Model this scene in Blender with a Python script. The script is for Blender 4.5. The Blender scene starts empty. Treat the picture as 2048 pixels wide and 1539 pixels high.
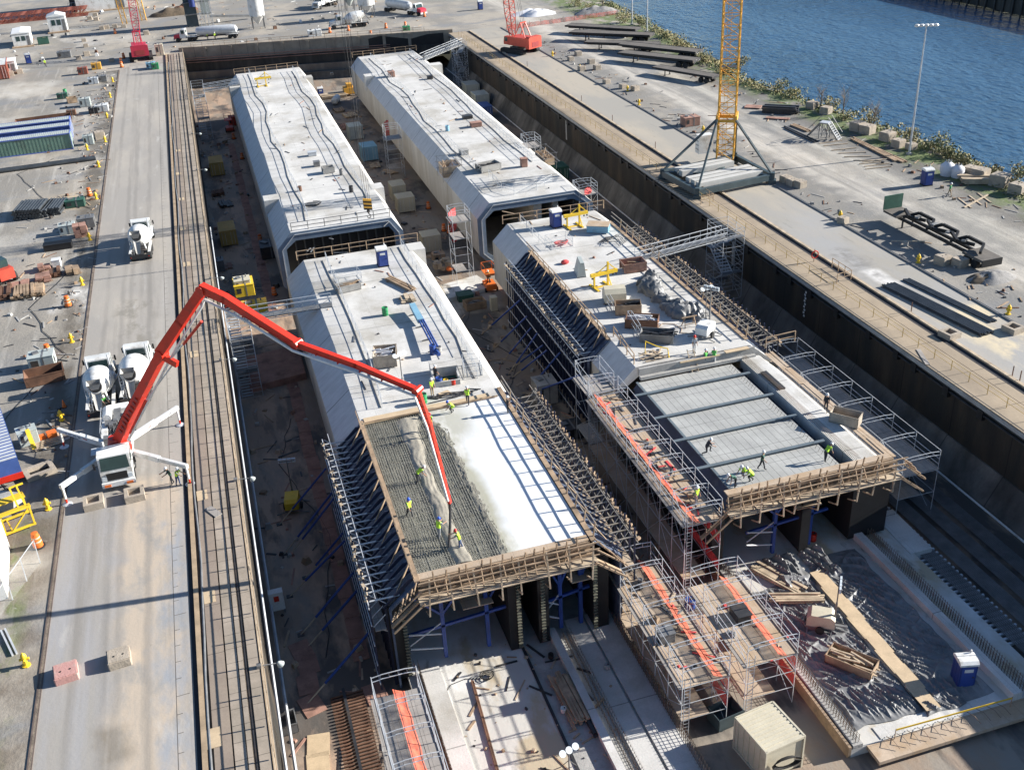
import bpy, math, random
from mathutils import Vector as V, Matrix, Euler, noise as NZ
random.seed(7)
S=bpy.context.scene; COL=S.collection
R=math.radians; PI=math.pi
# ---------------------------------------------------------------- camera, world, sun
F,YAW,PITCH,ROLL,CH=2081.2,.268917,.507423,.0586,46.5
def _cam():
    cy,sy,cp,sp=math.cos(YAW),math.sin(YAW),math.cos(PITCH),math.sin(PITCH)
    f=V((sy*cp,cy*cp,-sp)); r=V((cy,-sy,0)); d=f.cross(r); a,b=math.cos(ROLL),math.sin(ROLL)
    return a*r+b*d, -b*r+a*d, f
CR,CD,CF=_cam(); CP=V((0,0,CH))
cd=bpy.data.cameras.new('Camera'); cam=bpy.data.objects.new('Camera',cd); COL.objects.link(cam); S.camera=cam
cd.sensor_width=36; cd.lens=F/2048*36; cd.clip_end=3000; cd.clip_start=.5
m3=Matrix((CR,-CD,-CF)).transposed(); cam.matrix_world=Matrix.Translation(CP)@m3.to_4x4()
SAZ,SEL=R(-5.0),R(22)      # azimuth measured from +X towards +Y
sd=V((math.cos(SAZ)*math.cos(SEL),math.sin(SAZ)*math.cos(SEL),math.sin(SEL)))
sl=bpy.data.lights.new('Sun','SUN'); sl.energy=5; sl.angle=R(.5); sl.color=(1,.955,.88)
so=bpy.data.objects.new('Sun',sl); COL.objects.link(so); so.rotation_euler=(-sd).to_track_quat('-Z','Y').to_euler()
so.location=sd*200
W=bpy.data.worlds.new('World'); S.world=W; W.use_nodes=True
nt=W.node_tree; sk=nt.nodes.new('ShaderNodeTexSky'); sk.sky_type='NISHITA'; sk.sun_disc=False
sk.sun_elevation=SEL; sk.sun_rotation=PI/2-SAZ; sk.air_density=1; sk.dust_density=.4; sk.ozone_density=4
bg=nt.nodes['Background']; bg.inputs[1].default_value=.062; nt.links.new(sk.outputs[0],bg.inputs[0])
S.view_settings.view_transform='Standard'; S.view_settings.look='None'; S.view_settings.exposure=1.3; S.view_settings.gamma=1
# ---------------------------------------------------------------- photo pixel (2048 wide) -> world
def ray(u,v): return (CR*((u-1024)/F)+CD*((v-769.5)/F)+CF)
def P(u,v,z=0.):
    d=ray(u,v); return CP+d*((z-CH)/d.z)
def PX(u,v,x):
    d=ray(u,v); return CP+d*(x/d.x)
def PY(u,v,y):
    d=ray(u,v); return CP+d*(y/d.y)
def Z(k,x,y,z=0.):          # crop letter+number, crop pixel
    u,v=ZU(k,x,y); return P(u,v,z)
def ZU(k,x,y): return (int(k[1])-1)*512+x/3.848, {'A':0,'B':380,'C':760,'D':1139}[k[0]]+y/3.848
def ang(a,b): return math.atan2(b.y-a.y,b.x-a.x)
# ---------------------------------------------------------------- materials
MC={}
def M(n,c=None,r=.85,v=.12,s=.6,c2=None,k=.55,kw=.08,s2=.15,st=(1,1,1),met=0,b=0,bs=8,fine=.1,lines=None,coord=None):
    if n in MC: return MC[n]
    m=bpy.data.materials.new(n); m.use_nodes=True; t=m.node_tree; N=t.nodes; L=t.links; p=N['Principled BSDF']
    p.inputs['Roughness'].default_value=r; p.inputs['Metallic'].default_value=met
    g=N.new('ShaderNodeNewGeometry'); mp=N.new('ShaderNodeMapping'); mp.inputs['Scale'].default_value=st; L.new(g.outputs['Position'],mp.inputs[0])
    def nz(sc,det=4,ro=.6,off=0):
        q=N.new('ShaderNodeTexNoise'); q.inputs['Scale'].default_value=sc; q.inputs['Detail'].default_value=det; q.inputs['Roughness'].default_value=ro
        if off:
            a=N.new('ShaderNodeVectorMath'); a.inputs[1].default_value=(off,off*1.7,off*.3); L.new(mp.outputs[0],a.inputs[0]); L.new(a.outputs[0],q.inputs[0])
        else: L.new(mp.outputs[0],q.inputs[0])
        return q.outputs[0]
    def ramp(x,a,bb):
        q=N.new('ShaderNodeMapRange'); q.inputs[1].default_value=a; q.inputs[2].default_value=bb; L.new(x,q.inputs[0]); return q.outputs[0]
    def mix(f,a,bb,mode='MIX'):
        q=N.new('ShaderNodeMix'); q.data_type='RGBA'; q.blend_type=mode
        if isinstance(f,float): q.inputs[0].default_value=f
        else: L.new(f,q.inputs[0])
        for i,x in ((6,a),(7,bb)):
            if isinstance(x,tuple): q.inputs[i].default_value=(*x,1)
            else: L.new(x,q.inputs[i])
        return q.outputs[2]
    lo=tuple(x*(1-v*1.6) for x in c); hi=tuple(min(1,x*(1+v*1.6)) for x in c)
    col=mix(ramp(nz(s),.3,.7),lo,hi)
    if c2: col=mix(ramp(nz(s2,6,.65,13),k-kw,k+kw),col,c2)
    if fine:
        f=ramp(nz(9,3,.7,5),.25,.75); col=mix(f,mix(1.,col,(1-fine*2,)*3,'MULTIPLY'),col)
    if lines:       # dark joints: list of (axis, spacing, width, colour factor, offset)
        sp=N.new('ShaderNodeSeparateXYZ'); L.new(g.outputs['Position'],sp.inputs[0])
        for ax,d,w,cf,of in lines:
            a=N.new('ShaderNodeMath'); a.operation='ADD'; a.inputs[1].default_value=of+4000*d; L.new(sp.outputs[ax],a.inputs[0])
            q=N.new('ShaderNodeMath'); q.operation='MODULO'; q.inputs[1].default_value=d; L.new(a.outputs[0],q.inputs[0])
            h=N.new('ShaderNodeMath'); h.operation='LESS_THAN'; h.inputs[1].default_value=w; L.new(q.outputs[0],h.inputs[0])
            col=mix(h.outputs[0],col,mix(1.,col,(cf,)*3,'MULTIPLY'))
    L.new(col,p.inputs['Base Color'])
    if b:
        bu=N.new('ShaderNodeBump'); bu.inputs['Strength'].default_value=b; bu.inputs['Distance'].default_value=.1; L.new(nz(bs,5,.6,3),bu.inputs['Height']); L.new(bu.outputs[0],p.inputs['Normal'])
    MC[n]=m; m['mixer']=0
    return m
def layered(n,base,layers,r=.9,b=.25,bs=3):
    """ground colour: base then layers (colour, opacity, [mask...]); mask = ('n',scale,(sx,sy),lo,hi,off) | ('r',x0,x1,y0,y1,soft,wob)"""
    m=bpy.data.materials.new(n); m.use_nodes=True; t=m.node_tree; N=t.nodes; L=t.links; p=N['Principled BSDF']; p.inputs['Roughness'].default_value=r
    g=N.new('ShaderNodeNewGeometry'); sp=N.new('ShaderNodeSeparateXYZ')
    wn=N.new('ShaderNodeTexNoise'); wn.inputs['Scale'].default_value=.35; wn.inputs['Detail'].default_value=5; L.new(g.outputs['Position'],wn.inputs[0])
    L.new(g.outputs['Position'],sp.inputs[0])
    def ma(op,a,bb=None,cl=False):
        q=N.new('ShaderNodeMath'); q.operation=op; q.use_clamp=cl
        for i,x in ((0,a),(1,bb)):
            if x is None: continue
            if isinstance(x,(int,float)): q.inputs[i].default_value=x
            else: L.new(x,q.inputs[i])
        return q.outputs[0]
    def mr(x,a,bb):
        q=N.new('ShaderNodeMapRange'); q.inputs[1].default_value=a; q.inputs[2].default_value=bb; L.new(x,q.inputs[0]); return q.outputs[0]
    wob=ma('SUBTRACT',wn.outputs[0],.5)
    def noi(sc,st,off):
        mp=N.new('ShaderNodeMapping'); mp.inputs['Scale'].default_value=(st[0],st[1],1); mp.inputs['Location'].default_value=(off,off*2.3,0); L.new(g.outputs['Position'],mp.inputs[0])
        q=N.new('ShaderNodeTexNoise'); q.inputs['Scale'].default_value=sc; q.inputs['Detail'].default_value=7; q.inputs['Roughness'].default_value=.62; L.new(mp.outputs[0],q.inputs[0]); return q.outputs[0]
    def mask(k):
        if k[0]=='n': return mr(noi(k[1],k[2],k[5]),k[3],k[4])
        _,x0,x1,y0,y1,so,wo=k; out=None
        wx=ma('ADD',sp.outputs[0],ma('MULTIPLY',wob,wo)); wy=ma('ADD',sp.outputs[1],ma('MULTIPLY',wob,wo))
        for a in (mr(wx,x0-so,x0+so),mr(wx,x1+so,x1-so),mr(wy,y0-so,y0+so),mr(wy,y1+so,y1-so)):
            out=a if out is None else ma('MULTIPLY',out,a)
        return out
    col=None
    for c,o,ms in [(base,1,[])]+layers:
        if col is None: q=N.new('ShaderNodeRGB'); q.outputs[0].default_value=(*c,1); col=q.outputs[0]; continue
        f=None
        for k in ms:
            x=mask(k); f=x if f is None else ma('MULTIPLY',f,x)
        f=ma('MULTIPLY',f,o); q=N.new('ShaderNodeMix'); q.data_type='RGBA'; L.new(f,q.inputs[0]); L.new(col,q.inputs[6]); q.inputs[7].default_value=(*c,1); col=q.outputs[2]
    L.new(col,p.inputs['Base Color'])
    bu=N.new('ShaderNodeBump'); bu.inputs['Strength'].default_value=b; bu.inputs['Distance'].default_value=.15; L.new(noi(bs,(1,1),2),bu.inputs['Height']); L.new(bu.outputs[0],p.inputs['Normal'])
    MC[n]=m; return m
def G(n): return MC[n]
M('concrete',(.58,.565,.535),.9,.09,.3,(.41,.385,.34),.56,.09,.17,b=.15,lines=[(1,11.9,.08,.5,0),(0,3.2,.04,.82,.4),(1,2.98,.03,.88,0)])
M('concrete_side',(.56,.52,.45),.9,.08,.2,(.44,.39,.31),.56,.1,.3,st=(1,1,.2),lines=[(1,1.2,.04,.82,0),(1,11.9,.09,.5,0)])
M('concrete_chamfer',(.56,.56,.56),.9,.05,.5,(.48,.48,.48),.55,.1,.5,st=(1,3,1),lines=[(1,11.9,.12,.35,0),(1,.6,.05,.9,0)])
M('fresh_concrete',(.8,.8,.79),.7,.03,.2)
M('block_concrete',(.4,.34,.27),.9,.12,1.2,(.28,.24,.2),.6,.1,.8,b=.3)
M('pink_concrete',(.42,.36,.31),.9,.1,1.5,(.5,.27,.24),.5,.06,.5,b=.3)
M('grey_concrete',(.36,.35,.33),.9,.12,1,b=.3)
M('white_paint',(.72,.72,.7),.45,.05,.8,(.48,.45,.4),.6,.09,.9)
M('cream_paint',(.55,.5,.38),.6,.06,.6,(.4,.34,.24),.66,.06,.6)
M('red_paint',(.6,.03,.012),.38,.08,.6,(.36,.035,.02),.6,.08,.9)
M('crimson_paint',(.5,.03,.06),.45,.08,.8)
M('orange_red',(.55,.07,.04),.5,.08,.8,(.35,.08,.05),.65,.05,.5)
M('yellow_paint',(.75,.5,.03),.5,.06,.8,(.5,.33,.05),.66,.05,.8)
M('crane_yellow',(.68,.36,.05),.5,.08,.5,(.5,.26,.05),.66,.05,.5)
M('orange_plastic',(.75,.17,.03),.5,.06,.8)
M('navy_steel',(.014,.022,.055),.55,.2,.8,(.04,.05,.07),.62,.06,.8); M('form_grey_blue',(.09,.12,.18),.55,.15,.8,(.05,.06,.1),.55,.08,.7)
M('blue_steel',(.02,.06,.25),.5,.15,.8)
M('toilet_blue',(.02,.045,.2),.5,.08,1)
M('sky_blue',(.22,.42,.55),.55,.06,.8,(.3,.33,.33),.66,.05,.6)
M('container_grey',(.42,.46,.44),.55,.06,.6,(.3,.26,.2),.68,.05,.6)
M('container_green',(.16,.26,.2),.55,.08,.5,(.12,.14,.11),.6,.08,.4)
M('container_red',(.3,.08,.05),.6,.1,.6,(.2,.09,.06),.6,.08,.5)
M('container_blue',(.05,.1,.3),.5,.08,.8)
M('roof_blue',(.1,.15,.42),.5,.06,.8)
M('steel_grey',(.2,.2,.2),.5,.15,1,met=.3)
M('galvanised',(.55,.57,.59),.42,.1,1,met=.12)
M('dark_steel',(.035,.035,.038),.5,.2,1,(.08,.06,.045),.6,.06,.6)
M('base_steel',(.05,.075,.085),.5,.15,1)
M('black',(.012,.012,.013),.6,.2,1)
M('rubber',(.02,.02,.02),.8,.2,2)
M('rust',(.17,.085,.05),.85,.2,.8,(.1,.05,.03),.55,.1,.6)
M('rust_pink',(.36,.2,.15),.85,.15,.8,(.2,.11,.08),.6,.1,.6)
M('timber',(.36,.255,.165),.85,.2,.9,(.2,.145,.1),.6,.08,.7)
M('timber_pale',(.47,.375,.265),.85,.18,.9,(.3,.23,.16),.6,.08,.6)
M('plywood',(.46,.36,.265),.8,.1,.5,(.42,.3,.19),.55,.08,.5,lines=[(1,2.44,.03,.6,0),(0,1.22,.03,.7,0)])
M('plywood_grey',(.34,.31,.28),.8,.1,.5,(.26,.24,.22),.55,.1,.5,lines=[(1,2.44,.04,.5,0),(0,.61,.03,.6,0)])
M('deck_panel',(.4,.4,.38),.75,.08,.4,(.33,.33,.315),.55,.1,.4,lines=[(0,.61,.035,.35,0),(1,2.44,.04,.4,.5)])
M('orange_net',(.72,.16,.07),.9,.12,1.5)
M('red_net',(.6,.07,.07),.9,.15,1.5)
M('grey_tarp',(.15,.15,.15),.55,.25,.6,(.22,.22,.22),.62,.1,.8)
M('plastic_sheet',(.17,.173,.177),.5,.3,.5,(.19,.19,.19),.52,.1,1.4)
M('rag_white',(.68,.68,.7),.8,.06,1)
M('glass_dark',(.03,.06,.06),.1,.1,1)
M('lamp_glass',(.6,.65,.68),.15,.05,2)
M('rebar',(.16,.13,.1),.7,.2,2,(.2,.1,.05),.55,.1,1)
M('rebar_wet',(.32,.31,.26),.7,.15,2)
M('green_paint',(.03,.28,.1),.5,.1,1)
M('dark_green',(.03,.1,.07),.6,.15,1)
M('hi_vis',(.5,.8,.05),.7,.05,3)
M('hi_green',(.12,.55,.1),.7,.05,3)
M('skin',(.42,.24,.16),.6,.04,4)
M('denim',(.05,.08,.17),.85,.12,4)
M('dark_cloth',(.03,.032,.04),.85,.15,4)
M('grey_cloth',(.25,.26,.28),.85,.15,4)
M('white_cloth',(.6,.6,.6),.85,.05,4)
M('tan_cloth',(.3,.22,.13),.85,.12,4)
M('helmet_white',(.75,.75,.74),.35,.02,4); M('helmet_red',(.6,.03,.02),.35,.02,4); M('helmet_blue',(.03,.1,.5),.35,.02,4)
M('earth',(.2,.16,.12),.95,.2,1,b=.5)
M('wall_brown',(.05,.036,.023),.95,.35,.5,(.022,.021,.017),.5,.1,.25,st=(1,1,.18),b=.4,lines=[(1,7.3,.12,.5,0)])  # base darkened to put the right dock wall's shade into the colour
M('wall_pale',(.15,.14,.125),.95,.25,.35,(.045,.042,.036),.56,.12,.18,st=(1,1,.4),b=.3,lines=[(1,7.3,.12,.5,0)])  # pale tone lowered too, with the wall's shade painted in
M('wall_dark',(.07,.06,.05),.95,.3,.4,(.03,.03,.028),.5,.12,.3,st=(1,1,.2),b=.4)
M('wall_far',(.27,.22,.17),.95,.2,.3,(.15,.12,.1),.55,.12,.2,st=(1,1,.3),b=.3)
M('leaf',(.13,.155,.045),.8,.3,.4,(.2,.16,.06),.55,.1,.2,fine=.2)
M('leaf_dry',(.27,.22,.1),.8,.3,.4,(.12,.13,.05),.55,.1,.3)
M('bark',(.12,.09,.06),.9,.2,2)
M('stone',(.25,.24,.23),.9,.2,1,b=.4)
def wire():
    m=bpy.data.materials.new('wire_mesh'); m.use_nodes=True; t=m.node_tree; N=t.nodes; p=N['Principled BSDF']; p.inputs['Base Color'].default_value=(.5,.52,.53,1); p.inputs['Roughness'].default_value=.5
    g=N.new('ShaderNodeNewGeometry'); q=N.new('ShaderNodeTexNoise'); q.inputs['Scale'].default_value=.8; t.links.new(g.outputs['Position'],q.inputs[0])
    tr=N.new('ShaderNodeBsdfTransparent'); mx=N.new('ShaderNodeMixShader'); mx.inputs[0].default_value=.1
    t.links.new(tr.outputs[0],mx.inputs[1]); t.links.new(p.outputs[0],mx.inputs[2]); t.links.new(mx.outputs[0],N['Material Output'].inputs[0]); MC['wire_mesh']=m
wire()
def net(n,c,al):
    m=bpy.data.materials.new(n); m.use_nodes=True; t=m.node_tree; N=t.nodes; p=N['Principled BSDF']; p.inputs['Base Color'].default_value=(*c,1); p.inputs['Roughness'].default_value=.8
    g=N.new('ShaderNodeNewGeometry'); q=N.new('ShaderNodeTexNoise'); q.inputs['Scale'].default_value=2.5; q.inputs['Detail'].default_value=4; t.links.new(g.outputs['Position'],q.inputs[0])
    r=N.new('ShaderNodeMapRange'); r.inputs[1].default_value=.3; r.inputs[2].default_value=.7; r.inputs[3].default_value=al-.2; r.inputs[4].default_value=al+.2; t.links.new(q.outputs[0],r.inputs[0])
    h=N.new('ShaderNodeMix'); h.data_type='RGBA'; h.inputs[6].default_value=(*[x*.7 for x in c],1); h.inputs[7].default_value=(*[min(1,x*1.25) for x in c],1); t.links.new(q.outputs[0],h.inputs[0]); t.links.new(h.outputs[2],p.inputs['Base Color'])
    tr=N.new('ShaderNodeBsdfTransparent'); mx=N.new('ShaderNodeMixShader'); t.links.new(r.outputs[0],mx.inputs[0])
    t.links.new(tr.outputs[0],mx.inputs[1]); t.links.new(p.outputs[0],mx.inputs[2]); t.links.new(mx.outputs[0],N['Material Output'].inputs[0]); MC[n]=m
net('orange_mesh',(.66,.14,.075),.6); net('fence_red',(.42,.1,.075),.55); net('red_mesh',(.7,.07,.07),.8)
# ---------------------------------------------------------------- mesh builder
class MB:
    def __init__(s): s.v=[]; s.f=[]; s.i=[]; s.k=0
    def add(s,vs,fs):
        n=len(s.v); s.v+=[tuple(x) for x in vs]; s.f+=[tuple(n+j for j in f) for f in fs]; s.i+=[s.k]*len(fs); return s
    def hexa(s,q): return s.add(q,[(0,3,2,1),(4,5,6,7),(0,1,5,4),(1,2,6,5),(2,3,7,6),(3,0,4,7)])
    def bx(s,x0,x1,y0,y1,z0,z1): return s.hexa([(x0,y0,z0),(x1,y0,z0),(x1,y1,z0),(x0,y1,z0),(x0,y0,z1),(x1,y0,z1),(x1,y1,z1),(x0,y1,z1)])
    def box(s,c,d,rz=0,tp=1.,rot=None):      # centre of base, size, taper of the top
        m=(rot.to_matrix() if rot else Matrix.Rotation(rz,3,'Z')); c=V(c); q=[]
        for z,k in ((0,1),(d[2],tp)):
            for a,b in ((-1,-1),(1,-1),(1,1),(-1,1)): q.append(c+m@V((a*d[0]/2*k,b*d[1]/2*k,z)))
        return s.hexa(q)
    def bar(s,a,b,w,h=None):
        a,b=V(a),V(b); h=h or w; d=b-a
        if d.length<1e-6: return s
        d.normalize(); u=d.cross(V((0,0,1))); 
        if u.length<1e-3: u=V((1,0,0))
        u.normalize(); n=u.cross(d); q=[]
        for p in (a,b):
            for i,j in ((-1,-1),(1,-1),(1,1),(-1,1)): q.append(p+u*(i*w/2)+n*(j*h/2))
        return s.hexa(q)
    def tube(s,a,b,r,r2=None,n=6): return s.path([a,b],[r,r if r2 is None else r2],n)
    def path(s,pts,r,n=6):
        pts=[V(p) for p in pts]; rs=r if isinstance(r,(list,tuple)) else [r]*len(pts); vs=[]; fs=[]; K=len(pts)
        for i,p in enumerate(pts):
            d=(pts[min(i+1,K-1)]-pts[max(i-1,0)]); d.normalize(); u=d.cross(V((0,0,1)))
            if u.length<1e-3: u=V((1,0,0))
            u.normalize(); w=u.cross(d)
            for j in range(n):
                t=2*PI*(j+.5)/n; vs.append(p+(u*math.cos(t)+w*math.sin(t))*rs[i])
        for i in range(K-1):
            for j in range(n): fs.append((i*n+j,i*n+(j+1)%n,(i+1)*n+(j+1)%n,(i+1)*n+j))
        fs.append(tuple(range(n))[::-1]); fs.append(tuple(range((K-1)*n,K*n))); return s.add(vs,fs)
    def lathe(s,pr,c,ax=(0,0,1),n=14):      # profile [(r, t)] along axis from c
        c=V(c); ax=V(ax).normalized(); u=ax.cross(V((0,1,0)))
        if u.length<1e-3: u=ax.cross(V((1,0,0)))
        u.normalize(); w=ax.cross(u); vs=[]; fs=[]
        for r,t in pr:
            for j in range(n):
                a=2*PI*j/n; vs.append(c+ax*t+(u*math.cos(a)+w*math.sin(a))*max(r,.001))
        for i in range(len(pr)-1):
            for j in range(n): fs.append((i*n+j,i*n+(j+1)%n,(i+1)*n+(j+1)%n,(i+1)*n+j))
        fs.append(tuple(range(n))[::-1]); fs.append(tuple(range((len(pr)-1)*n,len(pr)*n))); return s.add(vs,fs)
    def prism(s,pg,ax,a,b):       # polygon in the two other axes
        def mk(p,t): return {0:(t,p[0],p[1]),1:(p[0],t,p[1]),2:(p[0],p[1],t)}[ax]
        n=len(pg); return s.add([mk(p,a) for p in pg]+[mk(p,b) for p in pg],[tuple(range(n))[::-1],tuple(range(n,2*n))]+[(i,(i+1)%n,n+(i+1)%n,n+i) for i in range(n)])
    def grid(s,nx,ny,fn):
        vs=[fn(i/nx,j/ny) for j in range(ny+1) for i in range(nx+1)]
        return s.add(vs,[(j*(nx+1)+i,j*(nx+1)+i+1,(j+1)*(nx+1)+i+1,(j+1)*(nx+1)+i) for j in range(ny) for i in range(nx)])
    def quad(s,*q): return s.add(q,[tuple(range(len(q)))])
    def sph(s,c,r,n=8,sq=(1,1,1)):
        c=V(c); k=n//2; vs=[]; fs=[]
        for i in range(k+1):
            t=PI*i/k
            for j in range(n): a=2*PI*j/n; vs.append(c+V((r*sq[0]*math.sin(t)*math.cos(a),r*sq[1]*math.sin(t)*math.sin(a),r*sq[2]*math.cos(t))))
        for i in range(k):
            for j in range(n): fs.append((i*n+j,(i+1)*n+j,(i+1)*n+(j+1)%n,i*n+(j+1)%n))
        return s.add(vs,fs)
    def o(s,name,mats,parent=None,smooth=True):
        if isinstance(mats,str): mats=[mats]
        me=bpy.data.meshes.new(name); me.from_pydata(s.v,[],s.f)
        for x in mats: me.materials.append(G(x))
        if len(mats)>1: me.polygons.foreach_set('material_index',s.i)
        me.validate(); 
        if smooth:
            me.polygons.foreach_set('use_smooth',[True]*len(me.polygons)); me.set_sharp_from_angle(angle=R(35))
        me.update(); ob=bpy.data.objects.new(name,me); COL.objects.link(ob)
        if parent: ob.parent=parent
        return ob
def B(): return MB()
def tag(o,label=None,cat=None,group=None,kind=None):
    if label: o['label']=label
    if cat: o['category']=cat
    if group: o['group']=group
    if kind: o['kind']=kind
    return o
def T(name,label,cat,loc=(0,0,0),rz=0,group=None):
    o=bpy.data.objects.new(name,None); COL.objects.link(o); o.location=loc; o.rotation_euler=(0,0,rz); o.empty_display_size=.3
    return tag(o,label,cat,group)
def struct(name,mb,mat): return tag(mb.o(name,mat,None,False),kind='structure')
def rep(o,offs):                     # linked copies of a part, moved inside its thing
    out=[o]
    for d in offs:
        c=o.copy(); COL.objects.link(c); c.location=o.location+V(d); out.append(c)
    return out
def dup(o,loc,rz=0,label=None,parent=None,sc=None):
    c=o.copy(); COL.objects.link(c)
    if parent is None:
        c.location=loc; c.rotation_euler=(0,0,rz)
        if label: c['label']=label
        if sc: c.scale=(sc,)*3
    else: c.parent=parent
    for ch in o.children: dup(ch,None,parent=c)
    return c
def series(proto,rows):               # first row moves the prototype, the rest are copies; row=(loc,rz,label[,scale])
    out=[]
    for i,r in enumerate(rows):
        if i==0:
            proto.location=r[0]; proto.rotation_euler=(0,0,r[1]); proto['label']=r[2]
            out.append(proto)
        else: out.append(dup(proto,r[0],r[1],r[2]))
    for o,r in zip(out,rows):
        if len(r)>3: o.scale=(r[3],)*3
    return out
def nf(x,y,z=0,s=1): return NZ.noise(V((x*s,y*s,z)))
# ================================================================ SETTING
def XL(y): return -2.95+(y-43)*.0024
XR=58.35; FY=-8.0; Y0=-40.
FL,FR=V((-2.45,263.5,0)),V((XR,250.,0))      # far corners of the dock
def farY(x): return FL.y+(FR.y-FL.y)*(x-FL.x)/(FR.x-FL.x)
shore=[(94,-60),(95,60),(97.8,103.9),(99.4,112.3),(99.7,121),(99.4,132.4),(98.8,139.1),(99.1,145.5),(97.9,155.3),(97,163.7),(95.4,171),(98.5,198.4),(101,221),(103.2,237.1),(105.8,273.2),(112,330),(125,420),(150,700)]
def shx(y):
    for (a,b),(c,d) in zip(shore,shore[1:]):
        if b<=y<=d: return a+(c-a)*(y-b)/(d-b)
    return 95
yard=layered('yard_gravel',(.225,.207,.18),[
 ((.35,.31,.255),.9,[('n',.09,(1,.5),.46,.6,3)]),
 ((.2,.2,.2),.85,[('n',.13,(.6,1),.5,.62,9)]),
 ((.5,.47,.42),.85,[('n',.07,(1,.6),.53,.68,21),('r',-80,-14,120,330,20,10)]),
 ((.48,.36,.22),.8,[('r',-24,-17,153,160,1.2,6)]),
 ((.66,.64,.6),.9,[('r',-19.5,-14,116,123,1.2,7)]),
 ((.15,.12,.09),.85,[('r',-40,-16.5,20,76,1.5,5),('n',.3,(1,1),.38,.6,4)]),
 ((.12,.15,.05),.8,[('r',-23.5,-18.5,40,74,1,5),('n',.6,(1,.5),.48,.6,6)]),
 ((.2,.1,.06),.8,[('r',-22.2,-20.3,40,75,.5,2)]),
   ((.17,.165,.155),.85,[('r',71.5,99,20,230,2,5),('n',.16,(1,.4),.38,.55,8)]),((.5,.46,.4),.85,[('r',78,82.5,20,320,1.6,6),('n',.5,(1,.05),.3,.55,2)]),((.46,.43,.37),.8,[('r',84.5,88,20,320,1.6,6),('n',.5,(1,.05),.35,.6,5)]),
 ((.11,.1,.085),.85,[('r',89.5,101,60,230,2,5),('n',.2,(1,.5),.36,.52,18)]),((.1,.085,.065),.85,[('r',-19.5,-16.3,70,250,.8,3),('n',.3,(1,.4),.35,.55,41)]),
 ((.1,.14,.035),.9,[('r',92.6,110,60,300,1.6,5),('n',.35,(1,.6),.4,.52,11)]),
 ((.55,.52,.48),.6,[('n',.9,(1,1),.64,.74,7)]),
 ((.1,.085,.07),.5,[('n',1.1,(1,.5),.64,.74,12)]),((.46,.43,.38),.55,[('r',-80,-16.6,60,260,3,5),('n',.55,(1,.07),.55,.68,51)]),((.15,.135,.115),.6,[('r',-80,-16.6,60,260,3,5),('n',.5,(.5,.09),.58,.7,57)]),((.12,.11,.1),.75,[('n',.22,(1,.7),.67,.73,61)])],b=.35)
m=B()
L=[(-600,Y0),(XL(Y0),Y0),(FL.x,FL.y),(XR,FR.y)]
m.quad((-600,Y0,0),(XL(Y0),Y0,0),(FL.x,FL.y,0),(-600,FL.y,0)); m.quad((-600,FL.y,0),(FL.x,FL.y,0),(XR,FR.y,0),(XR,700,0),(-600,700,0))
ys=sorted(set([Y0,FR.y]+[b for a,b in shore if b>Y0]+[Y0+10*i for i in range(74)]))
for a,b in zip(ys,ys[1:]): m.quad((XR,a,0),(shx(a)-.4+.5*nf(1,a,0,.3),a,0),(shx(b)-.4+.5*nf(1,b,0,.3),b,0),(XR,b,0))
struct('ground',m,'yard_gravel')
m=B(); ny=260
def bank(u,v):
    y=-40+v*460; x=shx(y)-.7+u*6.5+.5*nf(u*3,y,2,.5); return (x,y,.02-u*3.6+.45*nf(x,y,1,.6))
m.grid(8,ny,bank); struct('shore_bank',m,'bank_soil' if layered('bank_soil',(.13,.11,.07),[((.1,.13,.035),.9,[('n',.35,(1,.7),.45,.58,2)]),((.24,.19,.1),.8,[('n',.5,(1,.7),.55,.66,6)])],b=.6) else '')
wm=bpy.data.materials.new('water'); wm.use_nodes=True; t=wm.node_tree; p=t.nodes['Principled BSDF']; p.inputs['Base Color'].default_value=(.022,.07,.14,1); p.inputs['Roughness'].default_value=.12; p.inputs['IOR'].default_value=1.33
g=t.nodes.new('ShaderNodeNewGeometry'); hs=None
for sc,st,w in ((.9,(1,.55,1),1),(.22,(1,.5,1),1.6),(.05,(.6,1,1),1.2)):
    mp=t.nodes.new('ShaderNodeMapping'); mp.inputs['Scale'].default_value=st; mp.inputs['Rotation'].default_value=(0,0,.5); t.links.new(g.outputs['Position'],mp.inputs[0]); q=t.nodes.new('ShaderNodeTexNoise'); q.inputs['Scale'].default_value=sc; q.inputs['Detail'].default_value=5; t.links.new(mp.outputs[0],q.inputs[0])
    a=t.nodes.new('ShaderNodeMath'); a.operation='MULTIPLY_ADD'; a.inputs[1].default_value=w; t.links.new(q.outputs[0],a.inputs[0])
    if hs: t.links.new(hs,a.inputs[2])
    hs=a.outputs[0]
bu=t.nodes.new('ShaderNodeBump'); bu.inputs['Strength'].default_value=.4; bu.inputs['Distance'].default_value=1.2; t.links.new(hs,bu.inputs['Height']); t.links.new(bu.outputs[0],p.inputs['Normal']); MC['water']=wm
m=B(); m.quad((90,-60,-2.5),(1500,-60,-2.5),(1500,1500,-2.5),(90,1500,-2.5)); struct('water',m,'water')
L_=t.links; cn=t.nodes.new('ShaderNodeTexNoise'); cn.inputs['Scale'].default_value=.035; cn.inputs['Detail'].default_value=6; mp2=t.nodes.new('ShaderNodeMapping'); mp2.inputs['Scale'].default_value=(1,.35,1); mp2.inputs['Rotation'].default_value=(0,0,.5); L_.new(g.outputs['Position'],mp2.inputs[0]); L_.new(mp2.outputs[0],cn.inputs[0])
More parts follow.
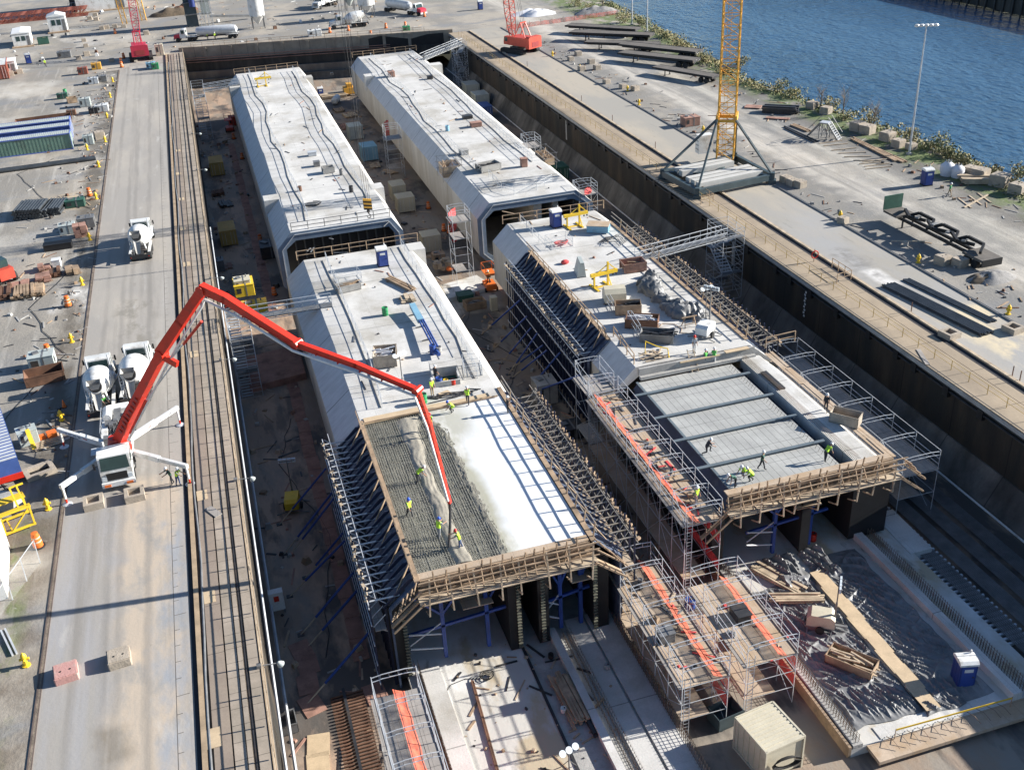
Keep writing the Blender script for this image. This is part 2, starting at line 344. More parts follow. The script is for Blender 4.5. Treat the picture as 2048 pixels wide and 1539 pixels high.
rr=t.nodes.new('ShaderNodeMapRange'); rr.inputs[1].default_value=.35; rr.inputs[2].default_value=.65; rr.inputs[3].default_value=.08; rr.inputs[4].default_value=.24; L_.new(cn.outputs[0],rr.inputs[0]); L_.new(rr.outputs[0],p.inputs['Roughness'])
cm=t.nodes.new('ShaderNodeMix'); cm.data_type='RGBA'; cm.inputs[6].default_value=(.02,.07,.14,1); cm.inputs[7].default_value=(.045,.105,.18,1); L_.new(cn.outputs[0],cm.inputs[0]); L_.new(cm.outputs[2],p.inputs['Base Color'])
pier=T('pier_wall','dark far pier wall across the blue water at top right','pier',(184.3,0,-3))
m=B(); 
for i in range(60): m.bx(0,9,i*6.,i*6+5.9,.9+.2*random.random(),5.2)
m.o('wall_face','wall_dark',pier); q=B()
for i in range(120): q.tube((-.3,i*3+random.random(),0),(-.3,i*3,4.6),.22)
tag(q.o('timber_pile','dark_steel',pier),kind='stuff'); m=B(); m.bx(-.4,12,0,360,5.2,5.6); m.o('coping','wall_dark',pier)
# left quay: haul road, trench, track deck
layered('road_concrete',(.3,.278,.25),[
 ((.42,.375,.315),.9,[('n',.12,(1,.35),.45,.62,3),('r',-17,-7,80,300,8,10)]),
 ((.45,.37,.285),.9,[('r',-12.1,-7.6,30,77,.7,2.5),('n',.45,(1,.5),.36,.5,11)]),
 ((.27,.29,.32),.8,[('r',-9.6,-7.4,30,70,.4,3),('n',.4,(1,.4),.42,.58,16)]),
 ((.31,.305,.31),.8,[('r',-17,-12.3,40,75,1,4),('n',.3,(1.5,.2),.4,.6,17)]),
 ((.2,.17,.13),.85,[('r',-12.9,-11.3,46.5,50.3,.5,3)]),
 ((.22,.2,.165),.85,[('r',-13.2,-9.6,96,116,1,4),('n',.35,(1,.5),.5,.58,31)]),
 ((.23,.2,.16),.8,[('n',.9,(1,1),.68,.76,8)]),
 ((.3,.28,.25),.55,[('n',1.2,(1,.08),.5,.7,14)]),
 ((.46,.435,.4),.6,[('n',.5,(1,.25),.6,.72,22)]),
 ((.15,.13,.11),.6,[('n',2.2,(1,.6),.7,.78,5)]),((.2,.185,.165),.5,[('r',-14.90,-14.40,-40,260,.14,.5),('n',.4,(1,.05),.38,.55,90)]),((.2,.185,.165),.5,[('r',-13.10,-12.60,-40,260,.14,.5),('n',.4,(1,.05),.38,.55,91)]),((.2,.185,.165),.5,[('r',-12.20,-11.70,-40,260,.14,.5),('n',.4,(1,.05),.38,.55,92)]),((.2,.185,.165),.5,[('r',-10.30,-9.80,-40,260,.14,.5),('n',.4,(1,.05),.38,.55,93)]),((.19,.175,.155),.6,[('n',.35,(1.3,.05),.54,.7,71)]),((.42,.39,.35),.5,[('n',.3,(1.3,.06),.55,.7,77)]),((.17,.15,.125),.7,[('n',.16,(1,.5),.66,.72,83)])],b=.12)
m=B(); m.quad((-16.4,Y0,.004),(-7.45,Y0,.004),(-7.25,252,.004),(-16.6,252,.004)); struct('haul_road',m,'road_concrete')
M('road_joint',(.13,.115,.1),.9,.2)
m=B()
def jit(x0,x1,y,w): m.quad((x0,y,.008),(x1,y+(x1-x0)*.05,.008),(x1,y+w+(x1-x0)*.05,.008),(x0,y+w,.008))
for i in range(150): y=20+i*1.55; jit(-8.35,-7.55 if i%5==0 else -8.0,y,.05)
m.quad((-8.38,Y0,.0085),(-8.34,Y0,.0085),(-8.3,250,.0085),(-8.34,250,.0085)); struct('road_joints',m,'road_joint')
M('kerb_iron',(.12,.09,.075),.9,.2,1)
kb=T('road_kerb','low rusty steel edged kerb between the left haul road and the gravel yard','kerb',(-16.5,0,0))
m=B(); m.bx(-.2,-.1,Y0,250,.0,.06); m.bx(.02,.1,Y0,250,0,.05); m.o('edge_angle','kerb_iron',kb); m=B(); m.bx(-.1,.02,Y0,250,0,.05); m.o('groove','earth',kb)
M('deck_taupe',(.27,.215,.17),.85,.06,.5,(.33,.265,.2),.6,.1,.15,lines=[(1,4.9,.05,.4,0)])
M('deck_plate',(.36,.3,.24),.85,.08,.6,(.26,.22,.17),.55,.1,.25,lines=[(1,1.35,.04,.35,0)])
M('trench_dark',(.03,.03,.035),.9,.2); M('groove_soil',(.085,.07,.055),.95,.3,.8)
def strip(m,x0,x1,z0,z1,ya=Y0,yb=262,dx=0): 
    for i in range(12):
        a,b=ya+(yb-ya)*i/12,ya+(yb-ya)*(i+1)/12; k=lambda y:XL(y)+2.9
        m.hexa([(x0+k(a),a,z0),(x1+k(a),a,z0),(x1+k(b),b,z0),(x0+k(b),b,z0),(x0+k(a),a,z1),(x1+k(a),a,z1),(x1+k(b),b,z1),(x0+k(b),b,z1)])
m=B(); m.quad((-7.36,Y0,.01),(-7.02,Y0,.01),(-6.82,262,.01),(-7.16,262,.01)); struct('cable_trench',m,'trench_dark')
M('timber_kerb',(.38,.28,.18),.85,.15,.9)
ck=T('timber_kerb','long pale timber kerb beside the dark cable trench on the left quay','kerb'); m=B(); strip(m,-6.98,-6.66,0,.16); m.o('beam','timber_kerb',ck)
m=B(); strip(m,-6.62,-6.3,0,.02); struct('pipe_gutter',m,'groove_soil')
hp=T('water_hose','grey hose snaking along the gutter of the left quay','hose'); m=B(); m.path([(-6.45+.1*math.sin(i*.9)+.1*nf(i,0,0,.7)+XL(i*4)+2.9,i*4.,.12) for i in range(5,64)],.09); m.o('hose','steel_grey',hp)
m=B(); strip(m,-6.3,-5.28,0,.12); struct('plank_walkway',m,'deck_taupe')
m=B(); strip(m,-5.28,-5.18,0,.03); strip(m,-4.52,-4.46,0,.03); strip(m,-4.17,-3.86,0,.07); struct('deck_grooves',m,'groove_soil')
m=B(); strip(m,-5.18,-4.52,0,.12); strip(m,-4.46,-4.17,0,.12); strip(m,-3.86,-3.2,0,.12); struct('track_deck',m,'deck_plate')
rl=T('crane_rail','worn steel crane rail in the groove of the left quay','rail'); m=B(); strip(m,-4.05,-3.99,.03,.1); m.o('rail_head','dark_steel',rl)
eb=T('edge_beam','yellowed timber beam along the left edge of the dock','edge beam'); m=B(); strip(m,-3.14,-2.96,0,.16); m.o('beam','timber_kerb',eb)
gr=T('hand_rail','thin timber and wire handrail along the left dock edge','railing')
def post(h,w,mat,par,name='post'): q=B(); q.bx(-w/2,w/2,-w/2,w/2,0,h); return q.o(name,mat,par)
p0=post(1.05,.09,'timber_pale',gr); p0.location=(XL(44)-.1,44,.28); rep(p0,[(XL(44+i*2.6)-XL(44),i*2.6,0) for i in range(1,84)])
m=B()
for z in (.75,1.3):
    m.path([(XL(40)-.1,40,z)]+[(XL(44+i*8)-.1+.05*nf(i,z),44+i*8,z+.05*nf(i,z,3)) for i in range(28)],.035,4)
m.o('rail','timber_pale',gr)
# patches of plywood lying on the walkway
pl=T('plywood_patch','','plywood sheet',group='pale plywood patches on the left walkway'); q=B(); q.bx(-.4,.4,-.7,.7,0,.03); q.o('sheet',M('ply_pale',(.55,.42,.27),.8,.08,1) and 'ply_pale',pl)
series(pl,[((P(u,v,.13).x,P(u,v,.13).y,.125),R(a),l,s) for u,v,a,l,s in (
 (404,990,2,'plywood patch on the left walkway opposite the pump truck cab',1.),(427,1475,1,'nearest plywood patch on the left walkway at the bottom of the photo',1.1),
 (419,1193,1,'plywood patch on the left walkway above the two near blocks',.95),(388,708,3,'plywood patch on the walkway right of the pump boom elbow',1.),(373,528,1,'plywood patch on the walkway beside the lone mixer truck',1.),(366,457,1,'plywood patch on the walkway level with the lone mixer cab',.9),(363,398,1,'small plywood patch on the walkway above the lone mixer truck',.9),(357,347,1,'plywood patch on the walkway left of the mustard container',.9),(356,301,1,'farthest plywood patch on the left walkway',.9))])
sb=T('loose_board','grey board lying askew across the left walkway crack','board',tuple(P(427,1023,.13)),R(28)); m=B(); m.bx(-.3,.3,-.8,.8,0,.06); m.o('board','plywood_grey',sb)
# right quay deck
M('deck_tan',(.36,.285,.2),.85,.1,.4,(.27,.215,.155),.57,.1,.2,st=(1,.5,1),lines=[(1,6.1,.08,.45,0)])
def bxs(n,mat,*r,st=True):
    m=B()
    for q in r: m.bx(*q)
    return struct(n,m,mat)
bxs('quay_deck','deck_tan',(XR,61.3,Y0,250,0,.12),(61.36,62.55,Y0,250,0,.12))
bxs('quay_trench','trench_dark',(61.3,61.36,Y0,250,0,.03),(62.55,63.4,Y0,250,0,.02))
bxs('trench_kerb','timber_pale',(63.4,63.75,Y0,250,0,.2))
layered('right_road',(.3,.28,.245),[((.39,.34,.27),.8,[('n',.1,(1,.3),.46,.6,3)]),((.3,.3,.3),.75,[('r',60,75,-20,110,6,10),('n',.2,(1,.3),.4,.6,7)]),((.62,.6,.57),.9,[('r',65.3,67.3,86,90.5,.4,1.6)]),((.6,.5,.33),.85,[('r',65.8,71.2,66.5,79,.8,4),('n',.3,(1,.6),.42,.55,9)]),((.2,.19,.17),.7,[('n',.8,(1,.2),.6,.75,4)]),((.17,.16,.15),.7,[('r',64.5,67.5,88,97,1,3),('n',.5,(1,1),.45,.6,2)])],b=.12)
m=B(); m.quad((63.75,Y0,.004),(71.2,Y0,.004),(71.2,252,.004),(63.75,252,.004)); struct('quay_road',m,'right_road')
rk=T('quay_kerb','thin dark rail kerb between the right quay road and the gravel','kerb'); m=B(); m.bx(71.2,71.32,Y0,250,0,.12); m.bx(71.42,71.5,Y0,250,0,.1); m.o('edge_angle','steel_grey',rk)
M('rail_yellow',(.45,.31,.1),.6,.1,.8)
yr=T('yellow_handrail','low yellow handrail along the right dock edge','railing')
p0=post(.95,.05,'rail_yellow',yr); p0.location=(59.75,44,.12); rep(p0,[(0,i*2.4,0) for i in range(1,85)])
m=B()
for z in (.6,1.05): m.path([(59.75,30+i*10,z) for i in range(22)],.022,4)
m.o('rail','rail_yellow',yr)
tr=T('quay_stake','','stake',group='thin stakes along the right trench'); post(1.1,.07,'rust',tr,'stake')
series(tr,[((63.9,P(u,v).y,0),0,'rusty stake beside the right trench '+l) for u,v,l in ((2030,765,'at the right edge of the photo'),(2003,758,'with a small tag near the right edge'),(1804,628,'just above the black pipe bundle corner'),(1295,300,'beside the yellow tower crane base'),(1210,245,'midway along the far quay'),(1152,205,'below the red crawler crane'),(1048,135,'nearest the red crawler crane'))])
# dock walls and floor
layered('dock_floor_mat',(.25,.215,.175),[((.46,.31,.21),.8,[('r',-3,5.4,-40,265,.6,2),('n',.35,(1,.35),.4,.55,23)]),((.03,.03,.03),.8,[('r',47,60,-40,265,1.5,3),('n',.12,(1,.5),.2,.38,5)]),((.27,.2,.145),.85,[('n',.25,(1,.4),.48,.56,3)]),((.07,.065,.06),.9,[('n',.14,(1,.5),.52,.6,8)]),((.4,.36,.3),.8,[('r',21.8,31,114,121,.6,2)]),((.13,.1,.08),.7,[('n',.5,(1,.2),.55,.62,12)])],r=.7,b=.2)  # near-black layer on the right side paints shade into the floor colour
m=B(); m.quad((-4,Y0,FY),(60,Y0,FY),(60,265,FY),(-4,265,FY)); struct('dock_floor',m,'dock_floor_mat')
w=T('dock_wall','tall stained concrete wall of the dry dock along the right side, brown above and pale below','dock wall')
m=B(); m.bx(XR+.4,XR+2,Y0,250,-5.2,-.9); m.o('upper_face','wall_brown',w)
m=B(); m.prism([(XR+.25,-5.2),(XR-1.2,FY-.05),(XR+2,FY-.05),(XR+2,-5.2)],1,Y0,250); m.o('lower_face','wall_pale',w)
m=B(); m.bx(XR-.05,XR+2,Y0,250,-.4,-.004); m.o('coping','grey_concrete',w)
m=B(); m.bx(XR+.7,XR+2,Y0,250,-.9,-.4); m.o('recess','black',w)
q=B(); q.bx(XR+.05,XR+.7,-.35,.35,-1.35,-.42); pf=q.o('fender_block','black',w); pf.location=(0,46,0); rep(pf,[(0,4.6*i+2.5*random.random(),-.25*random.random()) for i in range(1,44)])
m=B()
for z in (-.62,-1.0): m.tube((XR+.2,Y0,z),(XR+.2,250,z),.1)
m.o('service_pipe','dark_steel',w)
m=B(); m.tube((XR-1.3,Y0,FY+.12),(XR-1.3,250,FY+.12),.1); m.o('drain_pipe','white_paint',w)
m=B()
for i in range(9): m.bx(XR+.36,XR+.4,90.5+(i%2)*.12,90.75+(i%2)*.12,-1.5-i*.35,-1.28-i*.35)
m.o('draught_mark','white_paint',w)
for yy in (107,168): m=B(); m.bx(XR+.34,XR+.42,yy,yy+.5,-4.5,-1.2); m.o('pale_streak','grey_concrete',w)
w=T('dock_wall','stained concrete wall of the dry dock along the left side below the timber beam','dock wall')
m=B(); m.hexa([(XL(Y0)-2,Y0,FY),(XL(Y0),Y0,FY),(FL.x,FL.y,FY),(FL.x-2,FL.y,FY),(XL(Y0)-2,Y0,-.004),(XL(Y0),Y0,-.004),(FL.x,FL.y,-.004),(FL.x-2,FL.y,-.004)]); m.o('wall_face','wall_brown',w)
m=B(); m.tube((XL(20)+.35,20,-1.2),(XL(140)+.35,140,-1.2),.1); m.tube((XL(20)+.6,20,-6.9),(XL(120)+.6,120,-6.9),.13); m.o('service_pipe','galvanised',w)
fd=(FR-FL).normalized(); fa=math.atan2(fd.y,fd.x); fl=(FR-FL).length
w=T('dock_wall','stepped concrete end wall at the far end of the dry dock','dock wall',tuple(FL),fa)
m=B(); m.bx(-1,fl+1,0,2,-2.2,.9); m.o('parapet',M('parapet',(.33,.28,.22),.9,.15,.4,(.24,.2,.16),.55,.1,.2,b=.2,lines=[(0,6,.1,.5,0)]) and 'parapet',w)
m=B(); m.bx(0,fl,-.5,2,-4.6,-2.2); m.o('dark_face','wall_dark',w); m=B(); m.bx(0,fl-9,-1.1,2,FY,-4.6); m.o('lower_face','wall_far',w)
m=B(); m.bx(0,fl-8,-2.2,-1.1,FY,-6.2); m.o('step','wall_pale',w)
m=B()
for y,z in ((-.6,-2.),(-.7,-2.5),(-.6,-1.5)): m.tube((0,y,z),(fl-14,y,z),.09)
m.o('service_pipe','rust_pink',w)
q=B(); q.bx(-.35,.35,-.25,0,-2.15,.7); pf=q.o('pilaster','parapet',w); pf.location=(5,-.003,0); rep(pf,[(6*i,0,0) for i in range(1,9)])
m=B(); m.prism([(fl-19,.05),(fl-16,.5),(fl-9,-.6),(fl-5,.2),(fl-1.2,.3),(fl-1.2,-2.2),(fl-19,-2.2)],1,-.02,.1); m.o('broken_opening','black',w)
hr=T('hand_rail','thin pipe handrail on top of the far dock wall','railing',tuple(FL),fa)
p0=post(1.0,.07,'timber',hr); p0.location=(2,-.1,.9); rep(p0,[(2.6*i,0,0) for i in range(1,22)]); m=B(); m.tube((2,-.1,1.85),(56,-.1,1.85),.04); m.tube((2,-.1,1.4),(56,-.1,1.4),.03); m.o('rail','timber',hr)
sb_=B(); sr=random.Random(77)
for i in range(24000):
    y=62+sr.random()**1.25*230; d=sr.gauss(.6,1.5); dn=nf(y*.14,1.7)+.5*nf(y*.5,4)+.35
    if d<-3 or d>4 or sr.random()>dn+.25: continue
    h=(.5+1.9*max(0,nf(y*.3,9)+.2))*sr.random()*(1.2 if d>-.8 else .45); c=V((shx(y)+d,y,max(-1.9,(-.55*max(0,d+.4)))+h+.05)); a=V((sr.gauss(0,1),sr.gauss(0,1),sr.gauss(0,1))).normalized(); b=a.orthogonal().normalized(); s=.2+.32*sr.random(); sb_.k=0 if nf(y*.2,5)+sr.uniform(-.4,.4)>0 else 1; sb_.quad(c-a*s*.5,c+b*s*.35,c+a*s*.5,c-b*s*.35)
tag(sb_.o('scrub',['leaf','leaf_dry'],None,False),'low green and brown scrub growing along the river bank','scrub',kind='stuff')
# bushes and small trees on the bank
def leaves(n,rx,rz,ls,seed,cz=None,hole=.35):
    rnd=random.Random(seed); m=B(); cl=[(rnd.uniform(-1,1)*rx*.65,rnd.uniform(-1,1)*rx*.65,rz*(.35+.6*rnd.random()),rx*(.28+.28*rnd.random())) for _ in range(9)]
    for i in range(n):
        c=cl[rnd.randrange(9)]; d=V((rnd.gauss(0,1),rnd.gauss(0,1),rnd.gauss(0,.8))).normalized()*c[3]*(.55+.55*rnd.random())
        p=V(c[:3])+d; p.z=max(.05,p.z); a=V((rnd.gauss(0,1),rnd.gauss(0,1),rnd.gauss(0,1))).normalized(); b=a.orthogonal().normalized(); s=ls*(.6+.8*rnd.random()); m.k=0 if rnd.random()<.6 else 1
        m.quad(p-a*s*.5,p+b*s*.35,p+a*s*.5,p-b*s*.35)
    return m
def bush(n,h,r,seed,label,dry=False):
    t=T('shrub',label,'shrub'); m=leaves(n,r,h,.3,seed); m.o('foliage',['leaf_dry' if dry else 'leaf','leaf' if dry else 'leaf_dry'],t,False); m=B()
    rn=random.Random(seed)
    for i in range(5): a=rn.random()*6.3; m.path([(0,0,-.6),(.2*math.cos(a),.2*math.sin(a),h*.3),(r*.5*math.cos(a),r*.5*math.sin(a),h*.75)],[.06,.045,.015],5)
    m.o('stem','bark',t); return t
bs=[(1355,95,3,2.4,'pale green shrub on the bank right of the flatbed trailers'),(1410,125,2.4,2,'shrub on the bank above the tilted flatbed trailer'),(1250,45,2.6,2.4,'olive shrub by the water left of two light poles'),(1285,50,2.2,1.9,'shrub at the water edge behind the light poles'),(1480,135,2.2,2,'shrub on the bank just right of the yellow mast'),(1560,182,2,1.7,'brown shrub beside the bank right of the yellow mast'),(1590,195,2.1,1.8,'brownish shrub left of the small square boulder on the bank'),(1660,220,2.4,1.6,'feathery shrub behind the stair platform'),(1688,240,1.6,1.4,'low shrub beside the dark boulder at the bank'),(1740,255,3.4,1.7,'tall bare leaved shrub beside two boulders on the shore'),(1815,285,2.2,1.6,'green shrub just left of the tall light mast'),(1860,300,2.6,2.6,'wide green shrub just right of the tall light mast'),(1890,315,2.3,2.,'green shrub between the light mast and white bags'),(1920,328,1.5,1.2,'rusty low shrub by the water above the white bags'),(2030,365,2.6,2.3,'round pale shrub at the right edge of the photo'),(1990,352,1.3,1.1,'low tuft between the last two shore boulders'),(1330,75,1.9,1.6,'low shrub behind the topmost flatbed trailers'),(1180,20,2.6,2.6,'dark shrub beside the far rubble bank'),(1150,12,2.4,2.4,'dark green shrub on the far rubble heap'),(1445,150,1.7,1.5,'small shrub hidden behind the yellow mast')]
for i,(u,v,h,r,l) in enumerate(bs):
    t=bush(520 if r>1.8 else 330,h,r,100+i,l,i%3!=0); q=P(u,v+6,-.6); t.location=(q.x,q.y,-.5)
def baretree(u,v,h,seed,label):
    t=T('bare_tree',label,'tree',tuple(P(u,v,-.4))); rn=random.Random(seed); m=B(); m.path([(0,0,-.5),(.05,0,h*.4),(.15,.1,h*.75)],[.12,.09,.05]); m.o('trunk','bark',t); m=B()
    for i in range(26):
        z=h*(.25+.6*rn.random()); a=rn.random()*6.3; l=h*(.2+.25*rn.random()); e=V((math.cos(a)*l*.6,math.sin(a)*l*.6,z+l*.8)); m.path([(.05,0,z),e*.55+V((.02,0,z*.45)),e],[.035,.025,.01],4)
        for k in range(5): b=e*(.7+.06*k)+V((0,0,z*.2)); m.tube(b,b+V((rn.uniform(-.5,.5),rn.uniform(-.5,.5),rn.uniform(.1,.6))),.014,.006,3)
    m.o('branches',M('twig',(.24,.2,.17),.9,.1) and 'twig',t)
for u,v,h,l in ((1640,222,3.4,'leafless grey sapling left of the larger bare tree on the bank'),(1685,232,4.6,'larger leafless grey tree behind the stair platform'),(1745,262,4.2,'leafless sapling rising above the shore boulders'),(1205,20,5,'leafless tree near the top of the photo by the water')): baretree(u,v,h,int(u),l)
# ================================================================ TUNNEL SEGMENTS
TZ=1.2; BZ=FY+.3; CB=-.75
def seg(label,x0,x1,xt0,xt1,y0,y1,near=True,keys=(),deep=1.4,mid=False):
    t=T('tunnel_segment',label,'tunnel segment',(0,y0,BZ)); h=TZ-BZ; c=CB-BZ; L=y1-y0
    def part(n,pg,a,b,mat): m=B(); m.prism(pg,1,a,b); return m.o(n,mat,t,False)
    th=1.15 if near else 0; inner=[(x0+th,2.3),(x0+th,c-.3),(xt0+.55,h-th),(xt1-.55,h-th),(x1-th,c-.3),(x1-th,2.3),(x1-th-1.6,.8),(x0+th+1.6,.8)]
    # shell: side walls, chamfers, top slab, bottom (each a slab with its own look)
    d=1.0
    part('side_wall',[(x0,1.9),(x0+d,1.9),(x0+d,c),(x0,c)],0,L,'concrete_side'); part('side_wall',[(x1,1.9),(x1-d,1.9),(x1-d,c),(x1,c)],0,L,'concrete_side')
    part('chamfer',[(x0,c),(x0+d,c),(xt0+.3,h-d),(xt0,h)],0,L,'concrete_chamfer'); part('chamfer',[(x1,c),(x1-d,c),(xt1-.3,h-d),(xt1,h)],0,L,'concrete')
    part('top_slab',[(xt0,h),(xt0+.3,h-d),(xt1-.3,h-d),(xt1,h)],0,L,'concrete')
    part('base_slab',[(x0,1.9),(x0+1.9,0),(x1-1.9,0),(x1,1.9),(x1-d,1.9),(x1-2.2,d),(x0+2.2,d),(x0+d,1.9)],0,L,'concrete_side')
    if near:
        oc=[(x0,1.9),(x0,c),(xt0,h),(xt1,h),(x1,c),(x1,1.9),(x1-1.9,0),(x0+1.9,0)]; n=8; m=B()
        for a,b,ins in ((-.12,0,0.),):
            ic=[(x0+d+.1,2.1),(x0+d+.1,c-.15),(xt0+.5,h-d-.1),(xt1-.5,h-d-.1),(x1-d-.1,c-.15),(x1-d-.1,2.1),(x1-2.3,d+.1),(x0+2.3,d+.1)]
            for y in (a,b): m.v+=[(p[0],y,p[1]) for p in oc]+[(p[0],y,p[1]) for p in ic]
            for i in range(n):
                j=(i+1)%n
                for q in ((i,j,8+j,8+i),(16+i,24+i,24+j,16+j),(i,16+i,16+j,j),(8+i,8+j,24+j,24+i)): m.f.append(q); m.i.append(0)
        m.o('end_frame',M('end_steel',(.12,.17,.23),.5,.1,.8),t,False) if False else m.o('end_frame','end_steel',t,False)
        m=B()
        for i in range(n): j=(i+1)%n; m.bar((oc[i][0]*.93+.07*(x0+x1)/2,-.16,oc[i][1]*.93+.3),(oc[j][0]*.93+.07*(x0+x1)/2,-.16,oc[j][1]*.93+.3),.1,.08)
        m.o('gasket','galvanised',t)
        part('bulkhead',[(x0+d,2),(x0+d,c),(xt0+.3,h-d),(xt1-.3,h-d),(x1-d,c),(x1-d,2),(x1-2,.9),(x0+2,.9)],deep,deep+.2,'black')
        if not mid:
            q=B(); q.bx(-.09,.09,deep-.35,deep,1.2,h-d-.4); r=q.o('bulkhead_rib',M('rib_steel',(.06,.06,.055),.7,.2),t,False) if False else q.o('bulkhead_rib','rib_steel',t,False); r.location=(x0+2.4,0,0); rep(r,[(1.15*i,0,0) for i in range(1,11)])
        else:
            m=B(); m.bx((x0+x1)/2-.1,(x0+x1)/2+1.,.5,deep,.9,h-d); m.o('middle_wall','concrete_side',t,False); m=B(); m.bx((x0+x1)/2+2.8,(x0+x1)/2+3.6,1.2,deep,.9,h-d); m.o('middle_wall','concrete_side',t,False)
    for y,sd in keys:
        a,b,top=(x0-.08,x0+.0,xt0) if sd<0 else (x1+.08,x1,xt1)
        part('key_block',[(a,c-2.2),(b if sd<0 else b,c-2.2),(b,c),(top,h+.02),(a,h+.02)] if 0 else ([(x0-.1,c-1),(x0-.1,h+.03),(xt0+.3,h+.03),(xt0,h-.02),(x0,c)] if sd<0 else [(x1+.1,c-1),(x1+.1,h+.03),(xt1-.3,h+.03),(xt1,h-.02),(x1,c)]),y-y0,y-y0+2.4,'concrete')
    return t
M('end_steel',(.16,.21,.28),.55,.1,.8); M('rib_steel',(.07,.07,.065),.7,.2)
seg('far left concrete tunnel segment with its dark ribbed open end facing us',5.4,21.5,7.3,20.2,126.6,225.5,keys=((140.5,-1),(139,1),(213,-1),(214,1)))
seg('far right concrete tunnel segment with a scaffold tower beside its deep dark portal',31.4,47.6,33.2,45.3,126.4,229,keys=((209,-1),(212,1)),deep=16,mid=True)
seg('near left concrete tunnel segment with a blue toilet on top, next to the pour',5.4,21.7,7.7,20.2,77.2,116.6,near=False,keys=((114.2,1),))
seg('near right concrete tunnel segment crowded with skips, yellow racks and a tarp roll',31.1,47.0,33.1,44.7,77.4,118,near=False)
# mesh fences and hoses along the tops
def fence(label,pts,h=1.1,sp=2.4,mesh=True,mat='galvanised',z=TZ,cat='railing',name='guard_rail',rails=(.55,1.08),r=.028):
    t=T(name,label,cat,(pts[0][0],pts[0][1],z)); o=V((pts[0][0],pts[0][1],0)); pts=[V((p[0],p[1],p[2] if len(p)>2 else 0))-o for p in pts]
    ps=[]
    for a,b in zip(pts,pts[1:]):
        n=max(1,round((b-a).length/sp))
        for i in range(n): ps.append(a.lerp(b,i/n))
    ps.append(pts[-1]); q=B(); q.tube((0,0,0),(0,0,h),r*1.15,n=5); p0=q.o('post',mat,t); p0.location=ps[0]; rep(p0,[p-ps[0] for p in ps[1:100]])
    m=B()
    for z_ in rails: m.path([p+V((0,0,z_)) for p in ps],r,4)
    m.o('rail',mat,t)
    if mesh:
        m=B()
        for a,b in zip(ps,ps[1:]): m.quad(a+V((0,0,.05)),b+V((0,0,.05)),b+V((0,0,h-.03)),a+V((0,0,h-.03)))
        m.o('mesh_panel','wire_mesh',t,False)
    return t
def wig(x,y0,y1,a,s,n=14): return [(x+a*nf(y0+(y1-y0)*i/n,s,0,.06),y0+(y1-y0)*i/n) for i in range(n+1)]
FN=[('left mesh guard rail on the far left tunnel segment',wig(10.0,130,224,1.4,1)),('right mesh guard rail on the far left tunnel segment',wig(18.6,132,222,1.2,2)),
 ('left mesh guard rail on the far right tunnel segment',wig(35.4,140,226,1.2,3)),('right mesh guard rail on the far right tunnel segment',wig(43.9,141,226,.5,4)),
 ('left mesh guard rail on the near left tunnel segment beside the gangway',wig(9.9,79,115.5,.8,5,8)),('right mesh guard rail on the near left tunnel segment beside the blue pipes',wig(18.9,81,116,.9,6,8)),
 ('left mesh guard rail near the toilet on the near right tunnel segment',wig(34.6,108,117.5,.3,7,4)),('mesh guard rail around the skip on the far right segment near its portal',[(36.2,137),(36.1,130.5),(37.2,128.2),(40.5,128.6),(43.5,131)])]
for l,p in FN: fence(l,p)
for i,(l,p) in enumerate(FN[:6]):
    h=T('cable','dark cable along the '+l.replace('mesh guard rail','edge').replace(' beside the gangway','').replace(' beside the blue pipes',''),'cable',(0,0,TZ)); m=B(); m.path([(x+.55*nf(y,i,3,.15)-.25,y,.05) for x,y in p],.045,5); m.o('cable','steel_grey',h)
def barrier(l,a,b,z=TZ,mat='timber'): fence(l,[a,b],1.1,2.2,False,mat,z,r=.05)
barrier('thin pipe guard rail across the open end of the far left segment',(7.5,127),(20.1,127),TZ,'steel_grey')
barrier('timber guard rail at the far end of the near left segment by the toilet',(7.0,116.9),(21.5,116.9))
barrier('timber guard rail at the far end of the near right segment by the toilet',(32.6,118.2),(46,118.2))
barrier('timber guard rail at the far end of the far left segment',(7,225.3),(20,225.3)); barrier('timber guard rail at the far end of the far right segment',(32,228.8),(46,228.8))
M('dirty_tube',(.26,.235,.205),.7,.2,1,(.36,.3,.22),.6,.1,.8)
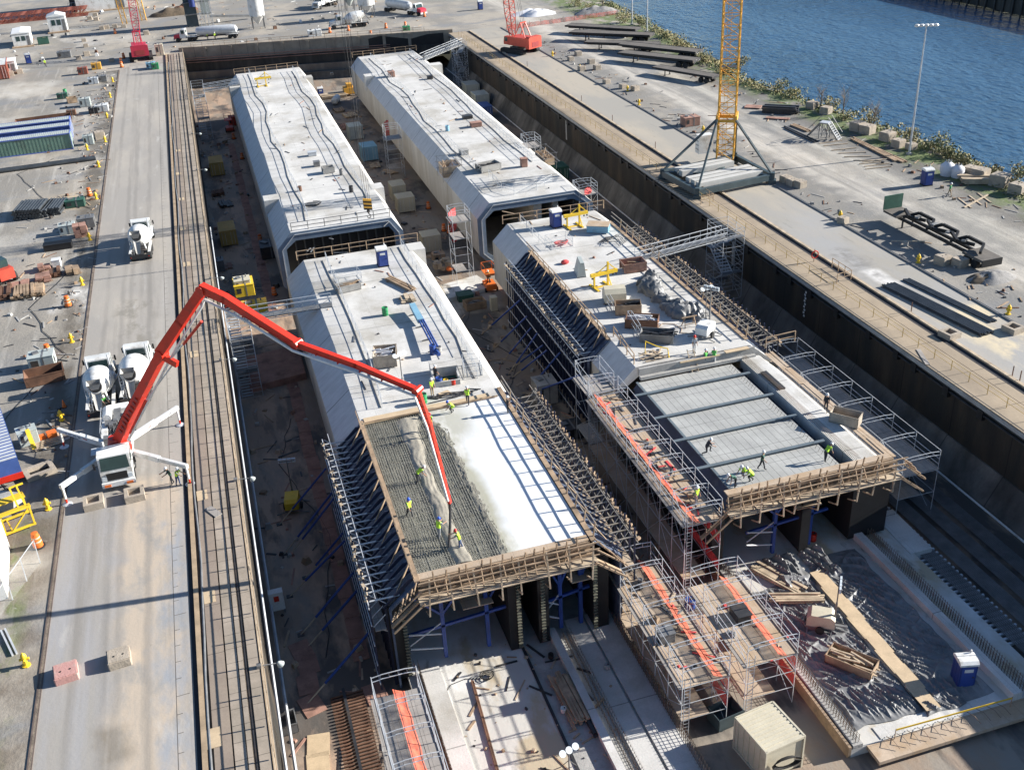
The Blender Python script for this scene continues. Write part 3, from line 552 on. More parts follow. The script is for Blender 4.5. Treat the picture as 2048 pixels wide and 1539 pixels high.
# ================================================================ FORMWORK
def formside(label,xe,sg,y0,y1,out,zt=.35,bay=.92,sun=False,nl=3,rail=True):
    """xe = edge of the top slab, sg = -1 left / +1 right, out = outer truss plane"""
    t=T('side_formwork',label,'formwork',(xe,y0,0)); L=y1-y0; n=int(L/bay); w=abs(out-xe); X=lambda d: sg*d
    ch=2.15
    m=B(); m.prism([(X(.05),TZ-.02),(X(.2),TZ-.02),(X(ch+.15),CB+.05),(X(ch+.15),FY+.2),(X(ch),FY+.2),(X(ch),CB)],1,0,L); m.o('form_panel','form_grey_blue',t,False)
    q=B(); q.prism([(X(.2),TZ),(X(ch+.05),CB+.1),(X(ch+.1),CB-.6),(X(1.0),CB+1.55)] if 0 else [(X(.25),TZ+.05),(X(ch+.4),CB+.05),(X(ch+.55),CB+.05),(X(.75),TZ+.05)],1,-.05,.05); q.bx(*sorted((X(ch+.15),X(ch+.4))),-.05,.05,FY+.2,CB); r0=q.o('rib','navy_steel',t,False); r0.location=(0,bay/2,0); rep(r0,[(0,bay*i,0) for i in range(1,n)])
    # horizontal struts between rib and outer truss, with diagonals
    q=B(); q.tube((X(ch*.5),0,zt-.1),(X(w),0,zt-.05),.06,n=5); s0=q.o('strut',('galvanised' if not sun else 'dirty_tube'),t); s0.location=(0,bay/2,0); rep(s0,[(0,bay*i,0) for i in range(1,n)])
    q=B(); q.tube((X(ch*.9),0,zt-1.0),(X(w),bay,zt-.1),.035,n=4); q.tube((X(ch+.1),0,zt-3.2),(X(w),0,zt-2.2),.04,n=4); q.tube((X(ch+.1),0,zt-1.2),(X(w),0,zt-2.4),.035,n=4); s0=q.o('brace','galvanised' if not sun else 'steel_grey',t); s0.location=(0,bay/2,0); rep(s0,[(0,bay*i,0) for i in range(1,n)])
    q=B(); q.bx(-.06,.06,-.05,.05,FY+.05,zt+(.45 if not sun else .7)); s0=q.o('outer_post','navy_steel',t,False); s0.location=(X(w),bay/2,0); rep(s0,[(0,bay*i,0) for i in range(1,n)])
    m=B()
    for z in [zt,zt-.35]+[zt-1.8*i for i in range(1,5)]: m.bar((X(w+.07),0,z),(X(w+.07),L,z),.07,.1)
    m.tube((X(w-.45),0,zt+.45),(X(w-.45),L,zt+.45),.035,n=4); m.o('waler','dirty_tube' if sun else 'galvanised',t)
    m=B(); rn=random.Random(int(y0+xe))
    for i in range(int(L/.55)): 
        if rn.random()<.8: m.box((X(w+.05+rn.uniform(-.08,.1)),i*.55+rn.uniform(-.1,.1),zt+.03),(.22,.3,.1+.1*rn.random()),rn.random()*3)
    tag(m.o('clamp','timber_pale' if not sun else 'timber',t,False),kind='stuff')
    m=B(); m.bx(*sorted((X(ch+.5),X(w-.15))),0,L,zt-2.4,zt-2.32); m.o('walkway','plywood_grey' if not sun else 'plywood',t,False)
    m=B(); m.bx(*sorted((X(.0),X(.38))),0,L,TZ+.0,TZ+.1); m.o('edge_timber','timber' if not rail else 'timber',t,False)
    q=B(); q.bar((X(.28),0,TZ-.3),(X(.5),.05,TZ+1.25),.1,.07); s0=q.o('rail_post','timber',t,False); k=int(L/1.85); s0.location=(0,.4,0); rep(s0,[(0,1.85*i,0) for i in range(1,k)])
    q=B(); q.bar((X(.45),0,TZ+.6),(X(1.75),-.75,CB+.7),.07,.12); s0=q.o('kicker',"timber",t,False); s0.location=(0,1.3,0); rep(s0,[(0,2.75*i,0) for i in range(1,int(L/2.75))])
    if rail:
        m=B()
        for z,d in ((TZ+.7,.43),(TZ+1.2,.5)): m.path([(X(d)+.04*nf(i,z),L*i/10,z+.06*nf(i,2,z)) for i in range(11)],.05,4)
        m.o('rail','timber' if not sun else 'dirty_tube',t)
    return t
formside('navy steel side formwork with white struts left of the pour',7.9,-1,54.9,77.3,4.35,.2)
formside('sunlit timber and strut side formwork right of the fresh pour',20.2,1,54.9,78.5,23.7,.45,sun=True)
formside('navy steel side formwork with yellow rakers left of the tarp and skips',33.1,-1,83.5,108.4,29.9,.1)
formside('strutted side formwork on the dock wall side of the near right segment',44.7,1,78.5,113.5,48.6,.1,sun=True)
def raker(label,a,b):
    t=T('raker_prop',label,'prop',tuple(b),0,'blue raking props holding the formwork'); a,b=V(a)-V(b),V((0,0,0)); m=B(); c=a.lerp(b,.72); m.tube(a,c,.1); m.o('outer_tube','blue_steel',t); m=B(); m.tube(c,b,.06); m.o('inner_tube','timber_pale',t); m=B(); m.bx(-.25,.25,-.2,.2,0,.06); m.o('foot_plate','dark_steel',t)
NTH=['first','second','third','fourth','fifth','sixth','seventh','eighth','ninth']
for i,(tu,bk,bx_,by) in enumerate([((652,936),'C2',180,1110),((664,985),'C2',215,1340),((668,995),'C2',262,1345),((686,1065),'C2',380,1520),((690,1080),'D2',260,205),((707,1144),'D2',345,500),((714,1180),'D2',400,590),((738,1264),'D2',395,1030)]):
    raker(f'{NTH[i]} blue raking prop from the top left of the formwork beside the pour',PX(*tu,4.3),Z(bk,bx_,by,FY))
for i,(tu,bk,bx_,by) in enumerate([((1040,600),'B2',1735,1110),((1054,632),'B2',1810,1240),((1062,655),'B2',1885,1335),((1075,665),'B2',1940,1420),((1086,690),'B3',0,1370),((1094,700),'B3',0,1445),((1120,705),'B3',130,1530),((1160,750),'C3',100,115)]):
    raker(f'{NTH[i]} blue raking prop from the top of the navy formwork in the middle channel',PX(*tu,29.8),Z(bk,bx_,by,FY))
# ---- pour (left)
t=T('pour_section','unfinished roof of the left segment with dark openings at its front end','roof section',(0,55.2,0)); L=22
m=B(); m.prism([(7.9,-.25),(7.9,.72),(20.2,.72),(20.2,-.25)],1,0,L); m.o('soffit_form','dark_steel',t,False)
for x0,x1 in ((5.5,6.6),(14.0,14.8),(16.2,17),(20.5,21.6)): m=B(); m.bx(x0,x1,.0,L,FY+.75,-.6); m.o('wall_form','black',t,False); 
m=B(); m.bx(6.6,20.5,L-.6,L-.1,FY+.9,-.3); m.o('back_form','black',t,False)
m=B()
for x0,s in ((5.9,1),(21.2,-1)): m=B(); m.bar((x0,.3,-.9),(x0+s*1.9,.3,.6),.5,.9); m.o('chamfer_form','dark_steel',t,False)
q=B(); q.bx(-.09,.09,-.2,-.05,FY+1,-.2)
for k in range(24): q.bx(-.16,.16,-.3,-.2,FY+1.1+k*.28,FY+1.2+k*.28)
pf=q.o('end_rib',M('rib_olive',(.12,.12,.09),.7,.2) and 'rib_olive',t,False); pf.location=(6.5,0,0); rep(pf,[(8.2,0,0),(10,0,0),(14,0,0)])
m=B(); m.grid(60,90,lambda u,v:(7.95+u*7.6,.1+v*21.6,.8+.05*nf(u*7,v*21,0,2)+.14)); m.o('wet_base',M('olive_wet',(.26,.25,.205),.7,.2,1.2,(.17,.165,.13),.55,.1,.5,b=.4) and 'olive_wet',t)
r=T('rebar_mat','dense brown rebar mat waiting for concrete on the pour deck','rebar',(0,55.2,0)); m=B(); rn=random.Random(3)
for i in range(118): y=.2+i*.183; m.path([(7.95+x*1.5,y+.03*rn.uniform(-1,1),1.12+.02*rn.uniform(-1,1)) for x in range(5)],.024,4)
for i in range(34): x=8.0+i*.19; m.path([(x+.03*rn.uniform(-1,1),.1+y*3.6,1.15+.02*rn.uniform(-1,1)) for y in range(7)],.02,4)
tag(m.o('bar','rebar_wet',r),kind='stuff')
# fresh concrete: wet ridge in the middle, finished white slab on the right
def wetx(y): return 13.9+.9*nf(y,0,0,.22)-.02*(y-66)
def edgex(y): return 14.1+.14*nf(y,3,0,.5)+.2*nf(y,9,0,.15)-max(0,y-73)*.3
M('wet_ridge',(.34,.31,.25),.5,.08,.8,(.27,.245,.2),.55,.1,.7,b=.3,bs=4)
M('wet_concrete',(.27,.25,.2),.55,.12,1.2,(.17,.16,.125),.55,.1,.9,b=.8,bs=5)
t=T('wet_concrete','lumpy wet grey concrete freshly pumped along the pour deck','wet concrete',(0,55.2,0)); m=B()
def ridge(u,v):
    y=.6+v*20.6; Y=55.2+y; x0=10.5+.35*nf(Y,1,0,.3); w=1.25+.3*nf(Y,5,0,.3)+.12*max(0,Y-69)
    return (x0+u*w,y,1.04+.23*math.sin(PI*u)**.6+.05*nf(u*6,Y,2,.9)+.025*nf(u*9,Y,2,4))
m.grid(20,140,ridge); m.o('mound','wet_ridge',t); m=B()
def front(u,v):
    y=.2+v*21.4; Y=55.2+y; e=edgex(Y); w=.65+.2*nf(Y,8,0,.5); k=math.sin(min(1,u*1.4)*PI/2)
    return (e-w+u*(w+.35)+.18*nf(u*2,Y,4,1.6),y,1.0+.2*k+.1*nf(u*4,Y,0,1.6)*(1-u)+.05*nf(u*9,Y,0,5)*(1-u*.8))
m.grid(14,170,front); m.o('leading_edge','wet_concrete',t)
sm=layered('cured_slab',(.66,.675,.69),[((.72,.73,.74),.8,[('n',.25,(1,.3),.45,.6,33)]),((.58,.585,.59),.5,[('n',1.6,(1,.12),.52,.7,37)]),((.37,.355,.27),.95,[('r',11,15.0,50,77,.45,1.8)]),((.43,.42,.36),.95,[('r',10,16.6,71.5,80,1.2,2.5)]),((.7,.69,.66),.6,[('n',.6,(1,.4),.5,.65,3)])],r=.6,b=.05)
t=T('finished_slab','smooth white freshly finished slab on the right of the pour','slab',(0,55.2,0)); m=B()
def fin(u,v):
    y=.1+v*21.8; Y=55.2+y; e=edgex(Y)+.12; return (e+u*(20.15-e),y,TZ+.0+.015*nf(u*12,y,0,.5))
m.grid(16,60,fin); m.o('slab','cured_slab',t)
# front bulkhead of the pour
def endplat(label,x0,x1,yf,z,ch,sunny=True,nb=7,seed=1):
    t=T('bulkhead_platform',label,'platform',(x0,yf,z)); W_=x1-x0; rn=random.Random(seed)
    m=B(); m.bx(0,W_,-.1,.55,-.02,.06); m.o('top_board','plywood',t,False)
    m=B(); m.bx(0,W_,-.26,-.14,-1.1,.02); m.o('stop_end','timber',t,False)
    m=B(); m.bx(-.3,W_+.3,-1.45,-.3,-1.2,-1.13); m.o('walkway','timber_pale',t,False)
    m=B()
    for zz in (-.25,-.65,-1.): m.bar((-.2,-.34,zz),(W_+.2,-.34,zz),.12,.16)
    m.o('waler','timber',t,False)
    q=B(); q.bar((0,-1.4,-2.2),(0,-1.4,.9),.11,.09); q.bar((0,-.3,-1.25),(0,-1.5,-1.25),.08,.14); q.bar((0,-1.42,-2.15),(0,-.3,-2.6),.09); p0=q.o('rail_bracket','timber_pale',t,False); p0.location=(.4,0,0)
    for k,o in enumerate(rep(p0,[(i*(W_-.8)/nb+rn.uniform(-.25,.25),rn.uniform(-.06,.06),rn.uniform(-.15,.1)) for i in range(1,nb+1)])): o.rotation_euler=(rn.uniform(-.06,.06),rn.uniform(-.08,.08),0)
    q=B(); q.bar((0,-.3,-.9),(.05,-.5,.8),.08,.1); q.bar((0,-.5,.1),(.1,-1.1,-1.1),.06,.1); p0=q.o('upright','timber',t,False); p0.location=(.9,0,0); 
    for o in rep(p0,[(i*(W_-1.2)/(nb*2)+rn.uniform(-.2,.2),rn.uniform(-.08,.08),rn.uniform(-.15,.1)) for i in range(1,nb*2)]): o.rotation_euler=(rn.uniform(-.12,.12),rn.uniform(-.12,.12),0)
    m=B()
    for zz in (-.3,.25,.8): m.path([(-.3+i*(W_+.6)/6,-1.47+.05*nf(i,zz,seed),zz+.05*nf(i,zz+4,seed)) for i in range(7)],.05,4)
    m.o('guard_rail','timber',t)
    for s,xx in ((-1,0),(1,W_)):
        m=B()
        for k in range(6): m.bar((xx+s*(.3+.33*k),-.55+rn.uniform(-.4,.2),.3-.38*k),(xx+s*(.7+.33*k),-1.5+rn.uniform(-.2,.2),.1-.38*k),.06,.12)
        m.bar((xx,-.5,-1.2),(xx+s*2.3,-.5,-3.1),.3,.14); m.bar((xx,-1.4,-1.),(xx+s*2.3,-1.4,-2.9),.1,.14); m.bar((xx,-1.4,.2),(xx+s*2.2,-1.4,-1.7),.08,.1); m.o('corner_boards','timber',t,False)
    return t
endplat('tan timber bulkhead platform with leaning rails at the front of the pour',7.9,20.1,55.15,TZ,1)
endplat('crowded timber bulkhead platform at the front of the grey form deck',32.0,46.2,57.3,.55,1,nb=8,seed=5)
def gantry(label,x0,x1,y0,z1):
    t=T('form_gantry',label,'gantry',(x0,y0,FY+1)); h=z1-FY-1; w=x1-x0
    for k,x in enumerate((.35*w,.8*w)):
        m=B(); m.bx(x-.14,x+.14,0,.28,0,h); m.o('leg','blue_steel',t)
    m=B(); m.bx(-.2,w+.2,.02,.26,h-.35,h-.02); m.bar((0,.1,h*.42),(w,.1,h*.5),.2); m.o('beam','blue_steel',t)
    m=B(); m.bar((.35*w,.1,h*.6),(.05*w,.1,h*.95),.16); m.bar((.35*w,.1,h*.6),(.6*w,.1,h*.95),.16); m.bar((.8*w,.1,h*.6),(.98*w,.1,h*.95),.16); m.o('knee_brace','blue_steel',t)
    m=B()
    for z in (.25,.45): m.tube((0,-.1,h*z),(.35*w,.1,h*(z-.12)),.07)
    m.tube((0,-.1,h*.3),(.35*w,.1,h*.5),.06); m.o('screw_jack','galvanised',t)
    q=B(); q.bx(0,2.2,-.3,.9,0,.06); p0=q.o('access_board','plywood',t,False); p0.location=(.55*w,-.3,h*.68)
gantry('blue steel travelling gantry inside the left bore under the pour',6.8,14,55.9,-.4); gantry('blue steel travelling gantry inside the right bore under the pour',16.9,20.4,55.9,-.4)
gantry('blue steel gantry inside the dark opening below the grey form deck',34.4,41.6,58.2,-.7)
# ---- grey form deck (right)
M('beam_grey',(.13,.16,.18),.5,.1,.8)
t=T('form_deck','flat grey panelled inner roof form with four dark cross beams','form deck',(0,57.5,0)); DZ=0.15; L=18.9
m=B(); m.bx(32.9,42.3,0,L,DZ-.35,DZ); m.o('deck_panel','deck_panel',t,False)
m=B(); m.prism([(32.9,DZ-.02),(31.2,-1.9),(31.2,-2.4),(32.9,DZ-.5)],1,0,L); m.o('sloped_form','navy_steel',t,False); m=B(); m.bx(32.7,32.92,0,L,DZ,DZ+.1); m.o('edge_angle','beam_grey',t,False)
m=B(); m.prism([(42.3,DZ-.02),(43.5,-.9),(43.5,-1.4),(42.3,DZ-.4)],1,0,L); m.o('sloped_form','navy_steel',t,False)
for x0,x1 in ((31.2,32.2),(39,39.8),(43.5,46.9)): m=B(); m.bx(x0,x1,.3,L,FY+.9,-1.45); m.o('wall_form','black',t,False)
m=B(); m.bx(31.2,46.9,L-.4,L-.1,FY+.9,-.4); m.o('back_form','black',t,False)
q=B(); q.hexa([(31.6,-.06,DZ+.02),(42.9,-.06,DZ+.02),(42.9,.06,DZ+.02),(31.6,.06,DZ+.02),(31.6,-.06,DZ+.2),(42.9,-.06,DZ+.2),(42.9,.06,DZ+.2),(31.6,.06,DZ+.2)]); q.bx(31.6,42.9,-.16,.16,DZ+.2,DZ+.23); p0=q.o('cross_beam','beam_grey',t,False); p0.location=(0,4.1,0); rep(p0,[(0,y,0) for y in (4.3,8.2,12.4)])
m=B()
for i in range(40): m.tube((41.7,.3+i*.46,DZ+.02),(41.9,.3+i*.46,DZ+.4),.015,n=4)
tag(m.o('rebar_dowel','rebar',t),kind='stuff')
t=T('wall_strip','pale concrete wall top with a comb of rebar ties beside the grey deck','wall',(0,57.8,0)); m=B(); m.prism([(43.3,-.9),(43.3,.42),(45.2,.42),(46.8,-1.),(46.8,-1.6)],1,0,18.8); m.o('wall_top','concrete',t,False); m=B(); rn=random.Random(4)
for i in range(110): m.path([(43.35,.2+i*.17,.44),(43.5,.2+i*.17,.62),(43.9,.2+i*.17,.62)],.02,4)
tag(m.o('rebar_tie','rebar',t),kind='stuff'); m=B(); m.bx(43.6,44.2,12.2,15.6,.43,.58); m.o('rebar_bundle','dark_steel',t)
t=T('plank_walkway','plank walkway between the pale wall strip and the right scaffold','walkway',(45.9,57.5,.35)); m=B(); rn=random.Random(8)
for i in range(6):
    for k in range(3): m.box((.1+k*.3+rn.uniform(-.05,.05),1.6+i*3.2+rn.uniform(-.2,.2),-.04+rn.random()*.05),(.28,3.15,.05),rn.uniform(-.02,.02))
m.o('plank','plywood',t,False)
# ================================================================ SLABS IN FRONT
layered('slab_white',(.5,.48,.44),[((.42,.34,.22),.85,[('n',.28,(1,.5),.5,.6,2)]),((.64,.63,.61),.9,[('n',.2,(1,.6),.5,.6,12)]),((.2,.18,.15),.8,[('n',.5,(1,.4),.6,.68,7)])],b=.15)
def mk(n,mat,kind,*r):
    m=B()
    for q in r: m.bx(*q)
    return m.o(n,mat,kind,False)
SZ=-7.3
t=T('base_slab','long concrete base slab with kerbs and wall dowels in front of the left pour','base slab'); t.scale=(1.015,1.015,1)
mk('slab','slab_white',t,(6.2,14.55,Y0,77,FY,SZ)); mk('slab','grey_concrete',t,(14.75,22.2,Y0,77,FY,SZ-.02))
mk('kerb','concrete',t,(7.1,8.45,Y0,54.4,SZ,SZ+.35)); mk('channel_edge','dark_steel',t,(14.55,14.75,Y0,56,FY,SZ+.06)); mk('kerb','concrete',t,(16.8,17.35,Y0,55.2,SZ,SZ+.45)); mk('kerb','concrete',t,(18.35,19.75,Y0,56,SZ,SZ+.12)); mk('kerb','concrete',t,(19.95,21.8,Y0,56,SZ,SZ+.16))
def dowels(t,x,y0,y1,sp,z0,h,rows=((0,0),),mat='rebar'):
    m=B(); n=int((y1-y0)/sp)
    for i in range(n):
        for dx,dh in rows: m.tube((x+dx,y0+i*sp,z0),(x+dx+.05*nf(i,dx),y0+i*sp,z0+h+dh),.02,n=4)
    for dx,_ in rows:
        for k in range(3): m.tube((x+dx+.03,y0,z0+h*(.3+.25*k)),(x+dx+.03,y1,z0+h*(.3+.25*k)),.014,n=3)
    return tag(m.o('dowel',mat,t),kind='stuff')
dowels(t,6.75,20,55,.3,SZ,1.1,((0,0),(.28,-.1))); dowels(t,17.8,20,55.,.3,SZ-.4,.8,((0,0),(.3,0),(.6,-.1))); dowels(t,22.0,20,55,.28,SZ,1.0,((0,0),(-.25,0)))
t=T('base_slab','near concrete base slab covered in black plastic sheeting at the lower right','base slab',(0,0,0)); t.scale=(1.015,1.015,1)
mk('slab','slab_white',t,(31.4,46.8,38.6,77,FY,SZ)); mk('kerb','concrete',t,(43.4,44.1,38.6,58,SZ,SZ+.6)); mk('front_board','plywood',t,(32.5,47,37.2,38.6,SZ-.3,SZ-.02)); mk('side_form','timber',t,(31.2,31.4,38.6,60,FY,SZ+.25))
mk('kerb','grey_concrete',t,(31.5,32.2,38.6,58,SZ,SZ+.3)); mk('front_strip','concrete',t,(33.6,42.8,38.7,39.7,SZ,SZ+.05))
dowels(t,31.75,38.8,58,.28,SZ+.3,.7,((0,0),(.25,0))); dowels(t,44.6,38.6,58,.25,SZ,.9,((0,0),(.3,0)))
m=B(); rn=random.Random(11)
for i in range(12): x=34+i*.75; m.path([(x,38.75,SZ+.1),(x+.05,38.1,SZ+.35),(x+.2,37.6,SZ+.1)],.02,4)
tag(m.o('starter_bar','rebar',t),kind='stuff')
t=T('rebar_stack','long rows of stacked rebar and rails on the shaded floor by the right wall','rebar',(0,0,0)); m=B()
for k in range(4):
    for i in range(16): x=48.2+k*1.9+i*.085; m.tube((x,30,FY+.35+.04*(i%2)),(x,66,FY+.35),.03,n=4)
tag(m.o('bar','steel_grey',t),kind='stuff'); m=B()
for i in range(40): m.bx(47.6,49.8,44.+i*.5,44.18+i*.5,FY+.05,FY+.25)
tag(m.o('crosspiece','galvanised',t,False),kind='stuff')
M('concrete_blue',(.4,.4,.4),.9,.1)
t=T('concrete_pad','pale blue lit concrete pad on the shaded floor by the right wall','slab',(0,0,0)); m=B(); m.prism([(47.2,54.6),(49.2,54.6),(49.4,60.2),(47.4,60.2)],2,FY,FY+.75); m.o('pad','concrete',t,False)
def sheet(label,pg,n,z,amp,seed,fr=1.2):
    (x0,x1,y0,y1)=[q*1.015 for q in pg]; t=T('plastic_sheet',label,'plastic sheet',(x0,y0,z)); m=B()
    def fn(u,v):
        x,y=u*(x1-x0),v*(y1-y0); X,Y=x+x0,y+y0; wx=.35*nf(Y,seed,0,.6); e=min(u,1-u,v,1-v); k=min(1,e*14); h=0
        for q,(fx,fy,fq,wt) in enumerate(((2.2,.9,fr*1.5,1.),(1.6,1.4,fr*1.4,.9),(2.6,.1,fr*1.7,.85),(.5,-1.7,fr*1.1,.6))):
            ph=(X*fx+Y*fy)*fq+2.4*nf(X,Y,seed+q*5,.38); mo=min(1,max(0,.5+1.2*nf(X,Y,seed+q*3+1,.3))); h=max(h,wt*mo*(1-abs(math.sin(ph)))**2.6)
        return (x+wx*(1-2*u),y+.3*nf(X,seed,1,.7)*(1-2*v),.03+amp*k*(h*1.05+max(0,.9*nf(X,Y,seed,.3)))+.012*nf(X,Y,seed,6))
    m.grid(int((x1-x0)*n),int((y1-y0)*n),fn); m.o('sheet','plastic_sheet',t); return t
sheet('crumpled black plastic sheeting left of the plywood path on the near slab',(32.5,37.6,39.9,54),14,SZ+.03,.32,2)
sheet('crumpled black plastic sheeting right of the plywood path on the near slab',(38.5,42.8,39.5,56),14,SZ+.03,.32,7)
sheet('heaped black plastic sheeting beside the blue toilet end of the slab',(37.5,40.5,39.3,41),11,SZ+.05,.4,12)
sheet('bunched up black plastic heap at the back of the near slab',(35.4,37.8,53.2,57.2),10,SZ+.05,.75,15,.8); sheet('second bunched black plastic heap right of the first at the back of the near slab',(38.1,40.4,53.5,57.),10,SZ+.05,.65,19,.8)
t=T('plywood_path','straight path of plywood sheets across the black plastic','plywood path',(0,0,SZ+.27)); q=B(); q.bx(-.55,.55,-1.2,1.2,0,.04); p0=q.o('sheet','ply_pale',t,False); a,b=Z('D4',1270,1060,SZ+.3),Z('D4',430,90,SZ+.3); n=8; p0.location=(a.x,a.y+1.1,0); rep(p0,[((b.x-a.x)*i/(n-1)+.1*(i%2),(b.y-a.y-1)*i/(n-1),0.006*(i%2)) for i in range(1,n)])
t=T('barrier_tape','yellow tape line stretched across the front of the near slab','tape',tuple(Z('D4',985,1230,SZ+.8))); a=V(t.location); b=Z('D4',1880,985,SZ+.8); m=B(); m.bar((0,0,0),b-a,.03,.14); m.o('tape','yellow_paint',t); m=B(); m.tube((0,0,-.8),(0,0,.1),.03); m.tube(b-a+V((0,0,-.8)),b-a+V((0,0,.1)),.03); m.o('stake','timber',t)
# ================================================================ SCAFFOLDS, STAIRS, GANGWAYS
def scaffold(label,x0,x1,y0,y1,zb,zd,bays,lifts=3,netx=(),arch=True,toe=True,deckmat='plywood_grey',over=1.9,ladder=False,netmat='orange_mesh',tilt=0,cat='scaffold',low=True):
    """tube scaffold standing on zb with its top deck at zd; netx = fractions of the width where a net runs along it"""
    t=T('scaffold_tower' if bays<3 else 'scaffold',label,cat,(x0,y0,zb)); w=x1-x0; L=y1-y0; h=zd-zb; H=h+over; b=L/bays
    q=B(); q.tube((0,0,0),(0,0,H),.03,n=5); p0=q.o('standard','galvanised',t); rep(p0,[(a*w,i*b,0) for i in range(bays+1) for a in (0,1) if (i or a)])
    q=B(); zs=[h*(k+1)/lifts for k in range(lifts)]
    for z in zs+[h+.55,h+1.05,H]:
        for a in (0,w): q.tube((a,0,z),(a,L,z),.025,n=4)
    q.o('ledger','galvanised',t); q=B()
    for z in zs: q.tube((0,0,z),(w,0,z),.025,n=4)
    if arch:
        for z in (H-.35,H): q.path([(0,0,z-.1),(w*.25,0,z),(w*.75,0,z),(w,0,z-.1)],.03,4)
        for k in range(4): q.tube((w*(.2+.2*k),0,H-.36),(w*(.2+.2*k),0,H),.02,n=3)
    p0=q.o('frame','galvanised',t); rep(p0,[(0,i*b,0) for i in range(1,bays+1)])
    q=B()
    for i in range(bays):
        for k in range(lifts):
            z0=h*k/lifts; z1=h*(k+1)/lifts
            for a in (0,w):
                if (i+k)%2==0: q.tube((a,i*b,z0),(a,(i+1)*b,z1),.02,n=4)
                else: q.tube((a,(i+1)*b,z0),(a,i*b,z1),.02,n=4)
        if i%2==0: q.tube((0,i*b,h+.1),(0,(i+1)*b,H),.022,n=4)
    q.o('brace','galvanised',t)
    m=B(); rn=random.Random(int(x0*7+y0)); n=max(1,int(w/.62))
    for k,z in enumerate(zs):
        if z<h-.1 and (not low or k%2): continue
        if z>h-.1:
            for i in range(bays):
                for j in range(n): m.box((w*(j+.5)/n,i*b+b/2,z+.03+rn.random()*.02),(w/n-.02,b-.02,.05))
        else: m.bx(0,w*.62,0,L,z,z+.05)
    m.o('deck',deckmat,t,False)
    if toe: m=B(); m.bx(-.25,-.05,-.05,L+.05,h+.02,h+.08); m.bx(w+.03,w+.1,-.05,L+.05,h+.02,h+.15); m.o('toe_board','plywood_grey',t,False)
    for fx in netx:
        m=B(); x=fx*w; zz=.4
        m.grid(int(L*2.5),3,lambda u,v:(x+.12*nf(u*L,v,3,.8)+(v-.3)*.7,u*L,h+.1+zz*(1-v)**1.5+.05*nf(u*L*2,v,1))); m.o('net',netmat,t,True)
        for k,z in enumerate(zs[:-1]): m=B(); m.grid(int(L*2),3,lambda u,v:(w+.05+.1*nf(u*L,v,5,.8),u*L,z+.05+.9*(1-v))); m.o('net','red_mesh',t,True)
    if ladder:
        m=B()
        for a in (.1,.5): m.tube((a,-.12,0),(a,-.12,h+1),.025,n=4)
        for k in range(int((h+1)/.3)): m.tube((.1,-.12,k*.3),(.5,-.12,k*.3),.018,n=4)
        m.o('ladder','galvanised',t)
    return t
scaffold('long sunlit scaffold with orange netting beside the left end of the grey form deck',28.1,31.0,56.2,76.5,FY,-.65,9,3,(.25,),ladder=True,deckmat='plywood')
scaffold('front scaffold with orange net and blue bin left of the second front scaffold',22.4,25.7,44.4,57,FY,-3.7,6,3,(.72,),ladder=True,deckmat='plywood')
scaffold('front scaffold with orange net nearest the near slab and behind the cream container',27.1,30.8,44.6,53.1,FY,-3.6,4,3,(.66,),ladder=True,deckmat='plywood')
scaffold('long shaded scaffold with arched frames between the right dock wall and form deck',49.2,52.7,59.5,82.,FY,-3.6,7,2,(),deckmat='plywood_grey')
scaffold('near scaffold with grey planks and orange boards at the bottom of the photo',3.2,6.0,34,47.8,FY,-1.2,6,3,(.5,),ladder=False)
def tower(label,u,v,z,w,d,zb,zd,netm=None,ov=1.6):
    q=P(u,v,z); scaffold(label,q.x-w/2,q.x+w/2,q.y-d/2,q.y+d/2,zb,zd,1,4,(),True,True,'plywood_grey',ov)
    if netm:
        t=COL.objects[-1]
tower('scaffold stair tower with red nets beside the dark portal of the far right segment',917,432,1.2,2.3,2.6,FY,.8)
tower('scaffold tower on the left flank of the far right segment above the grey container',783,258,0,2.6,2.6,FY,-1.5,ov=2.2)
tower('small scaffold cage with red bundle at the portal corner of the far right segment',1170,372,1.2,2.6,2.4,FY,.3)
tower('scaffold cage holding timber boxes on the right flank of the far right segment',1062,288,1.2,2.2,3,FY,1.0)
scaffold('scaffold frame with stairs in front of the near right segment left shoulder',28.2,30.6,76.5,80,FY,-.2,1,3,(),ladder=True)
# red net rolls on stair towers
for u,v,z,l in ((905,425,-1.2,'upper'),(905,470,-4.2,'lower')):
    pass
def rednet(label,c,s,rz=0):
    t=T('safety_net',label,'safety net',tuple(c),rz); m=B(); m.grid(8,8,lambda u,v:((u-.5)*s[0]+.15*nf(u*3,v*3,1),.15*nf(u*4,v*4,2),v*s[1]+.12*nf(u*3,v*3,3))); m.o('net','red_mesh',t); return t
rednet('red safety net hanging on the upper level of the portal stair tower',P(905,440,-.5),(2.2,1.4),.9); rednet('red safety net hanging on the middle level of the portal stair tower',P(908,462,-3),(2.0,1.2),.9); rednet('red safety net hanging on the bottom level of the portal stair tower',P(912,482,-5),(2.0,1.2),.9)
rednet('red safety net on the scaffold tower above the grey container',P(776,275,-4),(1.6,3.),.9); rednet('bundled red net in the scaffold cage at the portal corner',P(1176,388,.5),(1.2,.9),.3)
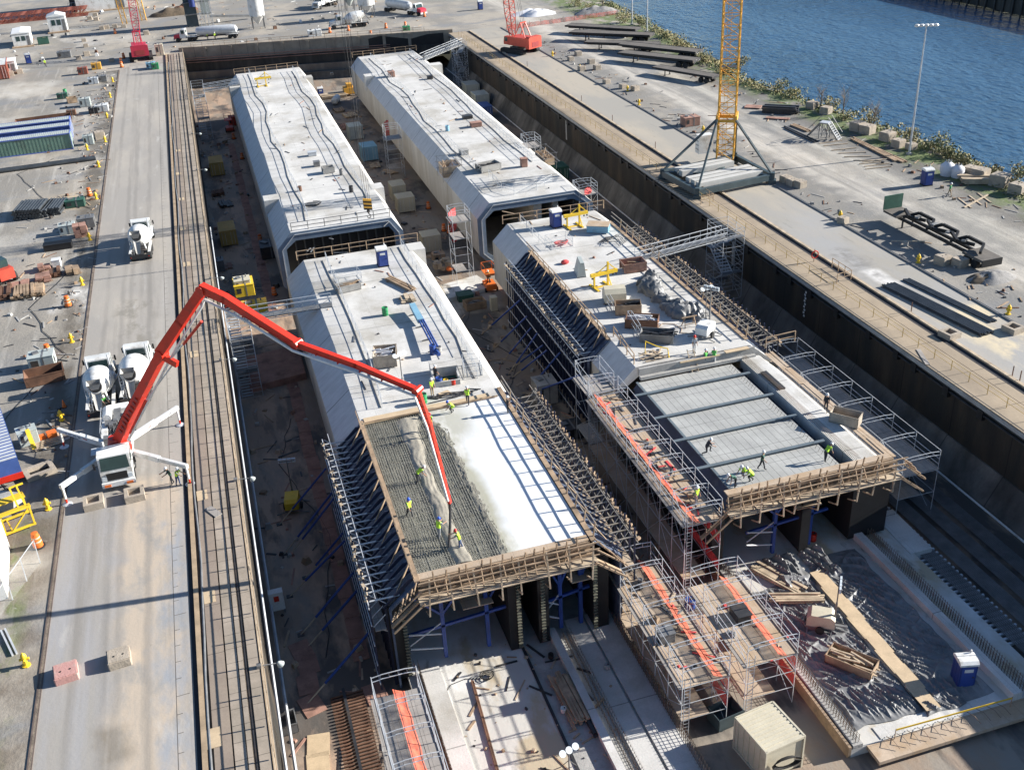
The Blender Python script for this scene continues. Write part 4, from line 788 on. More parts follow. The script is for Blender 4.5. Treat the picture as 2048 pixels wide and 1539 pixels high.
# boxed shutters on the segment flank
def timberbox(label,u,v,z,w,d,h,rz=0,mat='timber'):
    t=T('timber_shutter',label,'shutter',tuple(P(u,v,z)),rz); m=B(); m.bx(-w/2,w/2,-d/2,-d/2+.06,0,h); m.bx(-w/2,w/2,d/2-.06,d/2,0,h); m.bx(-w/2,-w/2+.06,-d/2,d/2,0,h); m.bx(w/2-.06,w/2,-d/2,d/2,0,h); m.o('panel','plywood',t,False); m=B(); rn=random.Random(int(u))
    for i in range(9): m.bar((rn.uniform(-w,w)*.6,rn.uniform(-d,d)*.6,rn.random()*h),(rn.uniform(-w,w)*.6,rn.uniform(-d,d)*.6,h*(.6+.8*rn.random())),.1,.06)
    m.o('strut',mat,t,False); m=B()
    for a in (-w/2-.15,w/2+.15):
        for b_ in (-d/2-.15,d/2+.15): m.tube((a,b_,-.6),(a,b_,h+.9),.03,n=4)
    for z_ in (h*.4,h,h+.8):
        for b_ in (-d/2-.15,d/2+.15): m.tube((-w/2-.4,b_,z_),(w/2+.4,b_,z_),.03,n=4)
        for a in (-w/2-.15,w/2+.15): m.tube((a,-d/2-.4,z_),(a,d/2+.4,z_),.03,n=4)
    m.o('scaffold_frame','steel_grey',t); return t
timberbox('timber shutter boxed in scaffold tubes on the left shoulder of the far right segment',900,348,-.2,2.6,3,1.6)
timberbox('timber shutter in scaffold tubes on the right shoulder of the far right segment',1090,322,0.2,1.6,4.5,1.0)
def stairs(label,x,y,zb,zt,w,run,n,rz=0):
    t=T('stair_tower',label,'stair tower',(x,y,zb),rz); h=zt-zb; fl=h/n
    q=B(); q.tube((0,0,0),(0,0,h+1.1),.035,n=5); p0=q.o('standard','galvanised',t); p0.location=(-w/2,0,0); rep(p0,[(w,0,0),(0,run,0),(w,run,0),(0,run*.5,0),(w,run*.5,0)])
    for k in range(n):
        m=B(); s=1 if k%2 else -1; ya,yb=(0.2,run-.6) if k%2==0 else (run-.2,.6)
        for xx in (-w*.45,w*.05) if k%2==0 else (-.05*w,w*.45): m.bar((xx,ya,k*fl),(xx,yb,(k+1)*fl),.05,.16)
        for i in range(9):
            f=(i+.5)/9; xa=-w*.45 if k%2==0 else -.05*w; m.bx(xa,xa+w*.5,ya+(yb-ya)*f-.12,ya+(yb-ya)*f+.12,(k+f)*fl,(k+f)*fl+.04)
        for xx in (-w*.48,w*.48): m.tube((xx,ya,k*fl+1),(xx,yb,(k+1)*fl+1),.025,n=4)
        m.o('stair_flight','galvanised',t)
        m=B(); m.bx(-w/2,w/2,yb-.4 if k%2==0 else -.1,yb+.7 if k%2==0 else yb,(k+1)*fl-.03,(k+1)*fl+.02); m.o('landing','steel_grey',t,False)
    m=B()
    for k in range(n+1):
        for z in (k*fl,k*fl+.55,k*fl+1.05):
            for xx in (-w/2,w/2): m.tube((xx,0,z),(xx,run,z),.022,n=4)
            for yy in (0,run): m.tube((-w/2,yy,z),(w/2,yy,z),.022,n=4)
    m.o('guard_frame','galvanised',t); return t
stairs('silver stair tower against the left dock wall beside the pump boom',-.9,102.6,FY,.6,2.3,3.6,5)
stairs('tall silver stair tower against the left dock wall at its far end',-.7,212.5,FY,.6,2.3,9,4)
stairs('silver stair tower against the right dock wall by the right gangway',56.4,103,FY,.9,2.7,4.2,4)
stairs('stair tower in the far right corner of the dock',56.4,230,FY,.6,2.4,5,4)
def gangway(label,a,b,w=1.1,wavy=0):
    a,b=V(a),V(b); t=T('gangway',label,'gangway',tuple(a)); d=b-a; L=d.length; n=V((-d.y,d.x,0)).normalized()
    m=B(); m.bar(V((0,0,-.06)),d+V((0,0,-.06)),w,.1); m.o('deck','steel_grey',t,False)
    m=B()
    for s in (-1,1):
        o=n*(s*w/2)
        for z in (-.25,.5,1.05): m.tube(o+V((0,0,z)),d+o+V((0,0,z)),.045,n=5)
        k=int(L/1.4)
        for i in range(k): f0,f1=i/k,(i+1)/k; m.tube(o+d*f0+V((0,0,-.25)),o+d*f1+V((0,0,.5)),.025,n=4)
    m.o('truss','galvanised',t); q=B(); q.tube((0,0,-.25),(0,0,1.05),.03,n=4); p0=q.o('post','galvanised',t); p0.location=n*(w/2); k=int(L/1.4); rep(p0,[d*(i/k)+n*(-w/2+s*w/2)-n*0-(n*(w/2))*0-(n*w/2 if 0 else V((0,0,0))) for i in range(0,k+1) for s in (-1,1) if not(i==0 and s==1)])
gangway('silver gangway from the left stair tower to the near left segment',(-.2,103.4,1.0),P(664,608,1.3))
gangway('silver gangway from the far left stair tower to the far left segment',(.3,215,1.0),P(480,168,1.4))
gangway('silver gangway from the far right corner stair to the far right segment',P(845,118,1.4),(56.6,232,1.))
gangway('silver gangway from the right stair tower to the near right segment',P(1275,517,1.35),(55.3,103.4,1.25))
# ================================================================ MACHINES
def wheel(par,c,r=.52,w=.35,name='wheel'):
    m=B(); m.lathe([(r*.6,-w/2),(r*.94,-w/2),(r,-w/2+.06),(r,w/2-.06),(r*.94,w/2),(r*.6,w/2)],(0,0,0),(1,0,0),14); a=m.o(name,'rubber',par); a.location=c
    m=B(); m.lathe([(r*.62,-w/2+.02),(r*.3,-w/2+.08),(r*.3,w/2-.08),(r*.62,w/2-.02)],(0,0,0),(1,0,0),12); m.o('rim','galvanised',a); return a
def cab_part(t,w,y0,y1,z0,z1,mat,hood=None):
    """cab with raked screen; front towards +y"""
    m=B(); m.prism([(y0,z0),(y1,z0),(y1,z0+(z1-z0)*.45),(y1-.32,z1-.08),(y1-.45,z1),(y0+.08,z1),(y0,z1-.08)],0,-w/2,w/2); m.o('cab',mat,t)
    m=B(); a=z0+(z1-z0)*.5; m.add([(-w/2+.12,y1-.02+.03,a),(w/2-.12,y1-.02+.03,a),(w/2-.2,y1-.27+.02,z1-.14),(-w/2+.2,y1-.27+.02,z1-.14)],[(0,1,2,3)]); m.o('windscreen','glass_dark',t,False)
    m=B(); m.bx(-w/2+.3,w/2-.3,y0-.02,y0+.03,a+.1,z1-.2); m.o('rear_window','glass_dark',t,False)
    for s in (-1,1): m=B(); m.bx(s*w/2-.012,s*w/2+.012,y0+.25,y1-.4,a,z1-.2); m.o('side_window','glass_dark',t,False)
def mirror(t,x,y,z):
    m=B(); m.tube((x*.85,y,z),(x*1.12,y+.1,z),.025,n=4); m.box((x*1.15,y+.1,z-.25),(.16,.1,.5)); m.o('mirror','black',t)
def mixer():
    t=T('mixer_truck','','mixer truck',group='white concrete mixer trucks')
    m=B(); m.bx(-.45,.45,-4.6,4.3,.75,1.05); m.bx(-1.2,1.2,-3.6,-.6,1.05,1.12); m.o('chassis','dark_steel',t,False)
    cab_part(t,2.3,1.9,3.4,1.0,3.1,'white_paint')
    m=B(); m.prism([(3.4,.95),(4.9,.95),(4.95,1.5),(4.7,1.85),(3.4,2.1)],0,-.95,.95); m.o('hood','white_paint',t); m=B(); m.bx(-.6,.6,4.93,4.99,1.0,1.65); m.o('grille','steel_grey',t,False); m=B(); m.bx(-1.15,1.15,4.9,5.15,.55,.9); m.o('bumper','galvanised',t)
    for s in (-1,1):
        m=B(); m.lathe([(.14,0),(.14,.06)],(s*.78,4.9,1.35),(0,1,0),8); m.o('headlight','lamp_glass',t)
        m=B(); m.prism([(3.2,1.0),(3.25,1.35),(3.7,1.55),(4.4,1.5),(4.85,1.15),(4.85,1.05),(4.4,1.35),(3.7,1.4),(3.35,1.2)],0,s*.9-.3,s*.9+.3); m.o('front_fender','white_paint',t)
        wheel(t,(s*1.02,4.0,.52)); mirror(t,s*1.25,3.2,2.3)
        for y in (-1.0,-2.3,-3.55): wheel(t,(s*.98,y,.52),.52,.55)
        m=B(); m.bx(s*1.25-.28,s*1.25+.02,-4.3,-.3,1.12,1.2) if s>0 else m.bx(s*1.25-.02,s*1.25+.28,-4.3,-.3,1.12,1.2); m.o('rear_fender','white_paint',t)
        m=B(); m.tube((s*1.0,1.65,1.),(s*1.0,1.65,3.5),.08); m.o('exhaust_stack','galvanised',t)
    m=B(); m.lathe([(.45,1.0),(.6,1.4),(.8,1.42),(.8,1.6),(.66,1.62),(.66,1.9)],(.75,.6,.1),(0,0,1),10); m.o('water_tank','galvanised',t)
    ax=V((0,-5.1,1.45)).normalized(); m=B(); m.lathe([(.3,-.2),(.9,-.05),(1.25,.8),(1.36,1.6),(1.36,2.1),(1.2,3.1),(.9,4.2),(.66,4.75),(.64,4.9),(.54,4.9),(.48,4.3)],(0,.85,1.75),ax,22); d=m.o('drum','white_paint',t)
    m=B()
    for r_,q_ in ((1.375,1.6),(1.24,2.95)): m.lathe([(r_-.02,q_),(r_,q_+.02),(r_,q_+.1),(r_-.02,q_+.12)],(0,.85,1.75),ax,22)
    m.o('drum_band','galvanised',d); m=B(); m.lathe([(.56,4.88),(.56,4.93)],(0,.85,1.75),ax,14); m.o('drum_mouth','black',d)
    m=B(); m.bx(-.75,.75,1.2,1.55,1.05,2.2); m.bar((-.7,-2.9,1.1),(-.5,-3.1,2.6),.14); m.bar((.7,-2.9,1.1),(.5,-3.1,2.6),.14); m.o('drum_pedestal','white_paint',t)
    m=B(); m.add([(-.6,-4.75,3.7),(.6,-4.75,3.7),(.6,-4.05,3.9),(-.6,-4.05,3.9),(-.3,-4.5,3.1),(.3,-4.5,3.1),(.3,-4.0,3.15),(-.3,-4.0,3.15)],[(0,1,5,4),(1,2,6,5),(2,3,7,6),(3,0,4,7)]); m.o('charge_hopper','grey_concrete',t)
    m=B()
    for k in range(7):
        a=PI*k/6; b_=PI*(k+1)/6
        if k<6:
            p=lambda a,s,z,y:(math.cos(a)*s,y,z-math.sin(a)*s*.8); m.quad(p(a,.42,2.75,-4.1),p(b_,.42,2.75,-4.1),p(b_,.28,1.5,-5.1),p(a,.28,1.5,-5.1))
    m.o('chute','grey_concrete',t)
    m=B(); m.bx(-1.2,1.2,-4.65,-4.5,.55,1.0); m.o('rear_bumper','dark_steel',t,False)
    for s in (-1,1): m=B(); m.bx(s*1.05-.07,s*1.05+.07,-4.68,-4.64,.7,.8); m.o('tail_light','red_paint',t,False)
    m=B(); 
    for a in (-.9,-.6): m.tube((a,-4.4,1),(a,-4.2,3.6),.03,n=4)
    for k in range(8): m.tube((-.9,-4.4+.025*k,1.1+k*.32),(-.6,-4.4+.025*k,1.1+k*.32),.02,n=4)
    m.o('ladder','galvanised',t); return t
mx=mixer(); a=P(287,526); b=P(196,838); c=P(280,808)
q=P(700,55)
series(mx,[((a.x,a.y+4.9,0),R(-3),'lone white mixer truck parked on the left haul road with nothing beside it'),((b.x+.4,b.y+4.2,0),R(1),'left one of the two white mixer trucks backed up to the pump truck'),((c.x,c.y+4.0,0),R(-4),'right one of the two mixer trucks at the pump, behind the red boom'),((q.x,q.y,0),R(88),'white mixer truck seen side on behind the far end of the dock'),((P(655,18).x,P(655,18).y+4,0),R(140),'white truck facing us beside the white tank at the top of the photo')])
# ---- pump truck
M('crimson_paint_dark',(.32,.04,.04),.5,.1)
def pump():
    t=T('pump_truck','white concrete pump truck with long red folding boom and spread outriggers','pump truck',(-12.25,80,0),R(181))
    wl=lambda p: t.matrix_basis.inverted()@V(p)
    bpy.context.view_layer.update(); MI=t.matrix_world.inverted(); wl=lambda p: MI@V(p)
    m=B(); m.bx(-.5,.5,-7.5,3.6,.7,1.05); m.bx(-1.25,1.25,-6.6,1.2,1.05,1.35); m.o('chassis','white_paint',t,False)
    cab_part(t,2.45,1.75,3.75,.7,3.05,'white_paint')
    m=B(); m.bx(-.8,.8,3.76,3.82,.95,1.6); m.o('grille','black',t,False); m=B(); m.bx(-1.28,1.28,3.7,4.0,.45,.85); m.o('bumper','white_paint',t,False)
    for s in (-1,1):
        m=B(); m.bx(s*.98-.18,s*.98+.18,3.76,3.83,1.0,1.35); m.o('headlight','lamp_glass',t,False); m=B(); m.bx(s*.85-.25,s*.85+.25,3.98,4.03,.5,.72); m.o('bumper_marker','orange_plastic',t,False)
        mirror(t,s*1.35,3.4,2.3); wheel(t,(s*1.05,2.6,.52)); wheel(t,(s*1.05,.9,.52))
        for y in (-4.2,-5.5,-6.8): wheel(t,(s*1.0,y,.52),.52,.5)
        m=B(); m.bx(s*1.0-.25,s*1.0+.25,-6.5,-1.2,1.35,1.75); m.o('side_locker','white_paint',t,False)
        m=B(); m.bar((s*.35,3.55,2.05),(s*.75,3.62,2.35),.04); m.o('wiper','black',t)
    m=B(); m.bx(-.9,.9,-8.3,-7.2,.7,1.5); m.o('hopper','white_paint',t,False); m=B(); m.bx(-.3,.3,-7,-1.6,1.4,1.7); m.o('pump_cylinder','steel_grey',t,False)
        # outriggers: feet at real ground points
    for (u,v),root,zr in (((520/3.848,760+955/3.848),(-.9,.6,1.5),1.9),((1465/3.848,760+800/3.848),(.9,.6,1.5),1.9),((1390/3.848,760+345/3.848),(1,-1.2,1.6),2.1),((497/3.848,760+515/3.848),(-1,-1.2,1.6),2.1)):
        f=wl(P(u,v,0)); f.z=0; s=1 if f.x>0 else -1; a=V((s*abs(root[0]),root[1],root[2])); e=V((f.x,f.y,1.75)); m=B(); m.bar(a,a.lerp(e,.55),.36,.48); m.bar(a.lerp(e,.5),e+(e-a).normalized()*.15,.27,.36); m.o('outrigger_beam','white_paint',t,False)
        if root[1]<0:
            d_=(e-a).normalized(); sv=V((-d_.y,d_.x,0)).normalized(); sv=sv if sv.y>0 else -sv; m=B(); rn=random.Random(int(u))
            for k in range(15):
                if k in (3,7,11): continue
                c_=a.lerp(e,.5+.026*k)+sv*(.137 if k>1 else .182); m.bar(c_-V((0,0,.07)),c_+d_*rn.uniform(-.03,.05)+V((0,0,.07)),.02,rn.uniform(.03,.07))
            m.o('lettering','navy_steel',t,False); m=B(); c_=a.lerp(e,.34)+sv*.185; m.bar(c_,c_+d_*.5+V((0,0,.06)),.015,.07); m.o('emblem_stripe','red_paint',t,False)
        m=B(); m.tube(e,V((e.x,e.y,.55)),.11); m.o('outrigger_jack','white_paint',t); m=B(); m.tube((e.x,e.y,.55),(e.x,e.y,.18),.085); m.o('jack_ram','red_paint',t); m=B(); m.lathe([(.4,0),(.4,.06),(.15,.16)],(e.x,e.y,0),(0,0,1),10); m.o('foot_plate','galvanised',t)
    # boom, world points lie in one vertical plane
    W_=lambda *p: wl(p)
    pts=[W_(-11.95,79.1,2.5),W_(-6.4,73.15,12.6),W_(-2.5,70.05,18.3),W_(3.0,65.6,15.1),W_(10.0,59.95,12.9),W_(10.5,59.57,10.4),W_(11.23,58.98,4.2)]
    m=B(); m.lathe([(1.1,1.3),(1.1,1.8),(.9,1.95)],(pts[0].x,pts[0].y,0),(0,0,1),16); m.o('pedestal','white_paint',t)
    m=B(); m.lathe([(1.05,0),(1.05,.3),(.8,.6),(.62,1.3)],(pts[0].x,pts[0].y,pts[0].z-.6),(0,0,1),16); m.o('turret','red_paint',t)
    sec=[('boom_arm',[pts[0],pts[0].lerp(pts[1],.3)+V((0,0,.25)),pts[1]],(.86,.64),.74),('boom_arm',[pts[1]+V((0,0,.2)),pts[1].lerp(pts[2],.5)+V((0,0,.1)),pts[2]],(.74,.6),.66),('boom_arm',[pts[2]+V((0,0,.1)),pts[2].lerp(pts[3],.25)+V((0,0,.35)),pts[3]],(.66,.5),.55),('boom_arm',[pts[3],pts[3].lerp(pts[4],.5)+V((0,0,.15)),pts[4]],(.46,.34),.38),('boom_tip',[pts[4],pts[5],pts[6]],(.32,.2),.27)]
    for n,ps,(h0,h1),w in sec:
        m=B(); k=len(ps)
        for i in range(k-1):
            a,b_=ps[i],ps[i+1]; ha=h0+(h1-h0)*i/(k-1); hb=h0+(h1-h0)*(i+1)/(k-1); d=(b_-a).normalized(); u=d.cross(V((0,0,1))).normalized(); nn=u.cross(d); q=[]
            for p,h in ((a-d*.12,ha),(b_+d*.12,hb)):
                for x,y in ((-1,-1),(1,-1),(1,1),(-1,1)): q.append(p+u*(x*w/2)+nn*(y*h/2))
            m.hexa(q)
        m.o(n,'red_paint',t,False)
    sd_=(pts[2]-pts[0]).cross(V((0,0,1))).normalized()
    for p,r_ in ((pts[1],.38),(pts[2],.36),(pts[3],.3),(pts[4],.26)): m=B(); m.lathe([(r_,-.38),(r_,.38)],p,sd_,10); m.o('boom_joint','red_paint',t)
    pa=pts[1]+V((0,0,0)); d1=(pts[2]-pts[0]).normalized(); 
    m=B(); m.bar(pts[1]-V((0,0,.2)),pts[1]+(pts[4]-pts[2]).normalized()*1.3-V((0,0,.3)),.3,.5); m.o('knuckle_link','red_paint',t,False)
    for a,b_ in ((.25,.9),):
        m=B(); o=sd_*0+V((0,0,-.9)); m.tube(pts[0].lerp(pts[1],.25)+o,pts[0].lerp(pts[1],.62)+o*.9,.13); m.o('ram_cylinder','red_paint',t); m=B(); m.tube(pts[0].lerp(pts[1],.6)+o*.9,pts[1]+(pts[4]-pts[2]).normalized()*1.0-V((0,0,.3)),.07); m.o('ram_rod','galvanised',t)
        o=V((0,0,-.75))+ (pts[4]-pts[2]).normalized()*.5; m=B(); m.tube(pts[1].lerp(pts[2],.35)+o,pts[1].lerp(pts[2],.75)+o*1.2,.11); m.o('ram_cylinder','red_paint',t); m=B(); m.tube(pts[1].lerp(pts[2],.05)+o*.8,pts[1].lerp(pts[2],.4)+o,.06); m.o('ram_rod','galvanised',t)
    off=sd_*-.42; off=off if (MI.inverted().to_3x3()@off).y<0 else -off
    d_=(pts[2]-pts[0]).normalized(); un=(V((0,0,-1))+d_*d_.z).normalized()
    m=B(); m.path([pts[0].lerp(pts[1],.12)+un*.7,pts[0].lerp(pts[1],.9)+un*.75,pts[1].lerp(pts[2],.2)+un*.7,pts[1].lerp(pts[2],.85)+un*.6,pts[2]+V((0,0,-.75)),pts[2].lerp(pts[3],.5)+off-V((0,0,.15)),pts[3]+off*1.2-V((0,0,.3)),pts[3].lerp(pts[4],.5)+off*.9-V((0,0,.2)),pts[4]+off-V((0,0,.2)),pts[5]+off*.9,pts[6]+off*.6+V((0,0,.3)),pts[6]],.1,6); m.o('delivery_pipe','white_paint',t)
    m=B(); rn=random.Random(12); on_=off.normalized()*.437; d_=(pts[1]-pts[0]).normalized()
    for k in range(9):
        c_=pts[0].lerp(pts[1],.16+.045*k)+on_+V((0,0,.1)); m.bar(c_,c_+d_*rn.uniform(.2,.3),.02,.34)
    m.o('lettering','crimson_paint_dark',t,False)
    m=B()
    for k in range(22):
        f=(k+.5)/22; seg_=[pts[2],pts[3],pts[4],pts[5],pts[6]]; i=min(3,int(f*4)); p=seg_[i].lerp(seg_[i+1],f*4-i); m.bar(p,p+off*.8-V((0,0,.1)),.09)
    m.o('pipe_bracket','red_paint',t,False)
    m=B(); m.path([pts[6],pts[6]-V((0,0,.6)),wl((11.0,58.5,2.4)),wl((10.65,57.9,1.15))],[.12,.1,.1,.09],8); m.o('end_hose','dark_steel',t)
    m=B(); rn=random.Random(4)
    for k in range(16): y=rn.uniform(-6.3,.6); m.box((rn.uniform(-.9,.9),y,1.35),(rn.uniform(.2,.6),rn.uniform(.3,.8),rn.uniform(.2,.7)))
    m.o('deck_equipment','steel_grey',t,False); m=B()
    for k in range(5): o=(k-2)*.12; m.path([pts[0]+V((o,0,.9)),pts[0].lerp(pts[1],.35)+V((o,0,.75)),pts[0].lerp(pts[1],.6)+V((o*.5,0,.5))],.04,4)
    m.path([pts[1]+V((0,0,.5)),pts[1].lerp(pts[2],.5)+V((.1,0,.5)),pts[2]+V((0,0,.3))],.035,4)
    m.o('hydraulic_hose','black',t); m=B()
    for s in (-1,1):
        for k in range(6): m.tube((s*1.2,-6.3+k*.9,1.75),(s*1.2,-6.3+k*.9,2.4),.025,n=4)
        m.tube((s*1.2,-6.3,2.4),(s*1.2,-1.8,2.4),.025,n=4)
    m.o('deck_railing','galvanised',t); m=B(); m.lathe([(.35,-.8),(.4,-.75),(.4,.75),(.35,.8)],(.75,-5.6,2.05),(0,1,0),10); m.o('water_tank','white_paint',t)
    m=B(); m.bx(1.35,1.95,-.2,.9,1.9,1.94); m.o('control_board','galvanised',t,False)
    return t
pump()
# ---- lattice mast / crawler cranes
def lattice(m,a,b,w,n,r=.06,w2=None,tri=False,cr=.7):
    a,b=V(a),V(b); d=(b-a).normalized(); u=d.cross(V((0,1,0))); 
    if u.length<.1: u=d.cross(V((1,0,0)))
    u.normalize(); v=d.cross(u); w2=w2 or w; C=[(-1,-1),(1,-1),(1,1),(-1,1)]
    def pt(c,f): ww=w+(w2-w)*f; return a.lerp(b,f)+u*(c[0]*ww/2)+v*(c[1]*ww/2)
    for c in C: m.bar(pt(c,0),pt(c,1),r*2)
    for i in range(n):
        f0,f1=i/n,(i+1)/n
        for k in range(4):
            c,e=C[k],C[(k+1)%4]; m.tube(pt(c,f0),pt(e,f0),r*cr,n=4)
            if (i+k)%2: m.tube(pt(c,f0),pt(e,f1),r*cr,n=4)
            else: m.tube(pt(e,f0),pt(c,f1),r*cr,n=4)
def tower_crane():
    c=(P(1425,325,.8)+P(1463,330,.8)+P(1475,318,.8)+P(1437,312,.8))/4; c.z=0; H=54
    t=T('tower_crane','yellow lattice tower crane mast on a dark steel cross base','tower crane',tuple(c),R(-32)); w=2.3
    for k in range(9): m=B(); lattice(m,(0,0,1.2+k*6),(0,0,1.2+(k+1)*6),w,4,.085); m.o('mast_section','crane_yellow',t,False)
    m=B(); m.bx(-.35,.35,-.35,.35,3,H); 
    m=B()
    for s in (-1,1):
        m.tube((s*.25-.3,.4,1.5),(s*.25-.3,.4,H),.03,n=4)
    for i in range(int(H/.4)): m.tube((-.55,.4,1.5+i*.4),(-.05,.4,1.5+i*.4),.02,n=3)
    m.o('ladder','crane_yellow',t)
    for z in (14,26,38): m=B(); m.bx(-1.05,1.05,-1.05,.1,z,z+.05); m.o('rest_platform','dark_steel',t,False)
    for z in (7.2,13.2): m=B(); [m.bx(-1.5 if a==0 else -1.3,1.5 if a==0 else 1.3,-1.3,1.3,z+.02,z+.1) for a in ()]; 
    m=B(); m.bx(-1.45,-1.15,-1.45,1.45,6.6,7.5); m.bx(1.15,1.45,-1.45,1.45,6.6,7.5); m.bx(-1.15,1.15,-1.45,-1.15,6.6,7.0); m.bx(-1.15,1.15,1.15,1.45,6.6,7.0); m.o('collar','crane_yellow',t,False)
    q=B(); q.bx(-1.5,1.5,-1.5,1.5,H,H+2); q.o('slewing_ring','crane_yellow',t,False)
    MI=Matrix.Rotation(R(32),3,'Z'); L=lambda p: MI@(V(p)-c)
    cs=[L(P(1325,345,1.)),L(P(1395,383,1.)),L(P(1545,352,1.)),L(P(1470,312,1.))]
    m=B()
    for i in range(4): a,b=cs[i],cs[(i+1)%4]; a=V((a.x,a.y,.9)); b=V((b.x,b.y,.9)); m.bar(a,b,.5,.8)
    m.bar(V((cs[0].x,cs[0].y,.85)),V((cs[2].x,cs[2].y,.85)),.55,.7); m.bar(V((cs[1].x,cs[1].y,.84)),V((cs[3].x,cs[3].y,.84)),.55,.68); m.o('base_frame','base_steel',t,False)
    for i in range(4): m=B(); m.bar((cs[i].x,cs[i].y,1.2),((-1.25 if cs[i].x<0 else 1.25),(-1.25 if cs[i].y<0 else 1.25),7),.26); m.o('base_strut','base_steel',t,False); m=B(); m.box((cs[i].x,cs[i].y,0),(1.0,1.0,.55)); m.box((cs[i].x,cs[i].y,.5),(.6,.6,1.0)); m.o('bogie','base_steel',t,False)
    d=(cs[2]-cs[1]); d.z=0; dn=d.normalized(); nn=V((-dn.y,dn.x,0)); mid=(cs[1]+cs[2])/2
    for k in range(5):
        o=mid+nn*(1.4+k*1.25 if k<3 else 3.2+k*1.25); o.z=1.3; m=B(); ln=5 if k<3 else 4.2; m.bar(o-dn*ln,o+dn*ln,.95,.75); m.o('ballast_block','grey_concrete',t,False) if k<0 else m.o('ballast_block',M('ballast',(.5,.49,.46),.85,.06) and 'ballast',t,False)
    o=L(P(1408,300,1.6)); o.z=1.3; m=B(); m.box(o,(2.2,1.3,2.6),R(32)); m.o('switch_cabinet','white_paint',t,False)
    m=B()
    for k in range(3): m.box(o+V((0,0,.5+k*.6)),(2.24,.9,.18),R(32))
    m.o('cabinet_vent','grey_concrete',t,False)
    m=B()
    for i in range(14): a=cs[1].lerp(cs[0],i/14); m.bar((a.x-.8*nn.x*0,a.y,.35),(a.x-1.6*dn.x,a.y-1.6*dn.y,.35),.08,.05)
    m.o('walkway','dark_steel',t,False)
tower_crane()
def crawler(label,c,rz,mat,bl,be,bw,boomrz=0,detail=True):
    """house faces -y (counterweight), boom leaves towards +y"""
    t=T('crawler_crane',label,'crawler crane',c,rz)
    for s in (-1,1):
        m=B(); m.prism([(-3.4,.25),(-3.0,0),(3.0,0),(3.4,.25),(3.5,.65),(3.1,1.05),(-3.1,1.05),(-3.5,.65)],0,s*2.1-.45,s*2.1+.45); m.o('crawler_track','rubber',t,False)
    m=B(); m.bx(-1.7,1.7,-1.3,1.3,.5,1.3); m.o('carbody','dark_steel',t,False); m=B(); m.lathe([(1.2,1.3),(1.2,1.55)],(0,0,0),(0,0,1),14); m.o('slew_ring','steel_grey',t)
    m=B(); m.bx(-1.6,1.6,-3.6,1.8,1.55,3.3); m.o('house',mat,t,False); m=B(); m.prism([(-1.9,1.3),(1.9,1.3),(1.9,3.5),(1.5,3.7),(-1.5,3.7),(-1.9,3.5)],1,-4.7,-3.6); m.o('counterweight',mat,t,False)
    m=B(); m.bx(-1.0,1.0,-4.75,-4.69,1.6,2.6); m.o('rear_panel',M(mat+'_dark',(.32,.04,.04),.5,.1) and mat+'_dark',t,False)
    m=B(); m.prism([(1.8,1.6),(3.2,1.6),(3.2,2.3),(2.9,3.3),(1.8,3.3)],0,-1.65,-.7); m.o('cab',mat,t,False); m=B(); m.bx(-1.55,-.8,3.0,3.12,2.35,3.1); m.bx(-1.66,-1.64,2.0,2.9,2.3,3.1); m.o('cab_window','glass_dark',t,False)
    m=B()
    for s in (-1,1): m.bar((s*.9,-2.6,3.3),(s*.7,-1.2,6.2),.2); m.bar((s*.9,.5,3.3),(s*.7,-1.2,6.2),.14)
    m.bar((-.9,-1.2,6.2),(.9,-1.2,6.2),.25); m.o('gantry',mat,t,False)
    a=V((0,1.9,1.9)); d=V((math.sin(boomrz)*math.cos(be),math.cos(boomrz)*math.cos(be),math.sin(be)))
    m=B(); lattice(m,a,a+d*6,.7,5,.07,bw); m.o('boom_butt',mat,t,False)
    k=int((bl-6)/7)
    for i in range(k): m=B(); lattice(m,a+d*(6+i*7),a+d*(13+i*7),bw,6,.07); m.o('boom_section',mat,t,False)
    m=B()
    for s in (-.5,.5): m.tube((s,-1.2,6.2),a+d*bl+V((s*.5,0,0)),.035,n=4)
    m.tube((0,-2,3.3),a+d*bl*.98,.03,n=4); m.o('pendant_rope','dark_steel',t); return t
q=P(1040,104,0); crawler('red crawler crane with lattice boom standing on the right quay',(q.x,q.y,0),R(28),'orange_red',34,R(66),1.6,R(35))
q=P(283,122,0); crawler('crimson crawler crane with its back to us at the end of the left haul road',(q.x,q.y+3,0),R(2),'crimson_paint',34,R(64),1.6,R(6))
# ---- hanging hook block
hb=T('hook_block','black and yellow striped hook block hanging from ropes above the far left segment','hook block',tuple(PY(735,409,121))); m=B()
for i in range(6):
    m.k=i%2; m.add([(x,y,z) for y in (-.2,.2) for x,z in ((-.5,-.62+i*.22+.1),(.5,-.62+i*.22-.1),(.5,-.4+i*.22-.1),(-.5,-.4+i*.22+.1))],[(0,1,2,3),(4,7,6,5),(0,4,5,1),(1,5,6,2),(2,6,7,3),(3,7,4,0)])
m.o('striped_block',['black','crane_yellow'],hb,False); m=B(); m.lathe([(.15,-1.0),(.22,-.9),(.15,-.62)],(0,0,0),(0,0,1),8); m.path([(0,0,-1),(.05,0,-1.2),(.25,0,-1.4),(.2,0,-1.65),(-.05,0,-1.7),(-.2,0,-1.5)],.07,5); m.o('hook','dark_steel',hb)
m=B()
for x,y in ((-.35,0),(.35,0),(-.1,.15),(.12,-.15)): m.tube((x,y,.6),(x*2.2,y*2,70),.022,n=4)
m.o('rope','dark_steel',hb)
